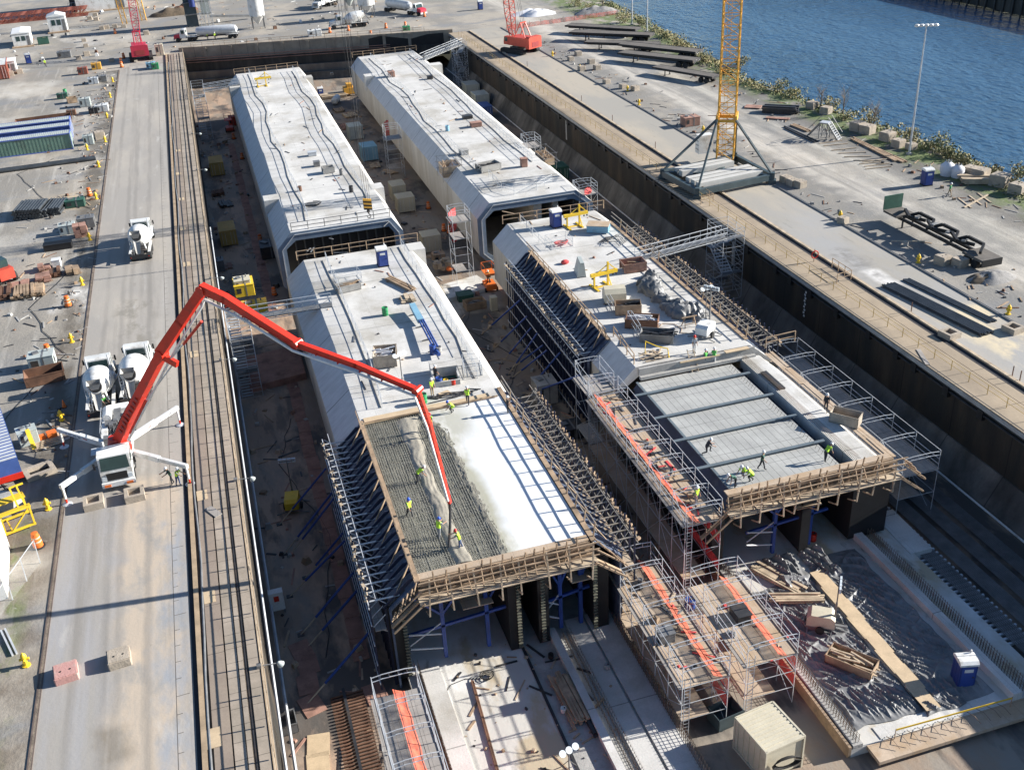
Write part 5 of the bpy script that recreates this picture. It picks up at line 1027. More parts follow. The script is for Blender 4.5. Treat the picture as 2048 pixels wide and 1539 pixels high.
# ---- flatbed trailers
def flatbed(L=14.5):
    t=T('flatbed_trailer','','trailer',group='dark flatbed trailers parked on the right quay'); m=B(); m.bx(-1.25,1.25,-L/2,L/2,1.25,1.42); m.o('deck',M('trailer_deck',(.13,.115,.1),.85,.15,.8,lines=[(0,.3,.03,.6,0)]) and 'trailer_deck',t,False)
    m=B(); [m.bx(s*.5-.1,s*.5+.1,-L/2+.4,L/2-.4,.85,1.25) for s in (-1,1)]; [m.bx(s*1.25-.05,s*1.25+.05,-L/2,L/2,1.15,1.45) for s in (-1,1)]; m.o('frame_beam','black',t,False)
    for s in (-1,1):
        for y in (L/2-1.4,L/2-2.7): wheel(t,(s*.95,y,.5),.5,.5)
        m=B(); m.bx(s*.7-.07,s*.7+.07,-L/2+2.8,-L/2+2.95,.1,1.2); m.box((s*.7,-L/2+2.87,0),(.3,.3,.1)); m.o('landing_leg','dark_steel',t,False)
    m=B(); m.bx(-1.2,1.2,L/2-.02,L/2+.06,1.0,1.4); m.o('rear_sill','dark_steel',t,False); return t
fb=flatbed(); rows=[]
for u0,v0,u1,v1,l in ((1136,52,1276,60,'topmost dark flatbed trailer near the orange fence'),(1136,66,1312,73,'second dark flatbed trailer with its wheels toward the water'),(1172,84,1318,88,'third flatbed trailer mostly hidden behind a longer one'),(1244,90,1398,106,'large dark flatbed trailer with double stacked deck facing us'),(1243,106,1393,122,'lower flatbed trailer of the stacked pair'),(1312,132,1432,152,'flatbed trailer nearest the yellow mast with tools on its nose')):
    a,b=P(u0,v0,1.35),P(u1,v1,1.35); d=b-a; k=d.length/14.5; rows.append((((a.x+b.x)/2,(a.y+b.y)/2,0),math.atan2(d.y,d.x)-PI/2,l,max(.75,min(1.3,k))))
series(fb,rows)
def truss_trailer():
    a,b=P(1785,418,1.3),P(1985,518,1.3); d=b-a; t=T('truss_trailer','long trailer with upright headboard loaded with black bent truss frames','trailer',((a.x+b.x)/2,(a.y+b.y)/2,0),math.atan2(d.y,d.x)-PI/2); L=d.length
    m=B(); m.bx(-1.3,1.3,-L/2,-L/2+2.5,1.15,1.4); m.o('front_deck','trailer_deck',t,False); m=B(); m.bx(-1.3,1.3,L/2-3.2,L/2,1.0,1.3); m.o('rear_deck','trailer_deck',t,False); m=B()
    for s in (-.5,.5): m.bx(s-.12,s+.12,-L/2,L/2,.8,1.15)
    m.o('frame_beam','black',t,False); m=B(); m.bx(-1.3,1.3,-L/2-.1,-L/2+.02,1.4,3.1); m.o('headboard','dark_green',t,False)
    for s in (-1,1):
        for y in (L/2-1.3,L/2-2.6): wheel(t,(s*1.0,y,.5),.52,.5)
        m=B(); m.bx(s*.7-.08,s*.7+.08,-L/2+3,-L/2+3.15,0,1); m.o('landing_leg','dark_steel',t,False)
    rn=random.Random(2)
    for k in range(6):
        m=B(); y=-L/2+1.2+k*2.1; s=1 if k%2 else -1; ps=[(s*.9,y,1.5),(-s*.2,y+1.4,2.1+.2*(k%2)),(-s*.9,y+3.2,1.9),(s*.5,y+4.4,1.6)]; 
        for p,q in zip(ps,ps[1:]): m.bar(p,q,.28,.34)
        m.o('truss_frame','black',t,False)
    for k in range(4): m=B(); y=-L/2+4.4+k*2.7; m.bar((-.8,y,1.7),(.7,y+1.0,2.1),.45,.2); m.o('splice_plate','steel_grey',t,False)
    m=B(); m.bx(-1.3,1.3,L/2-.02,L/2+.06,.5,1.3); m.o('rear_sill','black',t,False)
truss_trailer()
# ---- tanker trucks and plant at the far end
def tanker():
    t=T('tanker_truck','','tanker truck',group='cement tanker trucks behind the dock'); m=B(); m.lathe([(.3,-5.4),(.9,-5.0),(1.05,-4.2),(1.12,0),(1.05,3.6),(.85,4.4),(.3,4.8)],(0,-2.5,2.1),(0,1,0),16); m.o('tank','galvanised',t)
    m=B(); m.bx(-.45,.45,-8,6,.75,1.0); m.o('chassis','dark_steel',t,False); m=B()
    for y in (-5,-2.5,0): m.lathe([(.7,.8),(.25,0)],(0,y,.6),(0,0,1),10)
    m.o('discharge_cone','galvanised',t)
    for s in (-1,1):
        for y in (-6,-7.2,2.6,3.8,6.6): wheel(t,(s*.98,y,.5),.5,.5)
        m=B(); m.bx(s*.95-.3,s*.95+.3,-8,-5.2,1.05,1.15); m.bx(s*.95-.3,s*.95+.3,2,4.5,1.05,1.15); m.o('fender','white_paint',t,False)
    cab_part(t,2.3,4.6,6.0,.9,2.9,'white_paint'); m=B(); m.prism([(6,.8),(7.5,.8),(7.5,1.5),(7.2,1.75),(6,1.9)],0,-.95,.95); m.o('hood','crimson_paint',t); m=B(); m.bx(-1.1,1.1,7.5,7.65,.5,.9); m.o('bumper','galvanised',t,False); return t
tk=tanker(); rows=[]
for u0,v0,u1,v1,l in ((482,66,340,76,'silver tanker truck with a red cab left of the dock end, two men beside it'),(775,14,848,24,'grey tanker truck with a red cab at the top centre of the photo')):
    a,b=P(u0,v0,1),P(u1,v1,1); rows.append((((a.x+b.x)/2,(a.y+b.y)/2,0),math.atan2((b-a).y,(b-a).x)-PI/2,l))
series(tk,rows)
def silo(label,u,v,h,r,mat,tilt=0):
    t=T('silo',label,'silo',tuple(P(u,v,0))); m=B(); m.lathe([(.2,1.0),(r,3.0),(r*1.02,h*.6),(r,h-.6),(r*.6,h),(.1,h+.1)],(0,0,0),(0,0,1),18); m.o('tank',mat,t); m=B()
    for s in ((-1,-1),(1,-1),(1,1),(-1,1)): m.bar((s[0]*r*.75,s[1]*r*.75,0),(s[0]*r*.75,s[1]*r*.75,3.2),.2)
    m.o('leg','steel_grey',t,False); m=B(); [m.tube((r+.1,s,1),(r+.1,s,h),.03,n=4) for s in (-.2,.2)]; [m.tube((r+.1,-.2,1+k*.4),(r+.1,.2,1+k*.4),.02,n=3) for k in range(int(h/.4)-2)]; m.o('ladder','galvanised',t); return t
silo('tall white cement silo standing alone at the top of the photo',518,56,9,1.9,'white_paint'); silo('white rounded silo beside the mixer truck at the top of the photo',735,34,9,2.2,'white_paint'); silo('grey silo half hidden behind the white truck at the top of the photo',700,20,8,1.5,'container_grey')
def plant(label,u,v):
    t=T('batch_plant',label,'batch plant',tuple(P(u,v,0))); m=B(); m.bx(-3.2,-.2,0,4,0,13); m.o('tower','base_steel',t,False); m=B(); m.bx(1,3.2,1,3.4,2.5,13); m.o('hopper','container_grey',t,False); m=B(); lattice(m,(1,-.6,0),(1,-.6,13),1.1,12,.06); lattice(m,(2.9,-.6,0),(2.9,-.6,13),1.1,12,.06); m.o('ladder_frame','galvanised',t,False); m=B(); m.lathe([(.8,0),(.8,2.2)],(-1,-.8,5),(0,0,1),12); m.o('dust_filter','toilet_blue',t); m=B(); m.bar((3,1,2),(14,3,.8),1.0,.5); m.o('conveyor','steel_grey',t,False); m=B()
    for z in (3,6,9): m.bx(-3.4,3.4,-1.2,0,z,z+.1)
    m.o('platform','steel_grey',t,False)
plant('grey blue batching plant tower with ladder frames at the top of the photo',400,52)
# ---- light mast by the water and two poles
def lightmast(label,c,h,heads):
    t=T('light_mast',label,'light mast',c); m=B(); m.path([(0,0,0),(0,0,h*.5),(0,0,h)],[.16,.12,.08],8); m.o('pole','galvanised',t); m=B(); m.box((0,0,0),(.6,.6,.25)); m.o('base','grey_concrete',t,False)
    if heads:
        m=B(); m.bar((-1.2,.5,h),(1.2,-.5,h-.05),.1); m.o('cross_arm','galvanised',t)
        for i in range(5): f=(i-2)/2.; m=B(); m.sph((f*1.15,-f*.48,h-.05),.36,8,(1,1,.6)); m.o('floodlight','white_paint',t)
q=P(1818,309); lightmast('tall slim floodlight mast standing on the grassy bank by the water',(q.x,q.y,0),17.8,True); q=P(1264,50); lightmast('left one of two dark blue poles by the far water',(q.x,q.y,0),22,False); q=P(1294,64); lightmast('right one of two pale poles by the far water',(q.x,q.y,0),22,False)
# ================================================================ CONTAINERS, TOILETS, BLOCKS AND CLUTTER
def container(label,c,rz,L=6.06,w=2.44,h=2.6,mat='cream_paint',roof=None,cat='container',trim=None,door=True,name='shipping_container'):
    t=T(name,label,cat,c,rz); m=B(); n=int(L/.28)
    pg=[]
    for i in range(n): y=-L/2+.06+i*(L-.12)/n; d=.05 if i%2 else 0; pg+=[(w/2-d,y),(w/2-d,y+(L-.12)/n)]
    full=pg+[(-x,y) for x,y in pg[::-1]]; m.prism(full,2,.12,h-.05); m.o('wall',mat,t,False)
    m=B(); n=int(L/.3)
    for i in range(n): m.bx(-w/2,w/2,-L/2+i*L/n,-L/2+(i+.62)*L/n,h-.05,h+.02)
    m.bx(-w/2,w/2,-L/2,L/2,h-.06,h-.02); m.o('roof',roof or mat,t,False)
    m=B()
    for s in (-1,1):
        for q in (-1,1): m.bx(s*w/2-.09,s*w/2+.03,q*L/2-.09,q*L/2+.03,0,h+.03) if s*q>0 else m.bx(s*w/2-.06,s*w/2+.06,q*L/2-.06,q*L/2+.06,0,h+.03)
        m.bx(s*w/2-.05,s*w/2+.05,-L/2,L/2,0,.16); m.bx(s*w/2-.06,s*w/2+.07,-L/2,L/2,h-.14,h+.04)
    m.bx(-w/2,w/2,L/2-.04,L/2+.06,h-.14,h+.04); m.bx(-w/2,w/2,-L/2-.06,-L/2+.04,h-.14,h+.04); m.o('frame',trim or mat,t,False)
    if door:
        for s in (-1,1):
            m=B(); m.bx(*sorted((s*.02,s*(w/2-.1))),-L/2-.05,-L/2,.18,h-.18); d=m.o('door',mat,t,False); m=B()
            for k in (.35,.75): m.tube((s*w/2*k,-L/2-.09,.25),(s*w/2*k,-L/2-.09,h-.25),.025,n=5)
            m.o('lock_rod','galvanised',d)
    return t
def on(u,v,z,dz=0): q=P(u,v,z); return (q.x,q.y,z-dz)
a,b=P(5,322,0),P(150,300,0)
container('front green container with a blue trimmed roof at the left yard edge',(-28.5,187.5,0),R(90),12.2,2.5,2.7,'container_green','container_grey',trim='roof_blue')
container('middle container of the three blue trimmed ones, pale roof',(-28.9,193.5,0),R(90),12.2,2.5,2.6,'container_blue','container_grey',trim='roof_blue'); container('rear container of the three blue trimmed ones in the left yard',(-29.2,198,0),R(90),12.2,2.5,2.6,'container_blue','container_grey',trim='roof_blue')
q=P(1552,1478,-6); container('cream container with a cable reel on its end at the bottom right of centre',(26.9,41.0,FY),R(8),3.2,2.9,2.75,'cream_paint',door=False)
q=P(1532,1500,-5.4); t=T('cable_reel','black cable loops hung on the end of the cream container','cable',(27.1,39.25,FY+1.5)); m=B()
for k in range(6): m.path([(.75*math.cos(a/2)*(1+.08*k)+.3*nf(k,a),-.08-.03*k,.42*math.sin(a/2)) for a in range(13)],.035,4)
m.o('cable','black',t)
for u,v,z,L,w,h,mat,l,rz in ((714,280,FY,3.2,2.5,2.6,'container_grey','pale grey container between the two far segments',2),(742,322,FY,3.4,2.6,2.6,'sky_blue','sky blue container between the two far segments',2),(800,400,FY,3,2.2,2.4,'cream_paint','farther cream container of the pair with a dark hatch between the far segments',0),(815,425,FY,2.6,2.6,2.4,'cream_paint','nearer cream container with an open top between the far segments',0),(866,505,FY,2.4,2.5,2.5,'cream_paint','cream container with scrap frames on its roof near the portal tower',0),
 (437,352,FY,4.5,2.3,2.4,'yellow_ochre','upper mustard container by the left dock wall',0),(460,492,FY,4.2,2.3,2.4,'yellow_ochre','lower mustard container by the left dock wall',1),(947,193,FY,4,2.8,2.5,'container_grey','farthest grey box roof by the right dock wall',0),(966,214,FY,4,2.8,2.5,'container_grey','second grey box roof by the right dock wall',0),(972,240,FY,4,2.8,2.6,'container_blue','dark blue container by the right dock wall',0),(1126,360,FY,3,2,2.2,'dark_green','dark green box on the dock floor beside the right wall',0)):
    if mat=='yellow_ochre': M('yellow_ochre',(.5,.33,.1),.6,.08,.6)
    p=P(u,v,z); container(l,(p.x,p.y+L/2,z),R(rz),L,w,h,mat,door=True)
p=P(20,150,0); container('brick red container with a pale roof left of the white site office',(p.x-1.5,p.y,0),R(5),9,2.9,3,'container_red','white_paint')
def office(label,u,v,L,w,h,rz,gable=.9):
    q=P(u,v,0); t=T('site_office',label,'site office',(q.x,q.y,0),rz); m=B(); m.bx(-w/2,w/2,-L/2,L/2,.15,h); m.o('wall','white_paint',t,False); m=B(); m.prism([(-w/2-.15,h),(-w/2,h+.12),(0,h+gable),(w/2,h+.12),(w/2+.15,h)],1,-L/2-.15,L/2+.15); m.o('roof','fresh_concrete',t,False)
    for x in (-w*.3,0): m=B(); m.bx(x,x+w*.22,-L/2-.03,-L/2+.01,h*.45,h*.8); m.o('window','glass_dark',t,False)
    m=B(); m.bx(w*.28,w*.45,-L/2-.03,-L/2+.01,.2,h*.8); m.o('door','steel_grey',t,False); m=B(); m.bx(-w*.6,w*.6,-L/2-1.2,-L/2-.05,.0,.3); m.o('step','timber',t,False)
office('white gabled site office beside the red container in the far left yard',48,88,9,4.2,3.2,R(4),.35); office('small white site office at the left edge below the red container',14,145,4,4.5,2.6,R(4),.1); office('small pale shed with a rounded roof in the far left yard',119,62,5,4.5,4,R(2),.8)
q=P(205,10,0); office('large grey industrial hall at the top left of the photo',205,14,16,14,9,R(3),.4)
t=T('loading_hall','dark open fronted hall with railing at the top left of the photo','building',on(172,20,0)); m=B(); m.bx(-4,5,-1,8,0,6); m.o('wall','dark_steel',t,False); m=B(); m.bx(-4.5,5.5,-2.4,8,1.2,1.5); m.o('ramp','grey_concrete',t,False); m=B(); [m.tube((-4.5+k,-2.3,1.5),(-4.5+k,-2.3,2.6),.05,n=4) for k in range(11)]; m.tube((-4.5,-2.3,2.6),(5.5,-2.3,2.6),.05); m.o('railing','galvanised',t)
t=T('gantry_crane','yellow gantry leg standing behind the crimson crane','gantry crane',on(250,48,0)); m=B(); lattice(m,(0,0,0),(-1.5,0,22),1.2,10,.08); m.o('leg','crane_yellow',t,False); m=B(); lattice(m,(5,3,0),(4,0,22),1.2,10,.08); m.o('leg','crane_yellow',t,False)
t=T('steel_truss','long red lattice boom sections lying in the far left yard','boom sections',on(65,42,0)); m=B()
for k in range(3): lattice(m,(-14,k*2.4,1),(15,k*2.4+.5,1),1.8,14,.09)
m.o('section','container_red',t,False)
# portable toilets
def toilet():
    t=T('portable_toilet','','portable toilet',group='dark blue portable toilets with white roofs'); m=B(); m.bx(-.58,.58,-.58,.58,.12,2.0); m.o('wall','toilet_blue',t,False); m=B(); m.bx(-.62,.62,-.62,.62,0,.12); m.o('base','black',t,False)
    m=B(); m.prism([(-.64,1.98),(.64,1.98),(.62,2.12),(.42,2.27),(.12,2.31),(.1,2.27),(-.1,2.27),(-.12,2.31),(-.42,2.27),(-.62,2.12)],0,-.64,.64); m.o('roof','white_paint',t,False)
    m=B(); m.bx(-.45,.45,-.61,-.575,.16,1.9); d=m.o('door',M('toilet_door',(.03,.07,.3),.5,.05) and 'toilet_door',t,False); m=B(); m.bx(-.3,.3,-.625,-.6,1.45,1.72); m.o('sign','white_paint',d,False); m=B(); m.bx(.3,.4,-.65,-.6,.95,1.05); m.o('handle','black',d,False)
    m=B(); [m.bx(s*.585-.02,s*.585+.02,y-.05,y+.05,.2,1.95) for s in (-1,1) for y in (-.4,0,.4)]; m.o('side_rib','toilet_blue',t,False); m=B(); m.tube((.45,.4,2.2),(.45,.4,2.5),.06); m.o('vent_pipe','white_paint',t); return t
tl=toilet(); rows=[]
for u,v,z,rz,l in ((768,534,TZ,0,'blue portable toilet at the far end of the near left segment'),(1115,456,TZ,3,'blue portable toilet with a white dome at the far end of the near right segment'),(1858,372,0,-8,'blue portable toilet on the right quay beside the white bags'),(1935,1375,SZ,-15,'blue portable toilet in shade on the plastic covered slab'),(58,128,0,5,'small blue portable toilet beside the site office in the far left yard'),(643,196,FY,0,'dark portable toilet on the dock floor between the two far segments'),(962,20,0,0,'blue portable toilet near the red crane boom at the top of the photo'),(745,8,0,0,'bright blue portable toilet beside the white silo at the top of the photo')):
    q=P(u,v,z); rows.append(((q.x,q.y+.6,z),R(rz),l))
series(tl,rows)
# concrete blocks
def block(mat='block_concrete',s=1.4,h=.75,hollow=False):
    t=T('concrete_block','','concrete block'); m=B(); rn=random.Random(int(s*99)+hollow)
    if hollow:
        m.bx(-s/2,s/2,-s/2,-s/2+.28,0,h); m.bx(-s/2,s/2,s/2-.28,s/2,0,h); m.bx(-s/2,-s/2+.28,-s/2+.28,s/2-.28,0,h); m.bx(s/2-.28,s/2,-s/2+.28,s/2-.28,0,h); m.bx(-s/2+.28,s/2-.28,-s/2+.28,s/2-.28,0,.2)
    else:
        c=.07; m.prism([(-s/2+c,-s/2),(s/2-c,-s/2),(s/2,-s/2+c),(s/2,s/2-c),(s/2-c,s/2),(-s/2+c,s/2),(-s/2,s/2-c),(-s/2,-s/2+c)],2,0,h-.05); m.prism([(-s/2+c,-s/2+c),(s/2-c,-s/2+c),(s/2-c,s/2-c),(-s/2+c,s/2-c)],2,h-.06,h)
    b=m.o('body',mat,t,False)
    if not hollow:
        for x in (-.28,.28): m=B(); m.lathe([(.07,0),(.07,.02)],(x*s/1.4,-.12,h-.005),(0,0,1),8); m.o('lifting_hole','black',t)
    return t
bp=block('pink_concrete',1.45,.55); q=P(133,1362); bp.location=(q.x,q.y+.55,0); bp.rotation_euler.z=R(8); bp['label']='pink painted concrete block nearest the bottom left on the haul road'
GB='grey concrete blocks around the yard'
b1=block('block_concrete',1.42,.62); b2=block('block_concrete',1.5,.6,True); 
rows=[]; used=[]
for u,v,rz,s,l in ((240,1332,6,1,'sandy concrete block right of the pink block on the haul road'),(1690,448,20,.75,'pale concrete block with yellow hydrant beside it on the right quay'),(1890,530,15,1,'tilted concrete block beside the truss trailer wheels'),(1925,535,10,.95,'white faced concrete block right of the tilted one by the truss trailer'),
 (1215,168,10,.8,'lone small concrete block on the right quay'),(1248,178,10,.8,'left block of the pair beside rubble on the right quay'),(1272,182,15,.85,'right block of the pair beside rubble on the right quay'),(1143,122,5,.8,'block at the left of the far cluster below the trailers'),(1165,142,5,.9,'front block of the far cluster below the trailers'),(1196,140,5,.9,'right block of the far cluster below the trailers'),(1158,112,3,.9,'tall pale block standing in the far cluster'),(1184,128,3,.9,'rear block of the far cluster below the trailers'),
 (1627,218,20,1.1,'squarish boulder block left of the stair platform on the bank'),(1655,228,25,1.1,'dark block behind the stair platform on the bank'),(1718,262,20,1.3,'left one of two touching blocks on the shore'),(1738,268,20,1.3,'right one of two touching blocks on the shore'),(1778,282,15,1.3,'single block left of the tall light mast'),(1800,295,15,1.1,'dark block at the foot of the tall light mast'),(1826,300,10,.9,'small block right of the light mast foot'),(1945,352,20,1.2,'left block of the pair above the lumber pile'),(1965,358,20,1.3,'right block of the pair above the lumber pile'),(2004,372,25,1.5,'large block on the shore near the right edge'),(2040,388,20,1.3,'last block on the shore at the right edge'),
 (1588,372,10,.9,'pale cabinet like block beside the crane base'),(1604,376,12,.9,'white block right of the crane base'),(1575,366,10,.9,'brown block beside the crane base'),
 (191,33,0,.9,'block at the far left pile near the shed'),(180,40,0,.9,'front left block of the far brick coloured pile'),(193,42,0,.9,'front middle block of the far brick coloured pile'),(204,60,0,.9,'block in the long row behind the crimson crane'),(214,58,3,.9,'second block of the row behind the crimson crane'),(230,56,3,.9,'third block of the row behind the crimson crane'),(248,56,3,.9,'fourth block of the row near the crimson boom'),(293,70,3,1,'grey block right of the crimson boom'),(174,112,10,1,'tan block in the yard left of the crimson crane'),(158,120,5,.9,'low tan block left of the crimson crane'),(172,95,5,.8,'pale block in the line of blocks leading to the sheds'),(168,84,5,.8,'pinkish block in the line of blocks leading to the sheds'),(200,278,10,1.2,'large tan block with yellow hydrant beside the blue roofed containers'),(224,125,0,.8,'grey block left of the crimson crane shadow'),(40,148,10,.9,'pale block at the small white office'),(22,152,10,.9,'white block left of the small white office'),(2020,168,0,1,'') ,(38,170,0,1,'')):
    if l: q=P(u,v); rows.append(((q.x,q.y+.5,0),R(rz),l,s))
series(b1,rows)
for o in COL.objects:
    if o.get('category')=='concrete block' and o.parent is None:
        o['group']=GB
        if o.location.y>70 or o.location.x>20: o.scale.z=o.scale.x*1.6
rows=[]
for u,v,rz,l in ((189,1013,4,'left hollow concrete block in front of the pump truck'),(271,997,4,'right hollow concrete block in front of the pump truck'),(1901,675,10,'hollow concrete block left of the bottom end of the black pipes'),(2028,664,10,'hollow concrete block at the right edge of the photo')):
    q=P(u,v); rows.append(((q.x,q.y+.2,0),R(rz),l,1.0))
series(b2,rows)
t=T('concrete_block','long trapezoid barrier block at the left yard edge below the blue trailer','concrete block',on(20,1010,0),R(60)); m=B(); m.prism([(-.9,0),(.9,0),(.5,1),(-.5,1)],1,-1,1); m.o('body','grey_concrete',t,False)
# barrels
def barrel():
    t=T('traffic_barrel','','traffic barrel',group='orange traffic barrels'); m=B(); m.lathe([(.3,.05),(.3,.3),(.27,.32),(.27,.55),(.24,.57),(.24,.8),(.21,.82),(.2,1.0),(.1,1.02)],(0,0,0),(0,0,1),12); m.o('barrel','orange_plastic',t); m=B(); m.lathe([(.42,0),(.42,.06)],(0,0,0),(0,0,1),12); m.o('rubber_base','rubber',t); m=B(); [m.lathe([(r,z),(r,z+.1)],(0,0,0),(0,0,1),12) for r,z in ((.275,.38),(.245,.64))]; m.o('reflective_band',M('band',(.75,.5,.35),.5,.05) and 'band',t); return t
bp=barrel(); rows=[]
for u,v,z,l in ((77,1092,0,'big orange barrel beside the yellow frame at the lower left'),(137,612,0,'orange barrel beside the timber stacks in the left yard'),(98,710,0,'orange barrel behind the white generator in the left yard'),(180,392,0,'orange barrel left of the road by the sandy patch'),(244,135,0,'orange barrel in the crimson crane shadow'),(243,127,0,'second orange barrel at the crimson crane'),(248,117,0,'orange barrel left of the crimson crane house'),(231,68,0,'orange barrel behind the row of far blocks'),(660,66,0,'orange barrel beside the side-on mixer truck front'),(697,62,0,'orange barrel under the side-on mixer truck'),(772,57,0,'orange barrel on the far dock edge right of the mixer truck'),(811,54,0,'rightmost orange barrel on the far dock edge'),(742,72,0,'orange barrel nearest the far dock wall'),(849,34,0,'orange barrel beside the red tanker cab'),
 (549,590,FY,'orange barrel on the dock floor left of the near left segment shoulder'),(521,483,FY,'orange barrel on the dock floor beside the far left portal'),(857,417,FY,'orange barrel between the cream containers and far right segment'),(888,462,FY,'left one of two orange barrels near the portal tower'),(899,466,FY,'right one of two orange barrels near the portal tower'),(980,278,FY,''),(468,278,FY,'orange barrel on the floor beside the far left segment side'),(485,318,FY,'second orange barrel on the floor beside the far left segment side'),(975,575,FY,'orange barrel at the near right segment shoulder')):
    if l: q=P(u,v,z); rows.append(((q.x,q.y,z),0,l,1.25 if z==0 else 1.15))
series(bp,rows)
# yellow hydrants along the kerb
def hydrant():
    t=T('fire_hydrant','','hydrant',group='yellow hydrants along the quay kerbs'); m=B(); m.lathe([(.24,0),(.24,.06),(.13,.08),(.13,.6),(.17,.62),(.17,.68),(.13,.8),(.05,.88),(.04,.94)],(0,0,0),(0,0,1),10); m.o('body','yellow_paint',t); m=B(); m.lathe([(.08,-.26),(.08,.26)],(0,0,.48),(1,0,0),8); m.lathe([(.09,0),(.09,.25)],(0,0,.45),(0,-1,0),8); m.o('outlet','yellow_paint',t); return t
bp=hydrant(); rows=[]
for u,v,l in ((53,1330,'yellow hydrant left of the pink block'),(97,1018,'yellow hydrant left of the pump truck front foot'),(144,684,'yellow hydrant on bare gravel left of the haul road'),(124,840,'yellow hydrant in the shadow beside the left mixer'),(165,570,'yellow hydrant right of the rust coloured plates'),(180,480,'yellow hydrant beside the brick pallet'),(193,398,'yellow hydrant beside the orange barrel by the sandy patch'),(198,334,'yellow hydrant below the blue roofed containers'),(175,300,'yellow hydrant beside the pale cabinet'),(211,284,'yellow hydrant beside the large tan block'),(215,236,'yellow hydrant beside the equipment cluster'),(221,195,'yellow hydrant above the equipment cluster'),(226,164,'yellow hydrant beside the far compressors'),(1278,210,'yellow hydrant midway along the right quay'),(1406,264,'yellow hydrant left of the tower crane cabinet'),(1836,525,'yellow hydrant left of the truss trailer wheels'),(2016,628,'yellow hydrant at the right edge above the hollow block'),(1680,437,'yellow hydrant beside the pale block on the right quay'),(1255,182,'yellow hydrant between two small blocks on the right quay'),(1105,112,'yellow hydrant near the far block cluster'),(1160,140,'yellow hydrant in the far block cluster')):
    q=P(u,v); rows.append(((q.x,q.y,0),0,l,1.15))
series(bp,rows)
# skips / crates on the segments and the yard
def crate(label,c,rz,L,w,h,mat='timber',fill=0,fmat='timber',slope=0.,cat='crate',name='crate',inner=None):
    t=T(name,label,cat,c,rz); m=B(); k=.06; a,b=L/2,w/2; s=slope
    for q in ([(-a,-b),(a,-b),(a,-b+k),(-a,-b+k)],[(-a,b-k),(a,b-k),(a,b),(-a,b)]): m.prism(q,2,.08,h)
    for sg in (-1,1): m.hexa([(sg*a-(k if sg>0 else 0)-sg*s,-b,.08),(sg*a+(k if sg<0 else 0)-sg*s,-b,.08),(sg*a+(k if sg<0 else 0)-sg*s,b,.08),(sg*a-(k if sg>0 else 0)-sg*s,b,.08),(sg*a-(k if sg>0 else 0),-b,h),(sg*a+(k if sg<0 else 0),-b,h),(sg*a+(k if sg<0 else 0),b,h),(sg*a-(k if sg>0 else 0),b,h)])
    m.bx(-a+s,a-s,-b,b,.05,.12); m.o('wall',mat,t,False); m=B(); [m.bx(x-.06,x+.06,-b,b,-.03,.06) for x in (-a*.7,a*.7)]; m.bx(-a-.02,a+.02,-b-.03,-b+.005,h-.1,h+.03); m.bx(-a-.02,a+.02,b-.005,b+.03,h-.1,h+.03); m.o('runner',mat,t,False)
    if fill:
        rn=random.Random(int(c[0]*31+c[1]*7)); m=B()
        for i in range(fill): x,y=rn.uniform(-a*.7,a*.7),rn.uniform(-b*.6,b*.6); l=rn.uniform(.3,.6)*L*.5; an=rn.uniform(-.4,.4); z=h*(.4+.6*rn.random()); m.bar((x-l*math.cos(an),y-l*math.sin(an)*.6,z),(x+l*math.cos(an),y+l*math.sin(an)*.6,z+.2*rn.uniform(-1,1)),.12,.1)
        m.o('load',fmat,t,False)
    return t
for u,v,z,rz,L,w,h,mat,fill,fm,l in ((772,725,TZ,-12,2.2,2.3,1.3,'block_concrete',22,'rag_white','open skip full of scrap on the near left segment beside the boom'),(697,580,TZ,8,2.6,1.2,.8,'grey_concrete',16,'timber','flat bin of offcuts under a wire cage on the near left segment'),
 (1266,540,TZ,-4,2.6,1.7,1.1,'rust_pink',6,'timber','rusty brown skip on the near right segment right of the grey box'),(1256,625,TZ,-18,2.6,1.4,1.1,'timber',14,'dark_steel','timber crate full of dark scrap below the beige hood'),(1284,652,TZ,-30,3.2,1.6,1.0,'rust',16,'rag_white','rust red crate heaped with white bags on the near right segment'),(1314,680,TZ,-30,3.2,1.6,.9,'steel_grey',16,'dark_steel','dark grey steel skip at the front left of the near right segment'),
 (657,345,TZ,4,1.7,1.3,.9,'grey_concrete',0,'timber','small grey skip on the far left segment'),(977,340,TZ,12,3.2,2,1,'grey_concrete',20,'dark_steel','skip of scrap inside the round fence on the far right segment'),(1702,1330,SZ+.05,-54,3.3,1.5,.75,'timber',16,'timber_pale','long timber crate with boards inside on the black plastic'),
 (90,250,0,4,9.5,2.6,1.4,'rust',0,'rust','long rusty open skip behind the blue roofed containers'),(92,760,0,8,3.6,2.0,1.1,'rust',0,'rust','rust coloured tipping skip behind the left mixer truck'),(950,615,FY,5,2.6,1.6,1.0,'timber',10,'grey_tarp','pale timber bin of debris on the dock floor left of the blue rakers'),(1690,845,.35,-50,2.4,1.2,1,'block_concrete',0,'timber','pale empty bin on the shaded right scaffold'),(575,1455,FY,3,1.4,1.4,.9,'steel_grey',0,'timber','grey mesh basket on the floor at the lower left dock wall'),(1450,1440,FY,8,2.0,1.4,1.1,'base_steel',0,'timber','dark grey bin between the front scaffolds and cream container'),(145,205,0,10,1.8,1.6,1,'timber',0,'timber','open timber box beside the yellow framed equipment in the yard'),(88,88,0,5,2.6,1.8,1.6,'dark_green',6,'timber','dark green waste bin beside the white site office')):
    crate(l,on(u,v,z),R(rz),L,w,h,mat,fill,fm,slope=.3 if 'skip' in l else 0,cat='skip' if 'skip' in l else 'crate',name='skip' if 'skip' in l else 'crate')
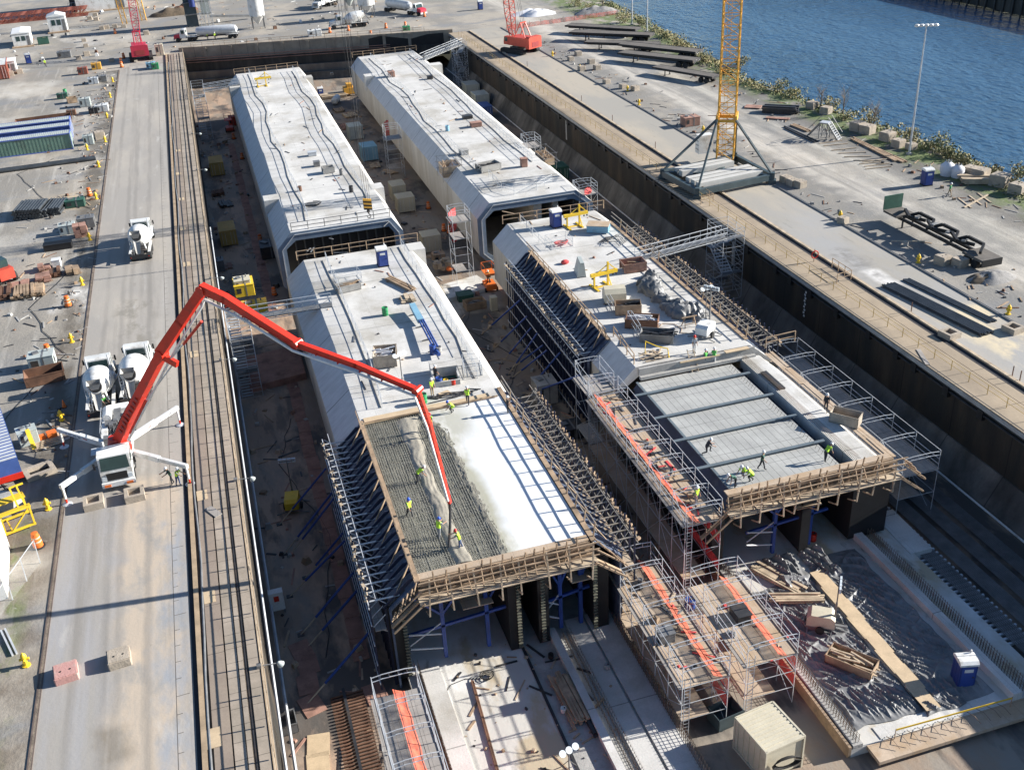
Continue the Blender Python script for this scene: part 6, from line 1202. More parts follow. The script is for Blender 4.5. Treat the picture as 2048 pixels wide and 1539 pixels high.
def cage(label,u,v,z,w,d,h,rz=0):
    t=T('wire_cage',label,'wire cage',on(u,v,z),R(rz)); m=B()
    for x in (-w/2,w/2):
        for y in (-d/2,d/2): m.tube((x,y,0),(x,y,h),.03,n=4)
    for zz in (.05,h/2,h):
        for x in (-w/2,w/2): m.tube((x,-d/2,zz),(x,d/2,zz),.025,n=4)
        for y in (-d/2,d/2): m.tube((-w/2,y,zz),(w/2,y,zz),.025,n=4)
    m.o('frame','galvanised',t); m=B()
    for s in (-1,1): m.quad((s*w/2,-d/2,0),(s*w/2,d/2,0),(s*w/2,d/2,h),(s*w/2,-d/2,h)); m.quad((-w/2,s*d/2,0),(w/2,s*d/2,0),(w/2,s*d/2,h),(-w/2,s*d/2,h))
    m.o('mesh_panel','wire_mesh',t,False)
cage('square wire cage behind the offcut bin on the near left segment',697,562,TZ,2.6,2.2,1.2,5); cage('square wire cage guarding a red hose coil on the near right segment',1118,490,TZ,2.6,2.2,1.1,3); cage('leaning wire cage left of the rust red crate on the near right segment',1268,660,TZ,.4,3.4,1.3,-8); cage('wire cage panel left of the beige hood on the near right segment',1216,610,TZ,.4,3.2,1.2,-8); cage('wire cage at the front of the near left segment beside the stair opening',945,740,TZ,1.6,2.4,1.1,-10)
t=T('hose_coil','red hose coil inside the wire cage on the near right segment','hose',on(1122,490,TZ)); m=B(); m.path([(.9*math.cos(a*.5)*(.6+.01*a),.5*math.sin(a*.5)*(.6+.01*a),.08+.01*a) for a in range(40)],.06,5); m.o('hose','red_net',t)
t=T('hose_coil','dark wire coil lying on the near end of the far left segment','cable',on(625,412,TZ)); m=B(); m.path([(1.1*math.cos(a*.45)*(.7+.01*a),.7*math.sin(a*.45)*(.7+.01*a),.05+.008*a) for a in range(46)],.05,4); m.o('cable','dark_steel',t)
t=T('hose_coil','black cable coil on the pale slab under the pour front','cable',tuple(Z('D2',1780,830,SZ))); m=B(); m.path([(.5*math.cos(a*.45)*(.7+.008*a),.4*math.sin(a*.45)*(.7+.008*a),.05+.006*a) for a in range(52)],.03,4); m.path([(-.4,0,.05),(-1.5,.4,.05),(-2.6,.2,.05),(-3.2,-.5,.05),(-4.4,.1,.05)],.025,4); m.o('cable','black',t)
def stack(label,u,v,z,rz,n,L,w,th,mat,name='timber_stack',cat='timber',rnd=.06,layers=3):
    t=T(name,label,cat,on(u,v,z),R(rz)); rn=random.Random(int(u*3+v)); m=B()
    for k in range(layers):
        for i in range(n):
            if k==layers-1 and rn.random()<.35: continue
            m.box((-w/2+(i+.5)*w/n+rn.uniform(-rnd,rnd),rn.uniform(-rnd,rnd)*4,.1+k*th),(w/n*.9,L*rn.uniform(.85,1),th*.95),rn.uniform(-.03,.03))
    m.o('board',mat,t,False); m=B(); [m.bx(-w/2-.1,w/2+.1,y-.06,y+.06,0,.1) for y in (-L*.35,L*.35)]; m.o('bearer','timber',t,False); return t
for u,v,z,rz,n,L,w,th,mat,l,ly in ((815,600,TZ,-2,3,1.6,1.5,.12,'timber_pale','pallet of timber below the long planks on the near left segment',3),(800,570,TZ,24,4,5.0,.9,.12,'timber','long grey planks stacked along the right rail of the near left segment',2),(70,585,0,5,6,3.4,2.2,.16,'timber','grey weathered timber stack in the left yard beside the barrel',4),(42,590,0,5,6,3.4,2.0,.16,'timber','second weathered timber stack in the left yard',4),(8,590,0,5,4,3.6,1.8,.16,'rust','dark timber stack at the left edge of the photo',4),(42,572,0,4,2,2.,2.,.1,'rust_pink','rust plates lying on the second timber stack',4),(88,560,0,6,2,1.9,1.8,.2,'rust_pink','squat pile of rust plates in the left yard',3),(112,550,0,6,3,2.0,1.2,.2,'rust','pile of rusty beams right of the rust plates',4),(90,540,0,6,2,1.5,1.4,.2,'rust_pink','small rusty plate pile behind the others in the left yard',3),(146,545,0,10,2,1.9,1.7,.35,'timber','square timber crate pack beside white powder on the ground',3),
 (164,472,0,5,2,1.8,1.8,.5,'rust_pink','brick coloured pack beside a hydrant in the left yard',3),(1970,365,0,62,6,6.5,2.2,.18,'timber_pale','pale lumber pile at the right behind the person in green',4),(1905,350,0,62,1,11,.4,.5,'rust','long dark steel beam beside the toilet on the right quay',1),(1560,225,0,50,4,6,2,.2,'dark_steel','dark plates stacked right of the yellow mast',5),(1505,215,0,50,2,3,2,.12,'rust_pink','rusty square plates on the ground right of the yellow mast',1),(1555,240,0,50,2,4,2.2,.12,'rust_pink','pale rusty plate lying below the dark plate stack',1),(1930,565,0,58,1,6,.9,.2,'rust_pink','left brick red beam on the gravel below the truss trailer',1),(1985,575,0,62,1,5.5,.9,.25,'rust_pink','right brick red beam on the gravel below the truss trailer',1),(1990,598,0,62,1,7,.8,.22,'rust_pink','lower brick red beam near the right edge',1),
 (700,232,FY,8,6,3.4,2.4,.12,'timber_pale','loose yellow timbers between the far segments',3),(678,222,FY,2,5,3,2,.12,'timber','brown timbers beside the white cylinder between the far segments',3),(750,333,FY,-2,4,2.2,1.8,.12,'timber_pale','plywood stack in front of the sky blue container',2),(778,345,FY,30,4,3,1.4,.1,'plywood','plywood sheets on a dark puddle between the far segments',2),(690,255,FY,0,4,4,1.5,.15,'rust_pink','reddish boards behind the grey container',2),(668,195,FY,88,5,6,2.6,.2,'timber_pale','long pale timbers across the gap at the far dock wall',4),(1140,1400,SZ,2,6,4.8,1.4,.12,'timber','long bundle of grey timbers on the shaded slab under the pour',3),(1172,1435,SZ,2,2,3.6,.4,.12,'dark_steel','dark steel bars beside the timber bundle on the shaded slab',2),(1595,1200,SZ+.1,70,5,4,.9,.1,'timber_pale','pale planks across the back of the black plastic',3),(1555,1160,SZ,25,5,4.5,1.3,.08,'timber_pale','pale timber offcuts at the back left of the plastic covered slab',3),(452,410,FY,6,4,3.2,2,.2,'dark_steel','dark scrap stack below the upper mustard container',2),(437,390,FY,2,4,2.4,2,.2,'rust','rusty pallet below the upper mustard container',3),
 (455,535,FY,0,2,2,1.4,.2,'rust_pink','reddish pallet below the lower mustard container',2)):
    stack(l,u,v,z,rz,n,L,w,th,mat,layers=ly)
# black pipe stacks
def pipes(label,u,v,rz,n,L,r,layers,mat='black',z=0,grp=None):
    t=T('pipe_stack',label,'pipes',on(u,v,z),R(rz)); rn=random.Random(int(u)); m=B()
    for k in range(layers):
        for i in range(n-k%2):
            x=(i-n/2+.5*(k%2))*r*2.05; o=rn.uniform(-.15,.15); m.tube((x,-L/2+o,r+k*r*1.8),(x,L/2+o,r+k*r*1.8),r,n=8)
            for q in (0,): m.k=0
    m.o('pipe',mat,t); m=B(); [m.bx(-n*r*1.1,n*r*1.1,y-.08,y+.08,-.02,.06) for y in (-L*.3,L*.3)]; m.o('bearer','timber_pale',t,False)
M('black_pipe',(.05,.055,.06),.4,.2,1)
pipes('left stack of short black pipes in the left yard',69,428,-10,10,4.6,.2,4,'black_pipe'); pipes('middle narrow stack of short black pipes in the left yard',96,424,-10,4,4.6,.2,3,'black_pipe'); pipes('right stack of short black pipes in the left yard',116,420,-10,6,4.6,.2,3,'black_pipe')
pipes('long black pipes lying on bearers below the blue roofed containers',80,333,92,3,17,.25,1,'black_pipe')
a,b=P(1790,580),P(1940,655); d=b-a
pipes('dense bundle of long black pipes lying on the right quay road',1868,618,math.degrees(math.atan2(d.y,d.x))-90,10,13.5,.085,2,'black_pipe'); pipes('few black pipes beside the dense pipe bundle on the right quay road',1893,600,math.degrees(math.atan2(d.y,d.x))-90,5,12,.09,1,'black_pipe')
t=T('blue_pipe_rack','long blue pipe manifold lying along the right rail of the near left segment','pipework',on(846,655,TZ)); a=V(t.location); b=P(870,700,TZ+.4)-a; c=P(825,615,TZ+.4)-a; m=B(); m.bar(c+V((0,0,.3)),b*.2+c*.4+V((0,0,.3)),.6,.45); m.o('hopper_end','sky_blue',t,False); m=B()
for o in (-.15,.1,.3): m.tube(c*.5+V((o,0,.35)),b+V((o,0,.35)),.09)
m.tube(b,b+V((.1,-1.2,.1)),.2); m.o('pipe','blue_steel',t); m=B()
for f in (.1,.4,.7,.95): p=c.lerp(b,f); m.bar((p.x-.6,p.y,p.z-.35),(p.x+.6,p.y,p.z-.2),.1); m.tube((p.x+.2,p.y,0),(p.x+.2,p.y,.6),.05)
m.o('stand','steel_grey',t)
for u,v,z,r,h,mat,l in ((771,630,TZ,.32,.9,'green_paint','green drum standing alone on the near left segment'),(847,805,TZ,.35,.9,'green_paint','green drum at the pour edge beside the boom'),(866,708,TZ,.3,1.0,'blue_steel','blue upright drum at the end of the blue pipes'),(878,706,TZ,.28,.7,'grey_concrete','grey bucket beside the blue drum'),(879,770,TZ,.3,.8,'blue_steel','blue drum beside a worker at the edge of the pour'),(892,768,TZ,.22,.5,'yellow_paint','yellow bucket beside the blue drum at the pour edge'),(907,768,TZ,.25,.5,'red_paint','red bucket at the pour edge'),(703,384,TZ,.3,.9,'dark_steel','black drum at the right rail of the far left segment'),(683,350,TZ,.26,.9,'steel_grey','grey drum near the right rail of the far left segment'),(600,382,TZ,.3,.7,'rust','small red box drum near the left rail of the far left segment'),(895,262,TZ,.32,.9,'sky_blue','blue drum on the far right segment'),(131,188,0,.35,1.0,'green_paint','green drum alone in the far left yard'),(1625,1080,SZ,.3,.7,'red_paint','red bucket on the slab under the grey deck opening'),(1609,1080,SZ,.25,.6,'white_paint','white bucket on the slab under the grey deck opening'),(1380,1215,FY,.4,.9,'blue_steel','bright blue drum on the floor between the front scaffolds'),(1127,1418+5,SZ,.2,.4,'white_paint','white bucket at the end of the timber bundle'),(1102,1315,SZ,.2,.4,'black','black bucket at the start of the timber bundle'),(1214,1335,SZ+.2,.2,.35,'grey_concrete','grey bucket on the shaded slab right of the kerb')):
    t=T('drum' if h>.6 else 'bucket',l,'drum' if h>.6 else 'bucket',on(u,v,z)); m=B(); m.lathe([(r*.9,0),(r,.03),(r,h*.33),(r*1.05,h*.36),(r,h*.4),(r,h*.66),(r*1.05,h*.7),(r,h*.74),(r,h),(r*.92,h),(r*.9,h-.04)],(0,0,0),(0,0,1),12); m.o('body',mat,t); m=B(); m.lathe([(r*.3,0),(r*.3,.04)],(r*.4,0,h-.02),(0,0,1),6); m.o('cap','dark_steel',t)
t=T('big_bag','left one of the two white bulk bags beside the toilet on the right quay','bulk bag',on(1893,350,0)); 
def bag(t,s=1.):
    m=B()
    def fn(u,v): a=u*2*PI; r=s*(.75+.12*math.sin(v*PI))*(1-max(0,v-.75)*2.4)*(1+.1*nf(math.cos(a)*2,math.sin(a)*2,v*3+s*9)); return (math.cos(a)*r,math.sin(a)*r,v*1.7*s)
    m.grid(16,10,fn); m.o('bag','rag_white',t); m=B(); [m.path([(x*.4,y*.4,1.4*s),(x*.2,y*.2,1.9*s),(x*.05,y*.3,1.5*s)],.04,4) for x in (-1,1) for y in (-1,1)]; m.o('strap','white_paint',t)
bag(t,1.1); t=T('big_bag','right one of the two white bulk bags beside the toilet on the right quay','bulk bag',on(1914,354,0)); bag(t,1.)
# tarp roll on near right segment
t=T('tarp_roll','long lumpy grey tarpaulin roll on the near right segment','tarpaulin',(0,0,TZ)); pa=[P(u,v,TZ) for u,v in ((1288,560),(1302,578),(1315,596),(1336,610),(1358,624),(1375,640))]; m=B()
def tf(u,v):
    f=u*5; i=min(4,int(f)); c=pa[i].lerp(pa[i+1],f-i); a=v*PI; r=(1.0+.25*math.sin(u*9))*(min(1,u*9+.2))*(min(1,(1-u)*9+.25)); k=1+.45*NZ.noise(V((u*16,math.cos(a)*1.6,3)))+.2*NZ.noise(V((u*34,math.cos(a)*4,9))); return (c.x+math.cos(a)*r*k+.3*nf(u*12,0,4),c.y+.2*nf(u*20,v*4),max(0.,math.sin(a)*.95*r*k))
m.grid(110,22,tf); m.o('tarp','grey_tarp',t)
def lump(label,u,v,z,rx,ry,h,mat,seed,name='tarp_heap',cat='tarpaulin'):
    t=T(name,label,cat,on(u,v,z)); m=B()
    def fn(a,b): th=a*2*PI; r=b; k=1+.3*NZ.noise(V((math.cos(th)*1.5,math.sin(th)*1.5,seed))); return (math.cos(th)*rx*r*k,math.sin(th)*ry*r*k,max(0,h*(1-r*r)*(1+.5*NZ.noise(V((math.cos(th)*r*3,math.sin(th)*r*3,seed+4))))+.04*h*NZ.noise(V((math.cos(th)*r*9,math.sin(th)*r*9,seed)))))
    m.grid(26,10,fn); m.o('heap',mat,t); return t
lump('small grey tarp bundle at the far end of the tarp roll',1303,553,TZ,.9,.8,.8,'grey_tarp',3); lump('black tarp bundle at the front end of the tarp roll',1385,625,TZ,1.2,1.1,1.1,'plastic_sheet',5); lump('second black bundle beside the front end of the tarp roll',1395,636,TZ,.8,.9,.8,'plastic_sheet',9)
lump('rubble and scrap heap below the truss trailer at the right',1985,555,0,3,1.6,.7,'stone',6,'rubble_heap','rubble'); lump('far rubble mound with plastic at the top of the photo',1075,30,0,5,2.5,1.3,'rag_white',8,'rubble_heap','rubble'); lump('grey spoil heap at the far dock edge',700,75,0,1.6,1,.7,'stone',3,'rubble_heap','rubble'); lump('dark brush pile behind the crimson crane',345,30,0,7,3,1.8,'bark',4,'rubble_heap','rubble'); lump('rust scrap heap at the top of the photo beside the plant',365,22,0,4,2.5,1.6,'rust',9,'rubble_heap','rubble'); lump('dark debris heap near the rubble by the water',1195,25,0,6,4,1.4,'stone',14,'rubble_heap','rubble'); lump('blue and white plastic heap behind the orange fence',1065,28,0,6,2,1.2,'rag_white',17,'rubble_heap','rubble'); lump('brown debris heap on the quay beside the lumber',1968,558,0,2,1.2,.6,'bark',21,'rubble_heap','rubble')
t=T('orange_fence','low orange mesh fence at the far right yard by the rubble','fence',on(1140,46,0)); m=B(); m.grid(60,3,lambda u,v:(-16+u*30,u*4+.3*nf(u*30,v),v*1.0)); m.o('mesh','fence_red',t); q=B(); q.tube((0,0,0),(0,0,1.4),.05,n=4); p0=q.o('post','timber',t); p0.location=(-16,0,0); rep(p0,[(3*i,.4*i,0) for i in range(1,11)])
# ================================================================ SMALL EQUIPMENT
def ybeam(label,u,v,z,rz):
    t=T('lifting_beam',label,'lifting frame',on(u,v,z),R(rz)); m=B(); m.bx(-1.6,1.6,-.16,.16,1.35,1.7); m.o('beam','yellow_paint',t,False)
    m=B(); m.bx(.35,.6,-1,1,0,.14); m.bx(-1.3,-1.05,-1,1,0,.14); m.bx(-1.3,.6,-.1,.1,0,.12); m.o('foot_frame','yellow_paint',t,False)
    m=B(); m.bx(.38,.56,-.1,.1,.1,2.7); m.bx(-1.25,-1.1,-.1,.1,.1,1.4); m.bar((.47,0,2.6),(1.5,0,1.6),.1); m.bar((.47,0,2.4),(-.9,0,1.6),.08); m.bar((.47,-.9,.1),(.47,0,1.3),.1); m.o('mast','yellow_paint',t,False)
    m=B(); [m.sph((x,0,1.15),.12,6) for x in (-1.4,1.1,1.5)]; m.o('chain_hook','black',t); return t
ybeam('yellow lifting frame beside the grey hood in the middle of the near right segment',1208,572,TZ,8); ybeam('yellow lifting frame beside the toilet at the far end of the near right segment',1152,452,TZ,5); ybeam('yellow lifting frame at the far end of the far left segment',528,172,TZ,3)
t=T('lifting_truss','big yellow steel truss frame at the left edge beside the orange barrel','steel frame',on(8,1062,0),R(20)); m=B()
for z in (.3,2.0):
    for y in (-1,1): m.bar((-4.5,y,z),(2.2,y,z),.16 if z<1 else .4,.14)
for x in (-4,-2,0,2.1):
    for y in (-1,1): m.bar((x,y,.2),(x,y,2.1),.13)
for x in (-3.5,-1.5,.5): m.bar((x,-1,.3),(x+1.6,-1,1.9),.1); m.bar((x,-1,.3),(x,1,.3),.1)
m.o('truss','yellow_paint',t,False); m=B(); m.bx(-4.5,2.2,.3,1.1,2.02,2.1); m.o('top_plate','yellow_paint',t,False); m=B(); m.bar((1.9,-.9,2),(1.9,.9,2.9),.12); m.bar((1.4,.9,2.9),(2.4,.9,2.9),.12); m.bar((1.4,-.9,2),(1.4,.9,2.9),.12); m.o('end_loop','yellow_paint',t,False)
def lighttower(label,c,rz,mat,h=4.5,tilt=0):
    t=T('light_tower',label,'light tower',c,rz); m=B(); m.prism([(-1.0,.5),(1.0,.5),(1.0,1.2),(.7,1.45),(-.7,1.45),(-1.0,1.2)],1,-.6,.6); m.o('engine_cover',mat,t,False); m=B(); m.bx(-1.1,1.9,-.1,.1,.4,.5); m.bx(-1.1,1.0,-.6,.6,.4,.5); [m.bar((x,y*.6,.3),(x,y*1.4,.08),.08) for x in (-.9,.8) for y in (-1,1)]; m.o('chassis','steel_grey',t,False)
    for s in (-1,1): w=wheel(t,(0,s*.75,.32),.32,.18); w.rotation_euler=(0,0,PI/2)
    m=B(); m.bar((.95,0,.5),(.95,0,h*.6),.14); m.bar((.95,0,h*.55),(.95,0,h),.09); m.bar((.95,-.7,h),(.95,.7,h),.07); m.o('mast','steel_grey',t,False)
    for y in (-.6,-.2,.2,.6): m=B(); m.prism([(h-.15,.75),(h+.2,.8),(h+.2,1.0),(h-.15,.98)],1,y-.17,y+.17) if 0 else m.bx(.98,1.12,y-.17,y+.17,h-.2,h+.18); m.o('lamp','lamp_glass',t,False)
lighttower('beige mobile light tower with a grey mast on the black plastic',tuple(Z('D4',400,440,SZ+.1)),R(-35),'cream_paint',4.2); lighttower('yellow mobile light tower in shade on the floor left of the pour',tuple(Z('C2',290,985,FY)),R(80),'yellow_paint',4.5)
lighttower('white generator with lamp mast at the front of the near right segment',on(1410,672,TZ),R(40),'white_paint',4.6)
def polelight(label,c,h,rz=0,sp=.45):
    t=T('tripod_light',label,'work light',c,rz); m=B(); m.tube((0,0,.1),(0,0,h),.045); [m.tube((0,0,.9),(.6*math.cos(a),.6*math.sin(a),0),.03,n=4) for a in (0,2.1,4.2)]; m.tube((-sp,0,h),(sp,0,h),.03,n=4); m.o('tripod','steel_grey',t)
    for x in (-sp,0,sp): m=B(); m.lathe([(.05,-.12),(.22,0),(.24,.03)],(x,-.05,h+.05),(0,-.6,.8),10); m.o('lamp','lamp_glass',t)
polelight('black work light on a tripod beside the scrap skip on the near left segment',on(806,772,TZ),3.2,.4,.5); polelight('work light on a dark post beside the tarp roll on the near right segment',on(1411,640,TZ),3.4,.2,.55); polelight('cluster of white work lights at the very bottom of the photo',tuple(Z('D3',440,1539,SZ)),1.8,.3,.5)
def edgelamp(label,u,v):
    q=P(u,v,-.4); t=T('flood_lamp',label,'flood lamp',(XL(q.y)-.1,q.y,.2)); m=B(); m.tube((0,0,0),(.9,0,-.1),.04,n=5); m.box((-.2,0,-.1),(.35,.3,.25)); m.o('bracket','steel_grey',t); m=B(); m.lathe([(.06,-.22),(.2,-.05),(.26,.1),(.23,.14)],(1.05,0,-.2),(.5,0,-.85),12); m.o('lamp_shade','container_grey',t)
for u,v,l in ((557,1337,'nearest white flood lamp hanging over the left dock edge'),(506,965,'flood lamp hanging over the left dock edge level with the pump truck'),(475,725,'flood lamp hanging over the left dock edge beside the stair tower'),(447,562,'flood lamp over the left dock edge below the lower mustard container'),(396,273,'flood lamp over the left dock edge near the far containers'),(412,345,'flood lamp over the left dock edge beside the upper mustard container')): edgelamp(l,u,v)
t=T('panel_box','white electrical box with a red sign on the floor by the left dock wall','electrical box',tuple(Z('D2',180,330,FY))); m=B(); m.bx(-.55,.55,-.3,.3,.5,2.2); m.o('cabinet','white_paint',t,False); m=B(); m.bx(-.2,.2,-.33,-.3,1.4,1.9); m.o('sign','red_paint',t,False); m=B(); [m.bx(x-.05,x+.05,-.05,.05,0,.5) for x in (-.45,.45)]; m.o('leg','steel_grey',t,False)
def stairplat():
    t=T('stair_platform','grey steel stair platform standing on the right quay bank','stair platform',on(1648,276,0),R(38)); m=B()
    for s in (-.7,.7):
        m.bar((s,-2.4,0),(s,-.6,2.4),.08,.2); m.bar((s,2.6,0),(s,.6,2.4),.08,.2); m.bx(s-.05,s+.05,-.7,.7,2.3,2.45)
        for y in (-.6,.6): m.bx(s-.06,s+.06,y-.06,y+.06,0,2.4)
        m.tube((s,-2.5,1.0),(s,-.6,3.4),.04,n=4); m.tube((s,2.7,1.),(s,.6,3.4),.04,n=4); m.tube((s,-.6,3.4),(s,.6,3.4),.04,n=4); m.tube((s,-.6,0),(s,.6,2.3),.04,n=4)
    m.o('frame','steel_grey',t,False); m=B()
    for i in range(8): f=(i+.5)/8; m.bx(-.7,.7,-2.4+1.8*f-.13,-2.4+1.8*f+.13,2.4*f-.03,2.4*f+.02)
    m.bx(-.7,.7,-.7,.7,2.4,2.46); m.o('tread','galvanised',t,False)
stairplat()
sp=T('timber_bearer','','timber bearer',group='thin pale timber bearers laid in a row on the right quay'); m=B(); m.bx(-1.9,1.9,-.07,.07,0,.12); m.o('batten','timber_pale',sp,False)
rows=[]
for i in range(10):
    a=Z('A4',375+55*i,1110+24*i) ; b=Z('A4',580+48*i,1082+18*i) if i<8 else a+V((4,1,0)); a=Z('A4',(375,380,445,500,540,630,665,710,770,690)[i],(1110,1130,1165,1185,1212,1238,1270,1288,1302,1255)[i]); b=Z('A4',(585,660,720,790,840,900,935,965,930,950)[i],(1082,1103,1136,1172,1203,1237,1240,1255,1285,1222)[i]); rows.append((((a.x+b.x)/2,(a.y+b.y)/2,0),ang(a,b),'thin pale bearer in the row on the right quay, '+('nearest the stair platform','second from the stair platform','third from the stair platform','fourth from the stair platform','fifth from the stair platform','sixth from the stair platform','by the mast shadow','second from the toilet','nearest the toilet','under the mast shadow')[i]))
series(sp,rows)
for a,b,n,l in ((Z('A4',630,1070),Z('A4',1000,1255),3,'long brown timbers lying along the grass edge of the right quay'),(Z('A4',800,1150),Z('A4',1050,1260),3,'second run of long brown timbers nearer the light mast'),(Z('A4',110,980),Z('A4',370,1100),2,'dark beam lying left of the stair platform'),(Z('A4',170,965),Z('A4',310,1020),3,'short pale timbers beside the stair platform')):
    t=T('timber_beams',l,'timber',tuple(a)); m=B(); d=b-a; rn=random.Random(n)
    for k in range(n): o=V((.35*k,.1*k,.12)); m.bar(o+d*rn.uniform(0,.1),o+d*rn.uniform(.9,1)+V((rn.uniform(-.2,.2),0,0)),.2,.2)
    m.o('beam','timber' if 'dark' not in l else 'dark_steel',t,False)
t=T('plank_cross','crossed pale planks on the gravel at the right edge of the photo','timber',on(1950,402,0),R(10)); m=B(); m.bar((-3,-1,.1),(3,.6,.1),.25,.08); [m.bar((x,-1.6,.05),(x+1.5,1.8,.05),.2,.08) for x in (-2.4,-.6,1.)]; m.o('plank','timber_pale',t,False)
t=T('plank','single pale plank propped over a block left of the truss trailer','plank',tuple(Z('B4',1075,410,.3)),R(-42)); m=B(); m.bar((-1.8,0,.1),(1.8,0,.45),.22,.06); m.o('board','timber_pale',t,False); m=B(); m.box((-.2,0,-.3),(.5,.5,.55)); m.o('support_block','grey_concrete',t,False)
t=T('life_ring','red life ring on a post beside the right trench','life ring',tuple(Z('B4',355,560,0))); m=B(); m.path([(.42*math.cos(a*.524),0,1.0+.42*math.sin(a*.524)) for a in range(13)],.07,6); m.o('ring','red_paint',t); m=B(); m.tube((0,.1,0),(0,.1,1.6),.04); m.o('post','rust',t)
t=T('quay_board','pale board lying on the tan deck of the right quay','board',(59.,71.,.13),R(70)); m=B(); m.bx(-1.5,1.5,-.2,.2,0,.05); m.o('board','plywood_grey',t,False)
fr=[('steel guard frame over the right quay deck at the gangway',62.5,88.5),('steel guard frame at the crossing by the tower crane corner',60.5,117)]
for l,x,y in fr:
    fence(l,[(x-1.5,y),(x+.4,y+.3),(x+.4,y+4)],1.1,1.4,False,'timber',.12,r=.04)
# ladder, sawhorse and bits on the near right segment
def ladder(label,a,b,w=.5):
    t=T('ladder',label,'ladder',tuple(a)); d=V(b)-V(a); n=V((-d.y,d.x,0)); n=n.normalized() if n.length>.01 else V((1,0,0)); m=B(); [m.bar(n*(s*w/2),d+n*(s*w/2),.07,.09) for s in (-1,1)]; k=int(d.length/.32); [m.bar(n*(-w/2)+d*(i+.5)/k,n*(w/2)+d*(i+.5)/k,.05) for i in range(k)]; m.o('ladder','timber_pale',t,False)
ladder('timber ladder from the grey form deck up to the near right segment',P(1391,743,.2),P(1382,700,1.7)+V((0,.2,0)),.6)
t=T('timber_offcuts','heap of timber offcuts and yellow pipe at the front edge of the near right segment','timber',on(1300,712,TZ)); m=B(); rn=random.Random(9); [m.bar((rn.uniform(-1.5,1.6),rn.uniform(-1,1),.08+.1*rn.random()),(rn.uniform(-1.5,1.6),rn.uniform(-1,1),.08+.4*rn.random()),.16,.06) for _ in range(14)]; m.o('board','timber_pale',t,False); m=B(); m.path([(-.3,.5,0),(-.2,.6,1.3),(.6,-.2,1.0),(1.4,-.8,.9),(1.5,-.9,0)],.06,5); m.o('pipe','yellow_paint',t)
t=T('sawhorse','brown timber frame on the near right segment behind the generator','sawhorse',on(1378,652,TZ)); m=B(); [m.bar((x,-.4,0),(x*.8,0,1.0),.07) for x in (-.6,.6)]; [m.bar((x,.4,0),(x*.8,0,1.),.07) for x in (-.6,.6)]; m.bar((-.8,0,1.),(.8,0,1.),.1,.12); m.bar((-.6,-.3,.4),(.6,-.3,.4),.06); m.o('frame','timber',t,False)
t=T('air_hose','thin hose loop on the near right segment by the generator','hose',on(1360,660,TZ)); m=B(); m.path([(-1.8,1.2,.05),(-1,1.9,.05),(0,1.4,.05),(.3,.2,.05),(-.2,-.6,.05),(.8,-1.3,.05)],.035,4); m.o('hose','timber',t)
t=T('engine_hood','beige box hood standing on the near right segment beside a wire panel','hood',on(1229,602,TZ),R(-14)); m=B(); m.prism([(-.9,.2),(.9,.2),(.95,1.2),(.5,1.6),(-.5,1.6),(-.95,1.2)],0,-1.1,1.1); m.o('hood','cream_paint',t,False); m=B(); m.bx(-1.1,1.1,-.9,.9,0,.2); m.o('skid','dark_steel',t,False)
t=T('engine_hood','pale grey box leaning near the rail of the near right segment','hood',on(1160,548,TZ),R(-10)); m=B(); m.prism([(-.5,.1),(.5,.1),(.3,1.7),(-.1,1.7)],1,-1.0,1.0); m.o('hood','container_grey',t,False); m=B(); m.bx(-.5,.5,-1,1,0,.1); m.o('skid','steel_grey',t,False)
t=T('panel_stack','stack of white blue panels topped with plywood on the near right segment','panels',on(1197,462,TZ),R(-30)); m=B(); [m.bx(-1.3,1.3,-.9,.9,.1+k*.2,.28+k*.2) for k in range(4)]; m.o('panel','sky_blue',t,False); m=B(); m.bx(-1.35,1.35,-.92,.92,.9,.96); m.o('cover_board','plywood',t,False)
t=T('rebar_rack','bent rebar frames lying by the right rail of the near right segment','rebar',on(1225,485,TZ),R(40)); m=B(); [m.path([(x,-1.4,.05),(x+.2,-.6,.5+.3*(i%3)),(x+.1,.5,.3),(x,1.5,.05)],.03,4) for i,x in enumerate([k*.25-.8 for k in range(8)])]; m.o('bar','dark_steel',t)
t=T('red_cap','red round safety cap net on the near right segment','safety net',on(1130,527,TZ)); m=B(); m.sph((0,0,.2),.5,10,(1,.8,.5)); m.o('net','red_net',t)
# boxes on segments
def gbox(label,u,v,z,w,d,h,mat,rz=0,name='box',cat='box'):
    t=T(name,label,cat,on(u,v,z),R(rz)); m=B(); m.prism([(-w/2+.04,-d/2),(w/2-.04,-d/2),(w/2,-d/2+.04),(w/2,d/2-.04),(w/2-.04,d/2),(-w/2+.04,d/2),(-w/2,d/2-.04),(-w/2,-d/2+.04)],2,.06,h); m.o('body',mat,t,False); m=B(); m.bx(-w/2-.03,w/2+.03,-d/2-.03,d/2+.03,h-.02,h+.05); m.o('lid',mat,t,False); m=B()
    if h>.85 and w>1.1:
        rn=random.Random(int(u*7+v)); k=rn.uniform(.15,.3); m.bx(-w*.4,-w*.4+w*k,-d/2-.02,-d/2+.01,h*.35,h*.8); m.bx(w/2-.01,w/2+.02,-d*.35,-d*.35+d*k,h*.3,h*.8); m.o('vent','dark_steel',t,False); m=B(); m.lathe([(.07,0),(.07,.35)],(w*.28,d*.2,h),(0,0,1),8); m.box((-w*.2,d*.1,h+.05),(w*.25,d*.3,.14),rn.random()); m.bx(w*.05,w*.12,-d/2-.015,d/2+.015,.1,h+.07); m.o('fitting','steel_grey',t,False); m=B()
    [m.bx(x-.06,x+.06,-d/2,d/2,0,.06) for x in (-w*.35,w*.35)]; m.o('skid','dark_steel',t,False)
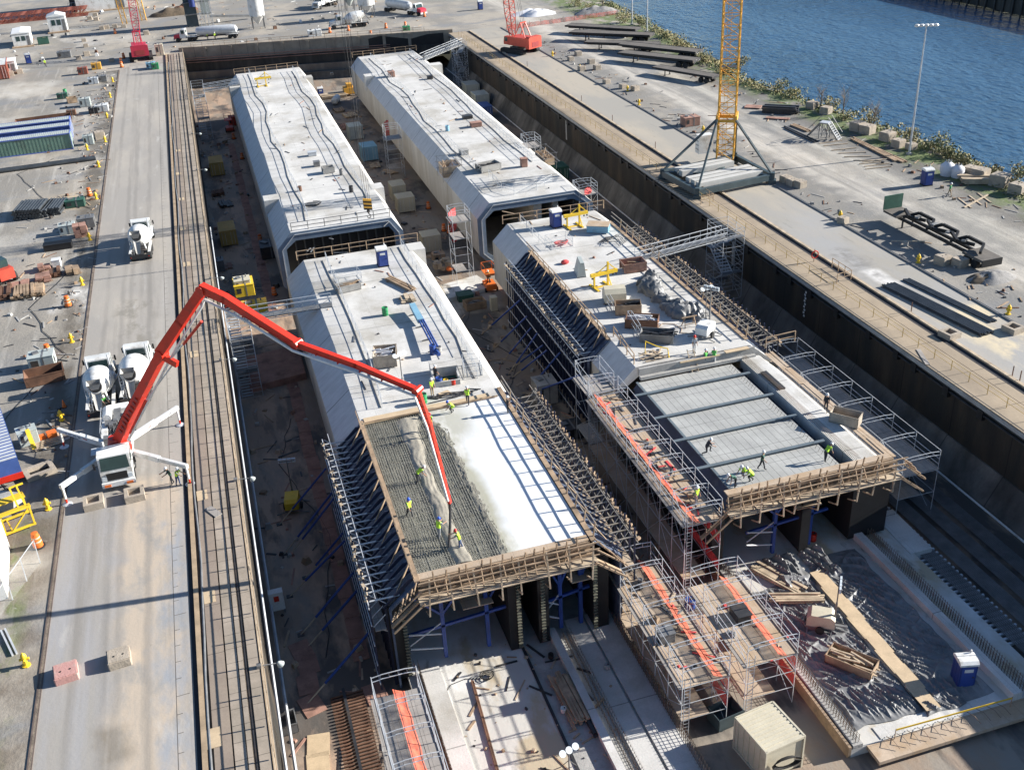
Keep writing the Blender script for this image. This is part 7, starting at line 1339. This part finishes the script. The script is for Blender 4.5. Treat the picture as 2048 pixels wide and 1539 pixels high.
for a in (('pale grey box near the middle of the far left segment',625,311,TZ,1.3,1,.6,'galvanised'),('small grey box nearer us on the far left segment',634,332,TZ,.9,1,.7,'steel_grey'),('brown box near the left rail at the far end of the far right segment',783,153,TZ,1.2,1.6,1,'rust_pink'),('dark box by the right rail of the far right segment',860,158,TZ,1,1,.6,'dark_steel'),('brown box at the right rail halfway along the far right segment',952,253,TZ,1.8,1.2,.7,'rust_pink'),('dark flat box at the right rail of the far right segment',935,237,TZ,1.6,1.2,.5,'dark_steel'),('pink brown upright box at the portal of the far right segment',1048,333,TZ,.9,.9,1.2,'rust_pink'),('grey box at the left shoulder of the far right segment',928,308,TZ,1.2,1.4,.7,'grey_concrete'),('small black box on the pale top beside a cable, far left segment',664,150,TZ,.5,.5,.4,'dark_steel'),
 ('red compressor box in the left yard beside a yellow one',167,148,0,2.,1.6,1.4,'container_red'),('yellow box behind the red compressor in the left yard',194,138,0,2.,1.8,1.3,'crane_yellow'),('grey machine box below the yellow one in the left yard',205,163,0,2,1.6,1.2,'steel_grey'),('silver compressor in front of the grey machine in the left yard',188,167,0,2,1.6,1.2,'galvanised'),('pale cabinet with vents beside the large tan block in the left yard',179,288,0,1.6,1.4,1.5,'container_grey'),('grey compressor in the middle of the equipment cluster in the left yard',172,212,0,2,1.8,1.5,'container_grey'),('white machine at the right of the equipment cluster in the left yard',205,222,0,2.4,2,1.2,'white_paint'),('black machine in the equipment cluster in the left yard',188,226,0,1.6,1.6,1,'black'),('red brown drum box in the equipment cluster in the left yard',144,230,0,1.6,1.2,.9,'rust'),('dark green generator alone in the left yard',126,197,0,2,1.2,1,'dark_green'),('dark grey generator in the far left yard',130,115,0,3,2,1.4,'steel_grey'),('white generator beside the orange barrel in the left yard',88,732,0,2.4,1.8,1.4,'container_grey'),('grey air compressor beside the brick coloured pack in the left yard',137,465,0,2,1.6,1.2,'container_grey'),('dark machine above the brick coloured pack in the left yard',175,452,0,2.2,1.6,1.3,'steel_grey'),('white and black pump beside the short pipe stacks in the left yard',152,412,0,2.6,1.6,1,'dark_green'),('low black tank casing on the left yard gravel',118,497,0,3.4,1.3,.8,'black'),('white foam box beside the white powder in the left yard',115,532,0,1,1,.9,'white_paint'),
 ('white box on the far dock edge left of the barrels',630,72,0,3.2,2,1.4,'white_paint'),('small green box on the far dock edge',813,62,0,1.6,1.4,1.1,'green_paint'),('blue machine at the end of the left deck by the crimson crane',303,136,0,2,1.6,1.2,'sky_blue'),('green machine beside the blue one by the crimson crane',312,138,0,1.4,1.4,1.2,'green_paint'),('yellow cabin at the far left corner of the dock',321,110,0,1.8,1.8,2.4,'cream_paint'),
 ('grey box on the front left scaffold deck',1330,1278,-3.65,1.1,1.0,.8,'steel_grey'),('dark box on the right front scaffold deck',1480,1235,-3.55,1.0,1.4,.7,'dark_steel'),('rusty concrete base on the dock floor between the near segments',1090,800,FY,2.2,2.2,2.4,'grey_concrete'),('dark machine box on the floor beside the navy formwork foot',1140,870,FY,2.4,2,1.2,'dark_steel'),('rusty machine with tarp beside the tower crane on the right quay',1380,250,0,2.6,2,1.4,'rust_pink'),('red pump on the dock floor beside the far left segment',466,250,FY,1.4,1.6,1.8,'orange_red'),('dark tank under the far left portal side',540,510,FY,2.4,3.4,1.8,'dark_steel'),('grey machine on the dock floor by the lower mustard container',440,540,FY,1.4,1.6,1.6,'steel_grey'),('grey cabinet on the dock floor at the wall below the mustard container',430,570,FY,1.2,1.6,2,'steel_grey'),('yellow pump skid beside the left stair tower top',490,585,-1,2.2,2.6,1.4,'yellow_paint'),('pale upper yellow skid behind the first one by the left stair tower',486,573,-.2,1.8,1.6,1.0,'cream_paint'),('yellow tank beside the gangway under the pump boom',512,625,-3.0,2.8,2.2,1.2,'yellow_paint'),('yellow post box on the dock floor between the near segments',988,620,FY,.8,.8,1.8,'cream_paint'),('blue grey pump on the dock floor beside pallets between the near segments',930,598,FY,2,1.6,.8,'dark_green'),('boxed brown cartons on the pale slab between the portals',878,525,FY,1.6,1.6,1.4,'timber')): gbox(*a)
# steel saddle by the segment scaffold: stepped ramps between portals
t=T('floor_ramp','pale concrete ramp across the channel between the four segments','ramp',(0,0,FY)); m=B(); m.prism([(21.9,117.5),(30.8,119.5),(30.8,121.5),(30.2,124.),(21.9,122)],2,.0,.5); m.o('slab','slab_white',t,False)
t=T('floor_ramp','pale concrete ledge on the floor left of the near left segment shoulder','ramp',(0,0,FY)); m=B(); m.prism([(-1,103.5),(5.2,104.5),(5.2,112),(-1,111)],2,0,.8); m.o('slab','rust_pink',t,False)
t=T('scrap_heap','heap of cartons, scrap and an orange bag on the ramp between the portals','scrap heap',on(890,535,FY+.5)); rn=random.Random(5); m=B(); [m.box((rn.uniform(-1.6,1.6),rn.uniform(-1.2,1.2),rn.random()*.4),(rn.uniform(.4,1),rn.uniform(.4,1),rn.uniform(.3,.8)),rn.random()*3) for _ in range(14)]; m.o('carton','timber_pale',t,False); m=B(); m.sph((.4,-1.3,.3),.5,8,(1.2,.8,.7)); m.o('orange_bag','orange_plastic',t); m=B(); [m.bar((rn.uniform(-2,2),rn.uniform(-1.2,1.2),.2),(rn.uniform(-2,2),rn.uniform(-1.2,1.2),1),.08) for _ in range(8)]; m.o('frame_scrap','steel_grey',t,False)
t=T('white_cylinder','white cylinder tank lying between the two far segments','tank',on(673,207,FY),R(70)); m=B(); m.lathe([(.4,-1.8),(.75,-1.5),(.78,0),(.75,1.5),(.4,1.8)],(0,0,.9),(1,0,0),12); m.o('tank','white_paint',t); m=B(); [m.bx(x-.1,x+.1,-.6,.6,0,.5) for x in (-1,1)]; m.o('saddle','steel_grey',t,False)
t=T('yellow_machine','yellow machine at the far end between the two far segments','machine',on(700,190,FY)); m=B(); m.bx(-1.3,1.3,-1.2,1.2,.5,1.8); m.bx(-.6,.6,-1.0,.8,1.8,2.6); m.o('body','crane_yellow',t,False); m=B(); [m.lathe([(.45,0),(.45,.3)],(x,y,.45),(1,0,0),10) for x in (-1.4,1.1) for y in (-.8,.8)]; m.o('wheel','rubber',t)
def lift(label,c,mat,z=0,h=2.6):
    t=T('boom_lift',label,'lift machine',c); m=B(); m.bx(-.7,.7,-1.1,1.1,.3,.9); m.o('chassis',mat,t,False); [wheel(t,(s*.75,y,.3),.3,.2) for s in (-1,1) for y in (-.8,.8)]; m=B(); [m.bar((0,-.6 if k%2 else .6,.9+k*.35),(0,.6 if k%2 else -.6,1.25+k*.35),.1) for k in range(4)]; m.o('scissor','dark_steel',t,False); m=B(); m.bx(-.7,.7,-1.1,1.1,h-.3,h-.2); [m.bar((x,y,h-.2),(x,y,h+.8),.05) for x in (-.7,.7) for y in (-1.1,1.1)]; [m.bar((x,-1.1,h+.8),(x,1.1,h+.8),.05) for x in (-.7,.7)]; [m.bar((-.7,y,h+.8),(.7,y,h+.8),.05) for y in (-1.1,1.1)]; m.o('basket',mat,t,False)
lift('orange scissor lift at the foot of the near right segment end',on(980,578,FY),'orange_plastic'); lift('red scissor lift on the floor beside the far left segment',on(460,262,FY),'orange_red')
t=T('loader','orange loader machine cut by the left edge of the photo','loader',on(6,560,0),R(30)); m=B(); m.prism([(-2,.6),(1.2,.6),(1.2,1.6),(.6,1.9),(-2,1.9)],0,-.9,.9); m.o('body','orange_red',t,False); [wheel(t,(s*1.0,y,.6),.6,.4) for s in (-1,1) for y in (-1.3,.9)]; m=B(); [m.bar((s*.8,.5,1.6),(s*.8,3.0,1.2),.2) for s in (-1,1)]; m.o('lift_arm','orange_red',t,False); m=B(); m.prism([(2.9,.3),(3.6,.2),(3.7,.5),(3.2,1.2),(2.9,1.3)],0,-1.1,1.1); m.o('bucket','orange_red',t,False); m=B(); m.bx(-.7,.7,-1.2,.3,1.9,2.8); m.o('cab','glass_dark',t,False)
t=T('blue_trailer','blue sided trailer end with red rear bar at the left edge below the yellow cart','trailer',on(5,930,0),R(14)); m=B(); m.bx(-1.25,1.25,-4,7,1.1,2.5); m.o('side_board','container_blue',t,False); m=B(); m.bx(-1.3,1.3,-4.15,-4.0,.6,1.1); m.o('rear_bar','red_paint',t,False); m=B(); [m.bx(-1.2,1.2,-4+i*.55,-3.75+i*.55,2.5,2.56) for i in range(20)]; m.o('load_board','galvanised',t,False); [wheel(t,(s*1.0,y,.5),.5,.45) for s in (-1,1) for y in (-3,-1.8)]
t=T('white_container','white container corner at the left edge below the yellow frame','container',on(-10,1140,0),R(5)); m=B(); m.bx(-2,1.0,-4,2.4,.1,2.6); m.o('wall','white_paint',t,False); m=B(); m.bx(-2,1.04,-4,2.44,2.6,2.66); m.o('roof','container_grey',t,False)
t=T('tool_pallet','timber pallet with yellow tools beside the white generator left of the pump truck','pallet',on(95,885,0),R(18)); m=B(); [m.bx(-1.2,1.2,-1+i*.3,-.82+i*.3,.1,.15) for i in range(7)]; [m.bx(x-.06,x+.06,-1,1,0,.1) for x in (-1,0,1)]; m.o('pallet','timber_pale',t,False); m=B(); m.bar((-1.2,-.9,.3),(-1.2,.5,1.6),.35,.12); m.bar((-1.3,-.2,.2),(-.9,.9,1.4),.12); m.o('yellow_tool','yellow_paint',t,False); m=B(); m.box((.6,.6,.15),(.8,.6,.5)); m.box((-.2,.7,.15),(.6,.4,.4)); m.o('tool_box','orange_plastic',t,False)
gbox('white generator box beside the tool pallet left of the pump truck',60,885,0,1.6,1.2,1.4,'container_grey',15,'generator','generator')
t=T('manhole','low concrete manhole frame with a dark opening left of the pump truck','manhole',on(80,945,0),R(20)); m=B(); m.bx(-1.2,1.2,-.9,-.5,0,.4); m.bx(-1.2,1.2,.5,.9,0,.4); m.bx(-1.2,-.8,-.5,.5,0,.4); m.bx(.8,1.2,-.5,.5,0,.4); m.o('frame','block_concrete',t,False); m=B(); m.bx(-.8,.8,-.5,.5,.0,.06); m.o('opening','black',t,False)
t=T('traffic_cone','small red cone in the shadow beside the left mixer truck','cone',on(129,814,0)); m=B(); m.lathe([(.2,.03),(.05,.75),(.03,.78)],(0,0,0),(0,0,1),10); m.o('cone','orange_plastic',t); m=B(); m.box((0,0,0),(.45,.45,.04)); m.o('base','rubber',t)
t=T('fence_panel','wire fence panel with leaning poles at the lower left edge','fence',on(40,1180,0),R(68)); m=B(); [m.tube((x,0,0),(x+.5,.3,1.7),.04,n=4) for x in (-5,-3,-1,1,3)]; m.tube((-5,0,1.6),(3.4,.3,1.7),.03,n=4); m.o('post','galvanised',t); m=B(); m.quad((-5,0,.05),(3,0,.05),(3.4,.3,1.65),(-4.6,.3,1.65)); m.o('mesh','wire_mesh',t,False)
t=T('steel_channel','grey steel channels lying on the grass at the lower left edge','steel',tuple(Z('D1',70,560,0)),R(110)); m=B(); [m.bx(-1.5,1.5,y-.06,y+.06,0,.15) for y in (-.13,.13)]; m.o('channel','galvanised',t,False)
t=T('steel_rail','long rusty steel rail lying on the pale slab under the pour','steel',(0,0,SZ)); a,b=Z('D2',1660,860,SZ)-V((0,0,SZ)),Z('D2',1850,1539,SZ)-V((0,0,SZ)); m=B(); m.bar(a+V((0,0,.08)),b+(b-a)*.6+V((0,0,.08)),.1,.16); m.bar(a+V((.12,0,.05)),b+(b-a)*.6+V((.12,0,.05)),.08,.1); m.o('rail','rust',t,False)
t=T('floor_grating','rusty corrugated steel grating on the dock floor at the bottom of the photo','grating',(0,0,FY)); m=B(); a,b=Z('D2',590,1080,FY),Z('D2',830,1050,FY)
for i in range(34): m.tube((a.x,a.y-i*.3+1,.12),(b.x+.2,a.y-i*.3+1.05,.12),.085,n=5)
m.o('bar','rust',t); m=B(); m.bx(a.x+.9,a.x+1.1,a.y-9,a.y+1.6,.2,.26); m.o('bearer','dark_steel',t,False)
for k,(zx,zy,l) in enumerate(((480,1350,'pale plywood sheet on the sunlit floor at the lower left'),(480,1500,'second pale plywood sheet at the bottom edge of the photo'),(400,880,'shaded plywood sheet on the floor by the left dock wall'),(400,730,'upper shaded plywood sheet on the floor by the left dock wall'),(920,950,'reddish plywood sheet on the floor beside the near scaffold top'),(350,620,'third shaded plywood sheet further up the left channel'),(430,1040,'stained plywood sheet at the edge of sun on the left floor'))):
    t=T('floor_board',l,'plywood sheet',tuple(Z('D2',zx,zy,FY+.02)),R(4*k-8)); m=B(); m.bx(-.75,.75,-1.0,1.0,0,.05); m.o('sheet','ply_pale' if k<2 else 'rust_pink',t,False)
t=T('plywood_path','row of brown plywood sheets along the foot of the left formwork','plywood path',(0,0,FY+.02)); q=B(); q.bx(-.6,.6,-1.2,1.2,0,.05); p0=q.o('sheet','rust_pink',t,False); p0.location=(3.5,60,0); rep(p0,[(.0+.05*(i%3),2.45*i,.003*(i%2)) for i in range(1,19)])
t=T('plywood_path','row of brown plywood sheets on the floor beside the far left segment','plywood path',(0,0,FY+.02)); q=B(); q.bx(-.6,.6,-1.2,1.2,0,.05); p0=q.o('sheet','rust_pink',t,False); p0.location=(3.4,125,0); rep(p0,[(.05*(i%3),2.45*i,.003*(i%2)) for i in range(1,34)])
t=T('plywood_path','pale strip of sheets along the foot of the far right segment','plywood path',(0,0,FY+.02)); q=B(); q.bx(-.7,.7,-1.2,1.2,0,.05); p0=q.o('sheet','plywood_grey',t,False); p0.location=(22.9,88,0); rep(p0,[(.05*(i%3),2.45*i,.003*(i%2)) for i in range(1,40)])
# tube bundle / worktable and stair opening at the pour edge
t=T('stair_opening','concrete stair hatch box with a dark opening at the front of the near left segment','hatch',on(890,755,TZ),R(-6)); m=B(); m.bx(-1.2,1.2,-1.6,-1.45,0,.5); m.bx(-1.2,1.2,.2,1.8,0,1.0); m.bx(-1.2,-1.05,-1.45,.2,0,.8); m.bx(1.05,1.2,-1.45,.2,0,.8); m.o('box','concrete',t,False); m=B(); m.bx(-1.05,1.05,-1.45,.2,.0,.05); m.o('opening','dark_green',t,False)
t=T('edge_boards','long pale boards lying along the joint between the segment and the pour','boards',(7.8,77.3,TZ)); m=B(); m.box((4,0,.02),(7.6,.9,.06),.02); m.box((9.6,.2,.02),(3.6,.6,.06),.05); m.box((2,-.5,.03),(4,.25,.08),.04); m.o('board','ply_pale',t,False); m=B(); m.bar((0.2,-.6,.15),(12,-.4,.15),.1,.14); m.o('stop_bar','timber',t,False)
t=T('edge_boards','timber stop boards along the front edge of the near right segment','boards',(33.2,76.9,.4)); m=B(); m.bx(0,11.6,-.15,.1,.2,.9); m.bx(0,11.6,-.5,-.12,-.1,.2); m.o('board','grey_concrete',t,False); m=B(); m.bx(4,8,-.3,-.05,.75,.85); m.bx(8.6,11,-.3,.2,.85,.92); m.o('loose_board','ply_pale',t,False)
barrier('timber guard rail at the left front corner of the near right segment',(33.2,78),(33.6,84),TZ); barrier('timber guard rail along the dock wall side of the grey form deck end',(46.4,77.5),(49.6,77.7),.5)
t=T('tool_scatter','scatter of hoses, tools and boards at the edge of the pour','tools',on(920,790,TZ)); m=B(); rn=random.Random(6); [m.bar((rn.uniform(-3.5,2),rn.uniform(-.8,1),.05),(rn.uniform(-3.5,2),rn.uniform(-.8,1),.12),.08,.05) for _ in range(10)]; m.o('tool','dark_steel',t,False); m=B(); m.path([(-4,-.2,.05),(-3,.6,.05),(-2,0,.05),(-1,.7,.05),(0,.1,.05),(1,.8,.05),(2,.3,.05)],.04,4); m.o('hose','black',t); m=B(); m.box((-1.2,.8,0),(1,.7,.06),.3); m.o('board','ply_pale',t,False)
# scattered bits that nobody could count
def litter(label,n,place,mats,z,seed,smax=.5,cat='debris'):
    rn=random.Random(seed); m=B()
    for i in range(n):
        p=place(rn); 
        if p is None: continue
        m.k=rn.randrange(len(mats)); k=rn.random()
        if k<.5: m.box((p[0],p[1],z),(rn.uniform(.08,.2),rn.uniform(.5,2.2),.06),rn.random()*3.2)
        else: s=rn.uniform(.1,smax); m.box((p[0],p[1],z-.02),(s,s*rn.uniform(.5,1.3),s*rn.uniform(.3,.9)),rn.random()*3.2,rn.uniform(.5,.95))
    tag(m.o('debris',mats,None,False),label,cat,kind='stuff')
litter('small loose debris along the edge of the left gravel yard',420,lambda r:(-16.8-abs(r.gauss(0,4.5)),r.uniform(80,250)),['timber','stone','rust','grey_concrete','dark_steel'],.0,1)
litter('small loose debris scattered over the far end of the yard',260,lambda r:(r.uniform(-60,60),r.uniform(262,340)),['timber','stone','rust','white_paint','dark_steel'],.0,2,.9)
litter('small loose debris and stones over the right quay gravel',380,lambda r:(71.8+abs(r.gauss(0,3)) if r.random()<.5 else r.uniform(88,95),r.uniform(70,230)),['timber','stone','rust','grey_concrete','dark_steel'],.0,3)
litter('offcuts and rubbish scattered on the left dock floor',260,lambda r:(r.uniform(-2.2,4.8),r.uniform(45,225)),['timber','plywood','rust_pink','grey_concrete','dark_steel'],FY,4,.7)
litter('offcuts and rubbish scattered on the middle dock floor',300,lambda r:(r.uniform(22.6,30.4),r.uniform(62,225)),['timber','plywood','rust_pink','grey_concrete','dark_steel'],FY,5,.7)
litter('offcuts and rubbish on the front slabs below the pour',90,lambda r:(r.uniform(8.6,20),r.uniform(40,56)),['timber','plywood','dark_steel'],SZ,6,.25)
litter('tools and offcuts lying about on the segment tops',170,lambda r:(r.uniform(8.4,19.6),r.uniform(80,222)) if r.random()<.45 else (r.uniform(34,44),r.uniform(79,225)),['timber','dark_steel','steel_grey','rust_pink'],TZ,7,.3)
litter('boards and clutter on the decks of the front scaffolds',70,lambda r:(r.uniform(22.8,25.2),r.uniform(45,56.5)) if r.random()<.6 else (r.uniform(27.4,30.4),r.uniform(45,52.5)),['timber','timber_pale','dark_steel','steel_grey','red_net'],-3.58,8,.45)
litter('boards and clutter on the deck of the long sunlit scaffold',60,lambda r:(r.uniform(28.6,30.7),r.uniform(57,76)),['timber','red_net','dark_steel','steel_grey'],-.55,9,.4)
for k,(pts,l) in enumerate((([(-20,75),(-24,88),(-18.5,104),(-23,118),(-18,131)],'black cable snaking through the left yard beside the haul road'),([(-18,152),(-25,160),(-30,175),(-24,183)],'black cable on the gravel in front of the blue roofed containers'),([(1,60),(3.5,75),(.5,88),(3,98)],'black hose winding along the left dock floor'),([(24,90),(28.5,100),(25,110),(28,118)],'black hose winding along the middle dock floor'))):
    h=T('cable',l,'cable',(0,0,FY if k>1 else 0)); m=B(); q=[V((*p,.05)) for p in pts]; full=[]
    for a,b in zip(q,q[1:]):
        for i in range(6): f=i/6; full.append(a.lerp(b,f)+V((.6*nf(a.x+f*4,k),.0,0)))
    m.path(full,.03,5); m.o('cable','black',h)
# ================================================================ PEOPLE
def body(lean=0,la=(10,15),ra=(10,15),ll=(0,0),rl=(0,0),head=0):
    """angles in degrees: arms (raise forward, elbow), legs (thigh forward, knee)"""
    vs=[];es=[];rs=[];zn=[]
    def add(p,r,par,z):
        vs.append(V(p)); rs.append(r); zn.append(z)
        if par is not None: es.append((par,len(vs)-1))
        return len(vs)-1
    def dn(a): a=R(a); return V((0,math.sin(a),-math.cos(a)))
    l=R(lean); up=V((0,math.sin(l),math.cos(l))); pel=add((0,0,0),(.15,.11),None,'leg'); wa=add(up*.2,(.14,.105),pel,'top'); ch=add(up*.42,(.165,.115),wa,'top'); ne=add(up*.55,(.06,.06),ch,'skin')
    hu=(up*.5+V((0,math.sin(R(head)),math.cos(R(head))))*.8).normalized(); hd=add(vs[ne]+hu*.12,(.085,.095),ne,'skin'); add(vs[ne]+hu*.23,(.075,.085),hd,'skin')
    fwd=V((0,hu.z,-hu.y)); add(vs[hd]+fwd*.115-hu*.01,(.02,.02),hd,'skin')
    for s,(a,e) in ((-1,la),(1,ra)):
        sh=add(vs[ch]+V((s*.17,0,0))+up*.05,(.07,.07),ch,'top'); d=dn(a-lean*.0); el=add(vs[sh]+d*.28+V((s*.05,0,0)),(.05,.05),sh,'top'); d2=dn(a+e); wr=add(vs[el]+d2*.24,(.034,.038),el,'skin'); pa=add(vs[wr]+d2*.07,(.026,.042),wr,'skin'); n=V((0,d2.z,-d2.y))
        for k in range(4): o=n*(.03*(k-1.5)); q=add(vs[pa]+d2*.05+o,(.011,.011),pa,'skin'); add(vs[q]+d2*(.035+.01*(k in(1,2)))+V((-s*.015,0,0)),(.009,.009),q,'skin')
        q=add(vs[wr]+d2*.05+n*.05,(.012,.012),wr,'skin'); add(vs[q]+d2*.03+n*.01,(.01,.01),q,'skin')
    for s,(a,k) in ((-1,ll),(1,rl)):
        hp=add(V((s*.095,0,-.05)),(.1,.1),pel,'leg'); kn=add(vs[hp]+dn(a)*.42,(.07,.07),hp,'leg'); d2=dn(a-k); an=add(vs[kn]+d2*.4,(.05,.055),kn,'leg'); f=V((0,d2.z*-1,d2.y)); f=V((0,1,0)) if k<60 else f.normalized(); hl=add(vs[an]+V((0,0,-.05)),(.045,.045),an,'boot'); add(vs[hl]+f*.16+V((s*.02,0,-.01)),(.045,.035),hl,'boot')
    me=bpy.data.meshes.new('tmp'); me.from_pydata([tuple(v) for v in vs],es,[]); ob=bpy.data.objects.new('tmp',me); COL.objects.link(ob); ob.modifiers.new('s','SKIN'); sb=ob.modifiers.new('u','SUBSURF'); sb.levels=1
    if not me.skin_vertices: me.attributes.new('x','FLOAT','POINT')
    for i,r in enumerate(rs): me.skin_vertices[0].data[i].radius=r
    me.skin_vertices[0].data[0].use_root=True
    dg=bpy.context.evaluated_depsgraph_get(); ev=ob.evaluated_get(dg); bm=bpy.data.meshes.new_from_object(ev); bpy.data.objects.remove(ob); bpy.data.meshes.remove(me)
    segs=[(vs[a],vs[b],zn[b]) for a,b in es]; zi={'skin':0,'top':1,'leg':2,'boot':3}
    def near(c):
        best=9;z=0
        for a,b,n in segs:
            d=b-a; f=max(0,min(1,(c-a).dot(d)/max(1e-6,d.length_squared))); q=(c-a-d*f).length
            if q<best: best=q;z=n
        return z
    F=[]; vest=B(); mp={}
    ct=(vs[pel]+vs[ch])/2
    for p in bm.polygons:
        z=near(p.center); F.append(zi[z])
        along=(p.center).dot(up); 
        if z in('top','leg') and .02<along<.52 and abs(p.center.x)<.21 and (p.center-up*along).length<.26:
            n=[]
            for i in p.vertices:
                if i not in mp: mp[i]=len(vest.v); vest.v.append(tuple(bm.vertices[i].co+bm.vertices[i].normal*.018))
                n.append(mp[i])
            vest.f.append(tuple(n)); vest.i.append(0)
    lo=min(v.z for v in [x for x in vs]) -.04
    return dict(mesh=bm,fi=F,vest=vest,head=(vs[hd]+hu*.05,hu,fwd),lo=min(v.co.z for v in bm.vertices))
POSE={'stand':body(3),'walk':body(6,(-15,20),(25,20),(18,4),(-14,14)),'bend':body(62,(5,15),(10,20),(8,6),(-6,8),40),'reach':body(18,(50,25),(62,15),(6,4),(-8,10),20),'crouch':body(45,(25,40),(35,30),(80,110),(60,125),30),'hold':body(8,(35,60),(40,55),(4,2),(-4,6),15),'kneel':body(30,(30,40),(35,30),(85,95),(5,85),20)}
def person(label,c,rz,pose,top='hi_vis',legs='denim',hat='helmet_white',shirt=None,h=1.0,vest=True):
    t=T('person',label,'person',tuple(c),R(rz)); d=POSE[pose]; me=d['mesh'].copy(); me.materials.clear()
    for x in ('skin',shirt or 'grey_cloth',legs,'dark_cloth'): me.materials.append(G(x))
    me.polygons.foreach_set('material_index',d['fi']); me.polygons.foreach_set('use_smooth',[True]*len(me.polygons)); me.name='body'; o=bpy.data.objects.new('body',me); COL.objects.link(o); o.parent=t; o.location=(0,0,-d['lo'])
    if vest: w=d['vest'].o('vest',top,t); w.location=(0,0,-d['lo'])
    hc,hu,fw=d['head']; m=B(); m.lathe([(.128,-.01),(.13,.03),(.118,.08),(.085,.125),(.03,.145)],hc+hu*.01,hu,12); m.lathe([(.15,0),(.15,.015)],hc+fw*.03+hu*.0,hu,12); w=m.o('helmet',hat,t); w.location=(0,0,-d['lo'])
    m=B(); s=V((1,0,0)); [m.sph(hc-hu*.05+fw*.092+s*(k*.032),.012,6) for k in (-1,1)]; w=m.o('eyes','black',t); w.location=(0,0,-d['lo']); t.scale=(h,)*3
    return t
DZ_=.2
for a in (('worker in hi-vis vest and red helmet guiding the pump hose end',P(921,1098,1.02),75,'reach','hi_vis','denim','helmet_red'),('worker with blue helmet and pale trousers holding a hose at the pour',P(879,1076,1.02),-60,'hold','hi_vis','grey_cloth','helmet_blue'),('worker with blue helmet standing on bare rebar at the pour',P(820,1034,1.02),-150,'walk','hi_vis','dark_cloth','helmet_blue'),('bent over worker with white helmet raking concrete at the pour',P(836,966,1.05),-80,'bend','hi_vis','dark_cloth','helmet_white'),('worker with red helmet behind the vertical boom section',P(862,862,1.1),160,'stand','hi_vis','tan_cloth','helmet_red'),('second worker half hidden behind the vertical boom section',P(858,876,1.1),-160,'hold','hi_vis','dark_cloth','helmet_red'),
 ('crouching worker finishing the concrete edge with a trowel',P(908,824,TZ),95,'crouch','hi_vis','dark_cloth','helmet_blue'),('worker with dark trousers standing at the pour edge by the tools',P(936,808,TZ),-20,'walk','hi_vis','dark_cloth','helmet_white'),('worker in hi-vis vest beside the blue drum at the pour edge',P(865,791,TZ),-160,'stand','hi_vis','tan_cloth','helmet_white'),('dark clothed worker on the right side formwork beside the slab corner',P(1016,828,1.0),-100,'stand','dark_cloth','dark_cloth','helmet_white'),('man in a dark brown jacket beside the stair hatch',P(872,765,TZ),-60,'stand','dark_cloth','dark_cloth','helmet_white'),
 ('worker in white shirt and red helmet on the near right segment front',P(1388,705,TZ),170,'stand','white_cloth','white_cloth','helmet_red'),('left one of two workers standing on the grey deck below the slab edge',P(1411,732,DZ_),20,'stand','hi_green','denim','helmet_white'),('right one of two workers standing on the grey deck, in white trousers',P(1427,730,DZ_),-30,'hold','hi_green','white_cloth','helmet_white'),('worker in dark clothes crouching at the sloped form edge',P(1412,908,DZ_),-100,'kneel','dark_cloth','dark_cloth','helmet_white'),('bent worker in hi-vis yellow jacket on the grey form deck',P(1650,922,DZ_),-70,'bend','hi_vis','dark_cloth','helmet_white'),('bright jacketed worker crouching at the front left of the grey deck',P(1489,952,DZ_),120,'crouch','hi_vis','denim','helmet_white'),('second bright jacketed worker crouching at the front of the grey deck',P(1506,962,DZ_),60,'crouch','hi_vis','dark_cloth','helmet_white'),('worker in dark green vest standing at the front of the grey deck',P(1523,938,DZ_),-140,'walk','dark_green','dark_cloth','helmet_white'),('dark clothed worker on the plank walkway by the right scaffold',P(1651,822,.4),150,'walk','dark_cloth','dark_cloth','helmet_white'),
 ('worker in dark jacket bending beside the pump truck outrigger',P(345,968,0),110,'reach','dark_green','dark_cloth','helmet_white'),('worker in hi-vis vest leaning toward the outrigger of the pump truck',P(358,970,0),-130,'reach','hi_vis','denim','helmet_white'),('worker in green vest between the two mixer trucks and the pump',P(212,822,0),-150,'reach','hi_green','dark_cloth','helmet_white'),('left one of two men in hi-vis standing beside the silver tanker',P(416,80,0),170,'stand','hi_vis','dark_cloth','helmet_white'),('right one of two men in hi-vis standing beside the silver tanker',P(431,80,0),-170,'stand','hi_vis','dark_cloth','helmet_white'),('lone person walking across the far left yard',P(92,134,0),-170,'walk','hi_vis','dark_cloth','helmet_white'),('person in a green shirt on the gravel by the lumber pile',P(1898,392,0),-150,'walk','green_paint','tan_cloth','helmet_white'),('person standing at the rear of the side-on mixer truck',P(724,53,0),180,'stand','tan_cloth','dark_cloth','helmet_white'),('worker in orange vest on the front end of the long sunlit scaffold',P(1392,1010,-.6),-150,'stand','hi_vis','grey_cloth','helmet_white'),('worker in green at the orange lift beside the near right segment end',P(977,566,FY+1),160,'stand','hi_green','dark_cloth','helmet_white'),('worker in the timber work area at the corner of the grey deck platform',P(1470,975,DZ_),90,'bend','dark_green','dark_cloth','helmet_white')):
    if 'jacket' in a[0] and 'bright' in a[0]: person(*a,shirt='hi_vis')
    elif 'white shirt' in a[0]: person(*a,shirt='white_cloth')
    elif a[0].startswith('person in a green'): person(*a,shirt='green_paint')
    elif 'dark' in a[0] and 'trousers' not in a[0]: person(*a,shirt='dark_cloth')
    else: person(*a)
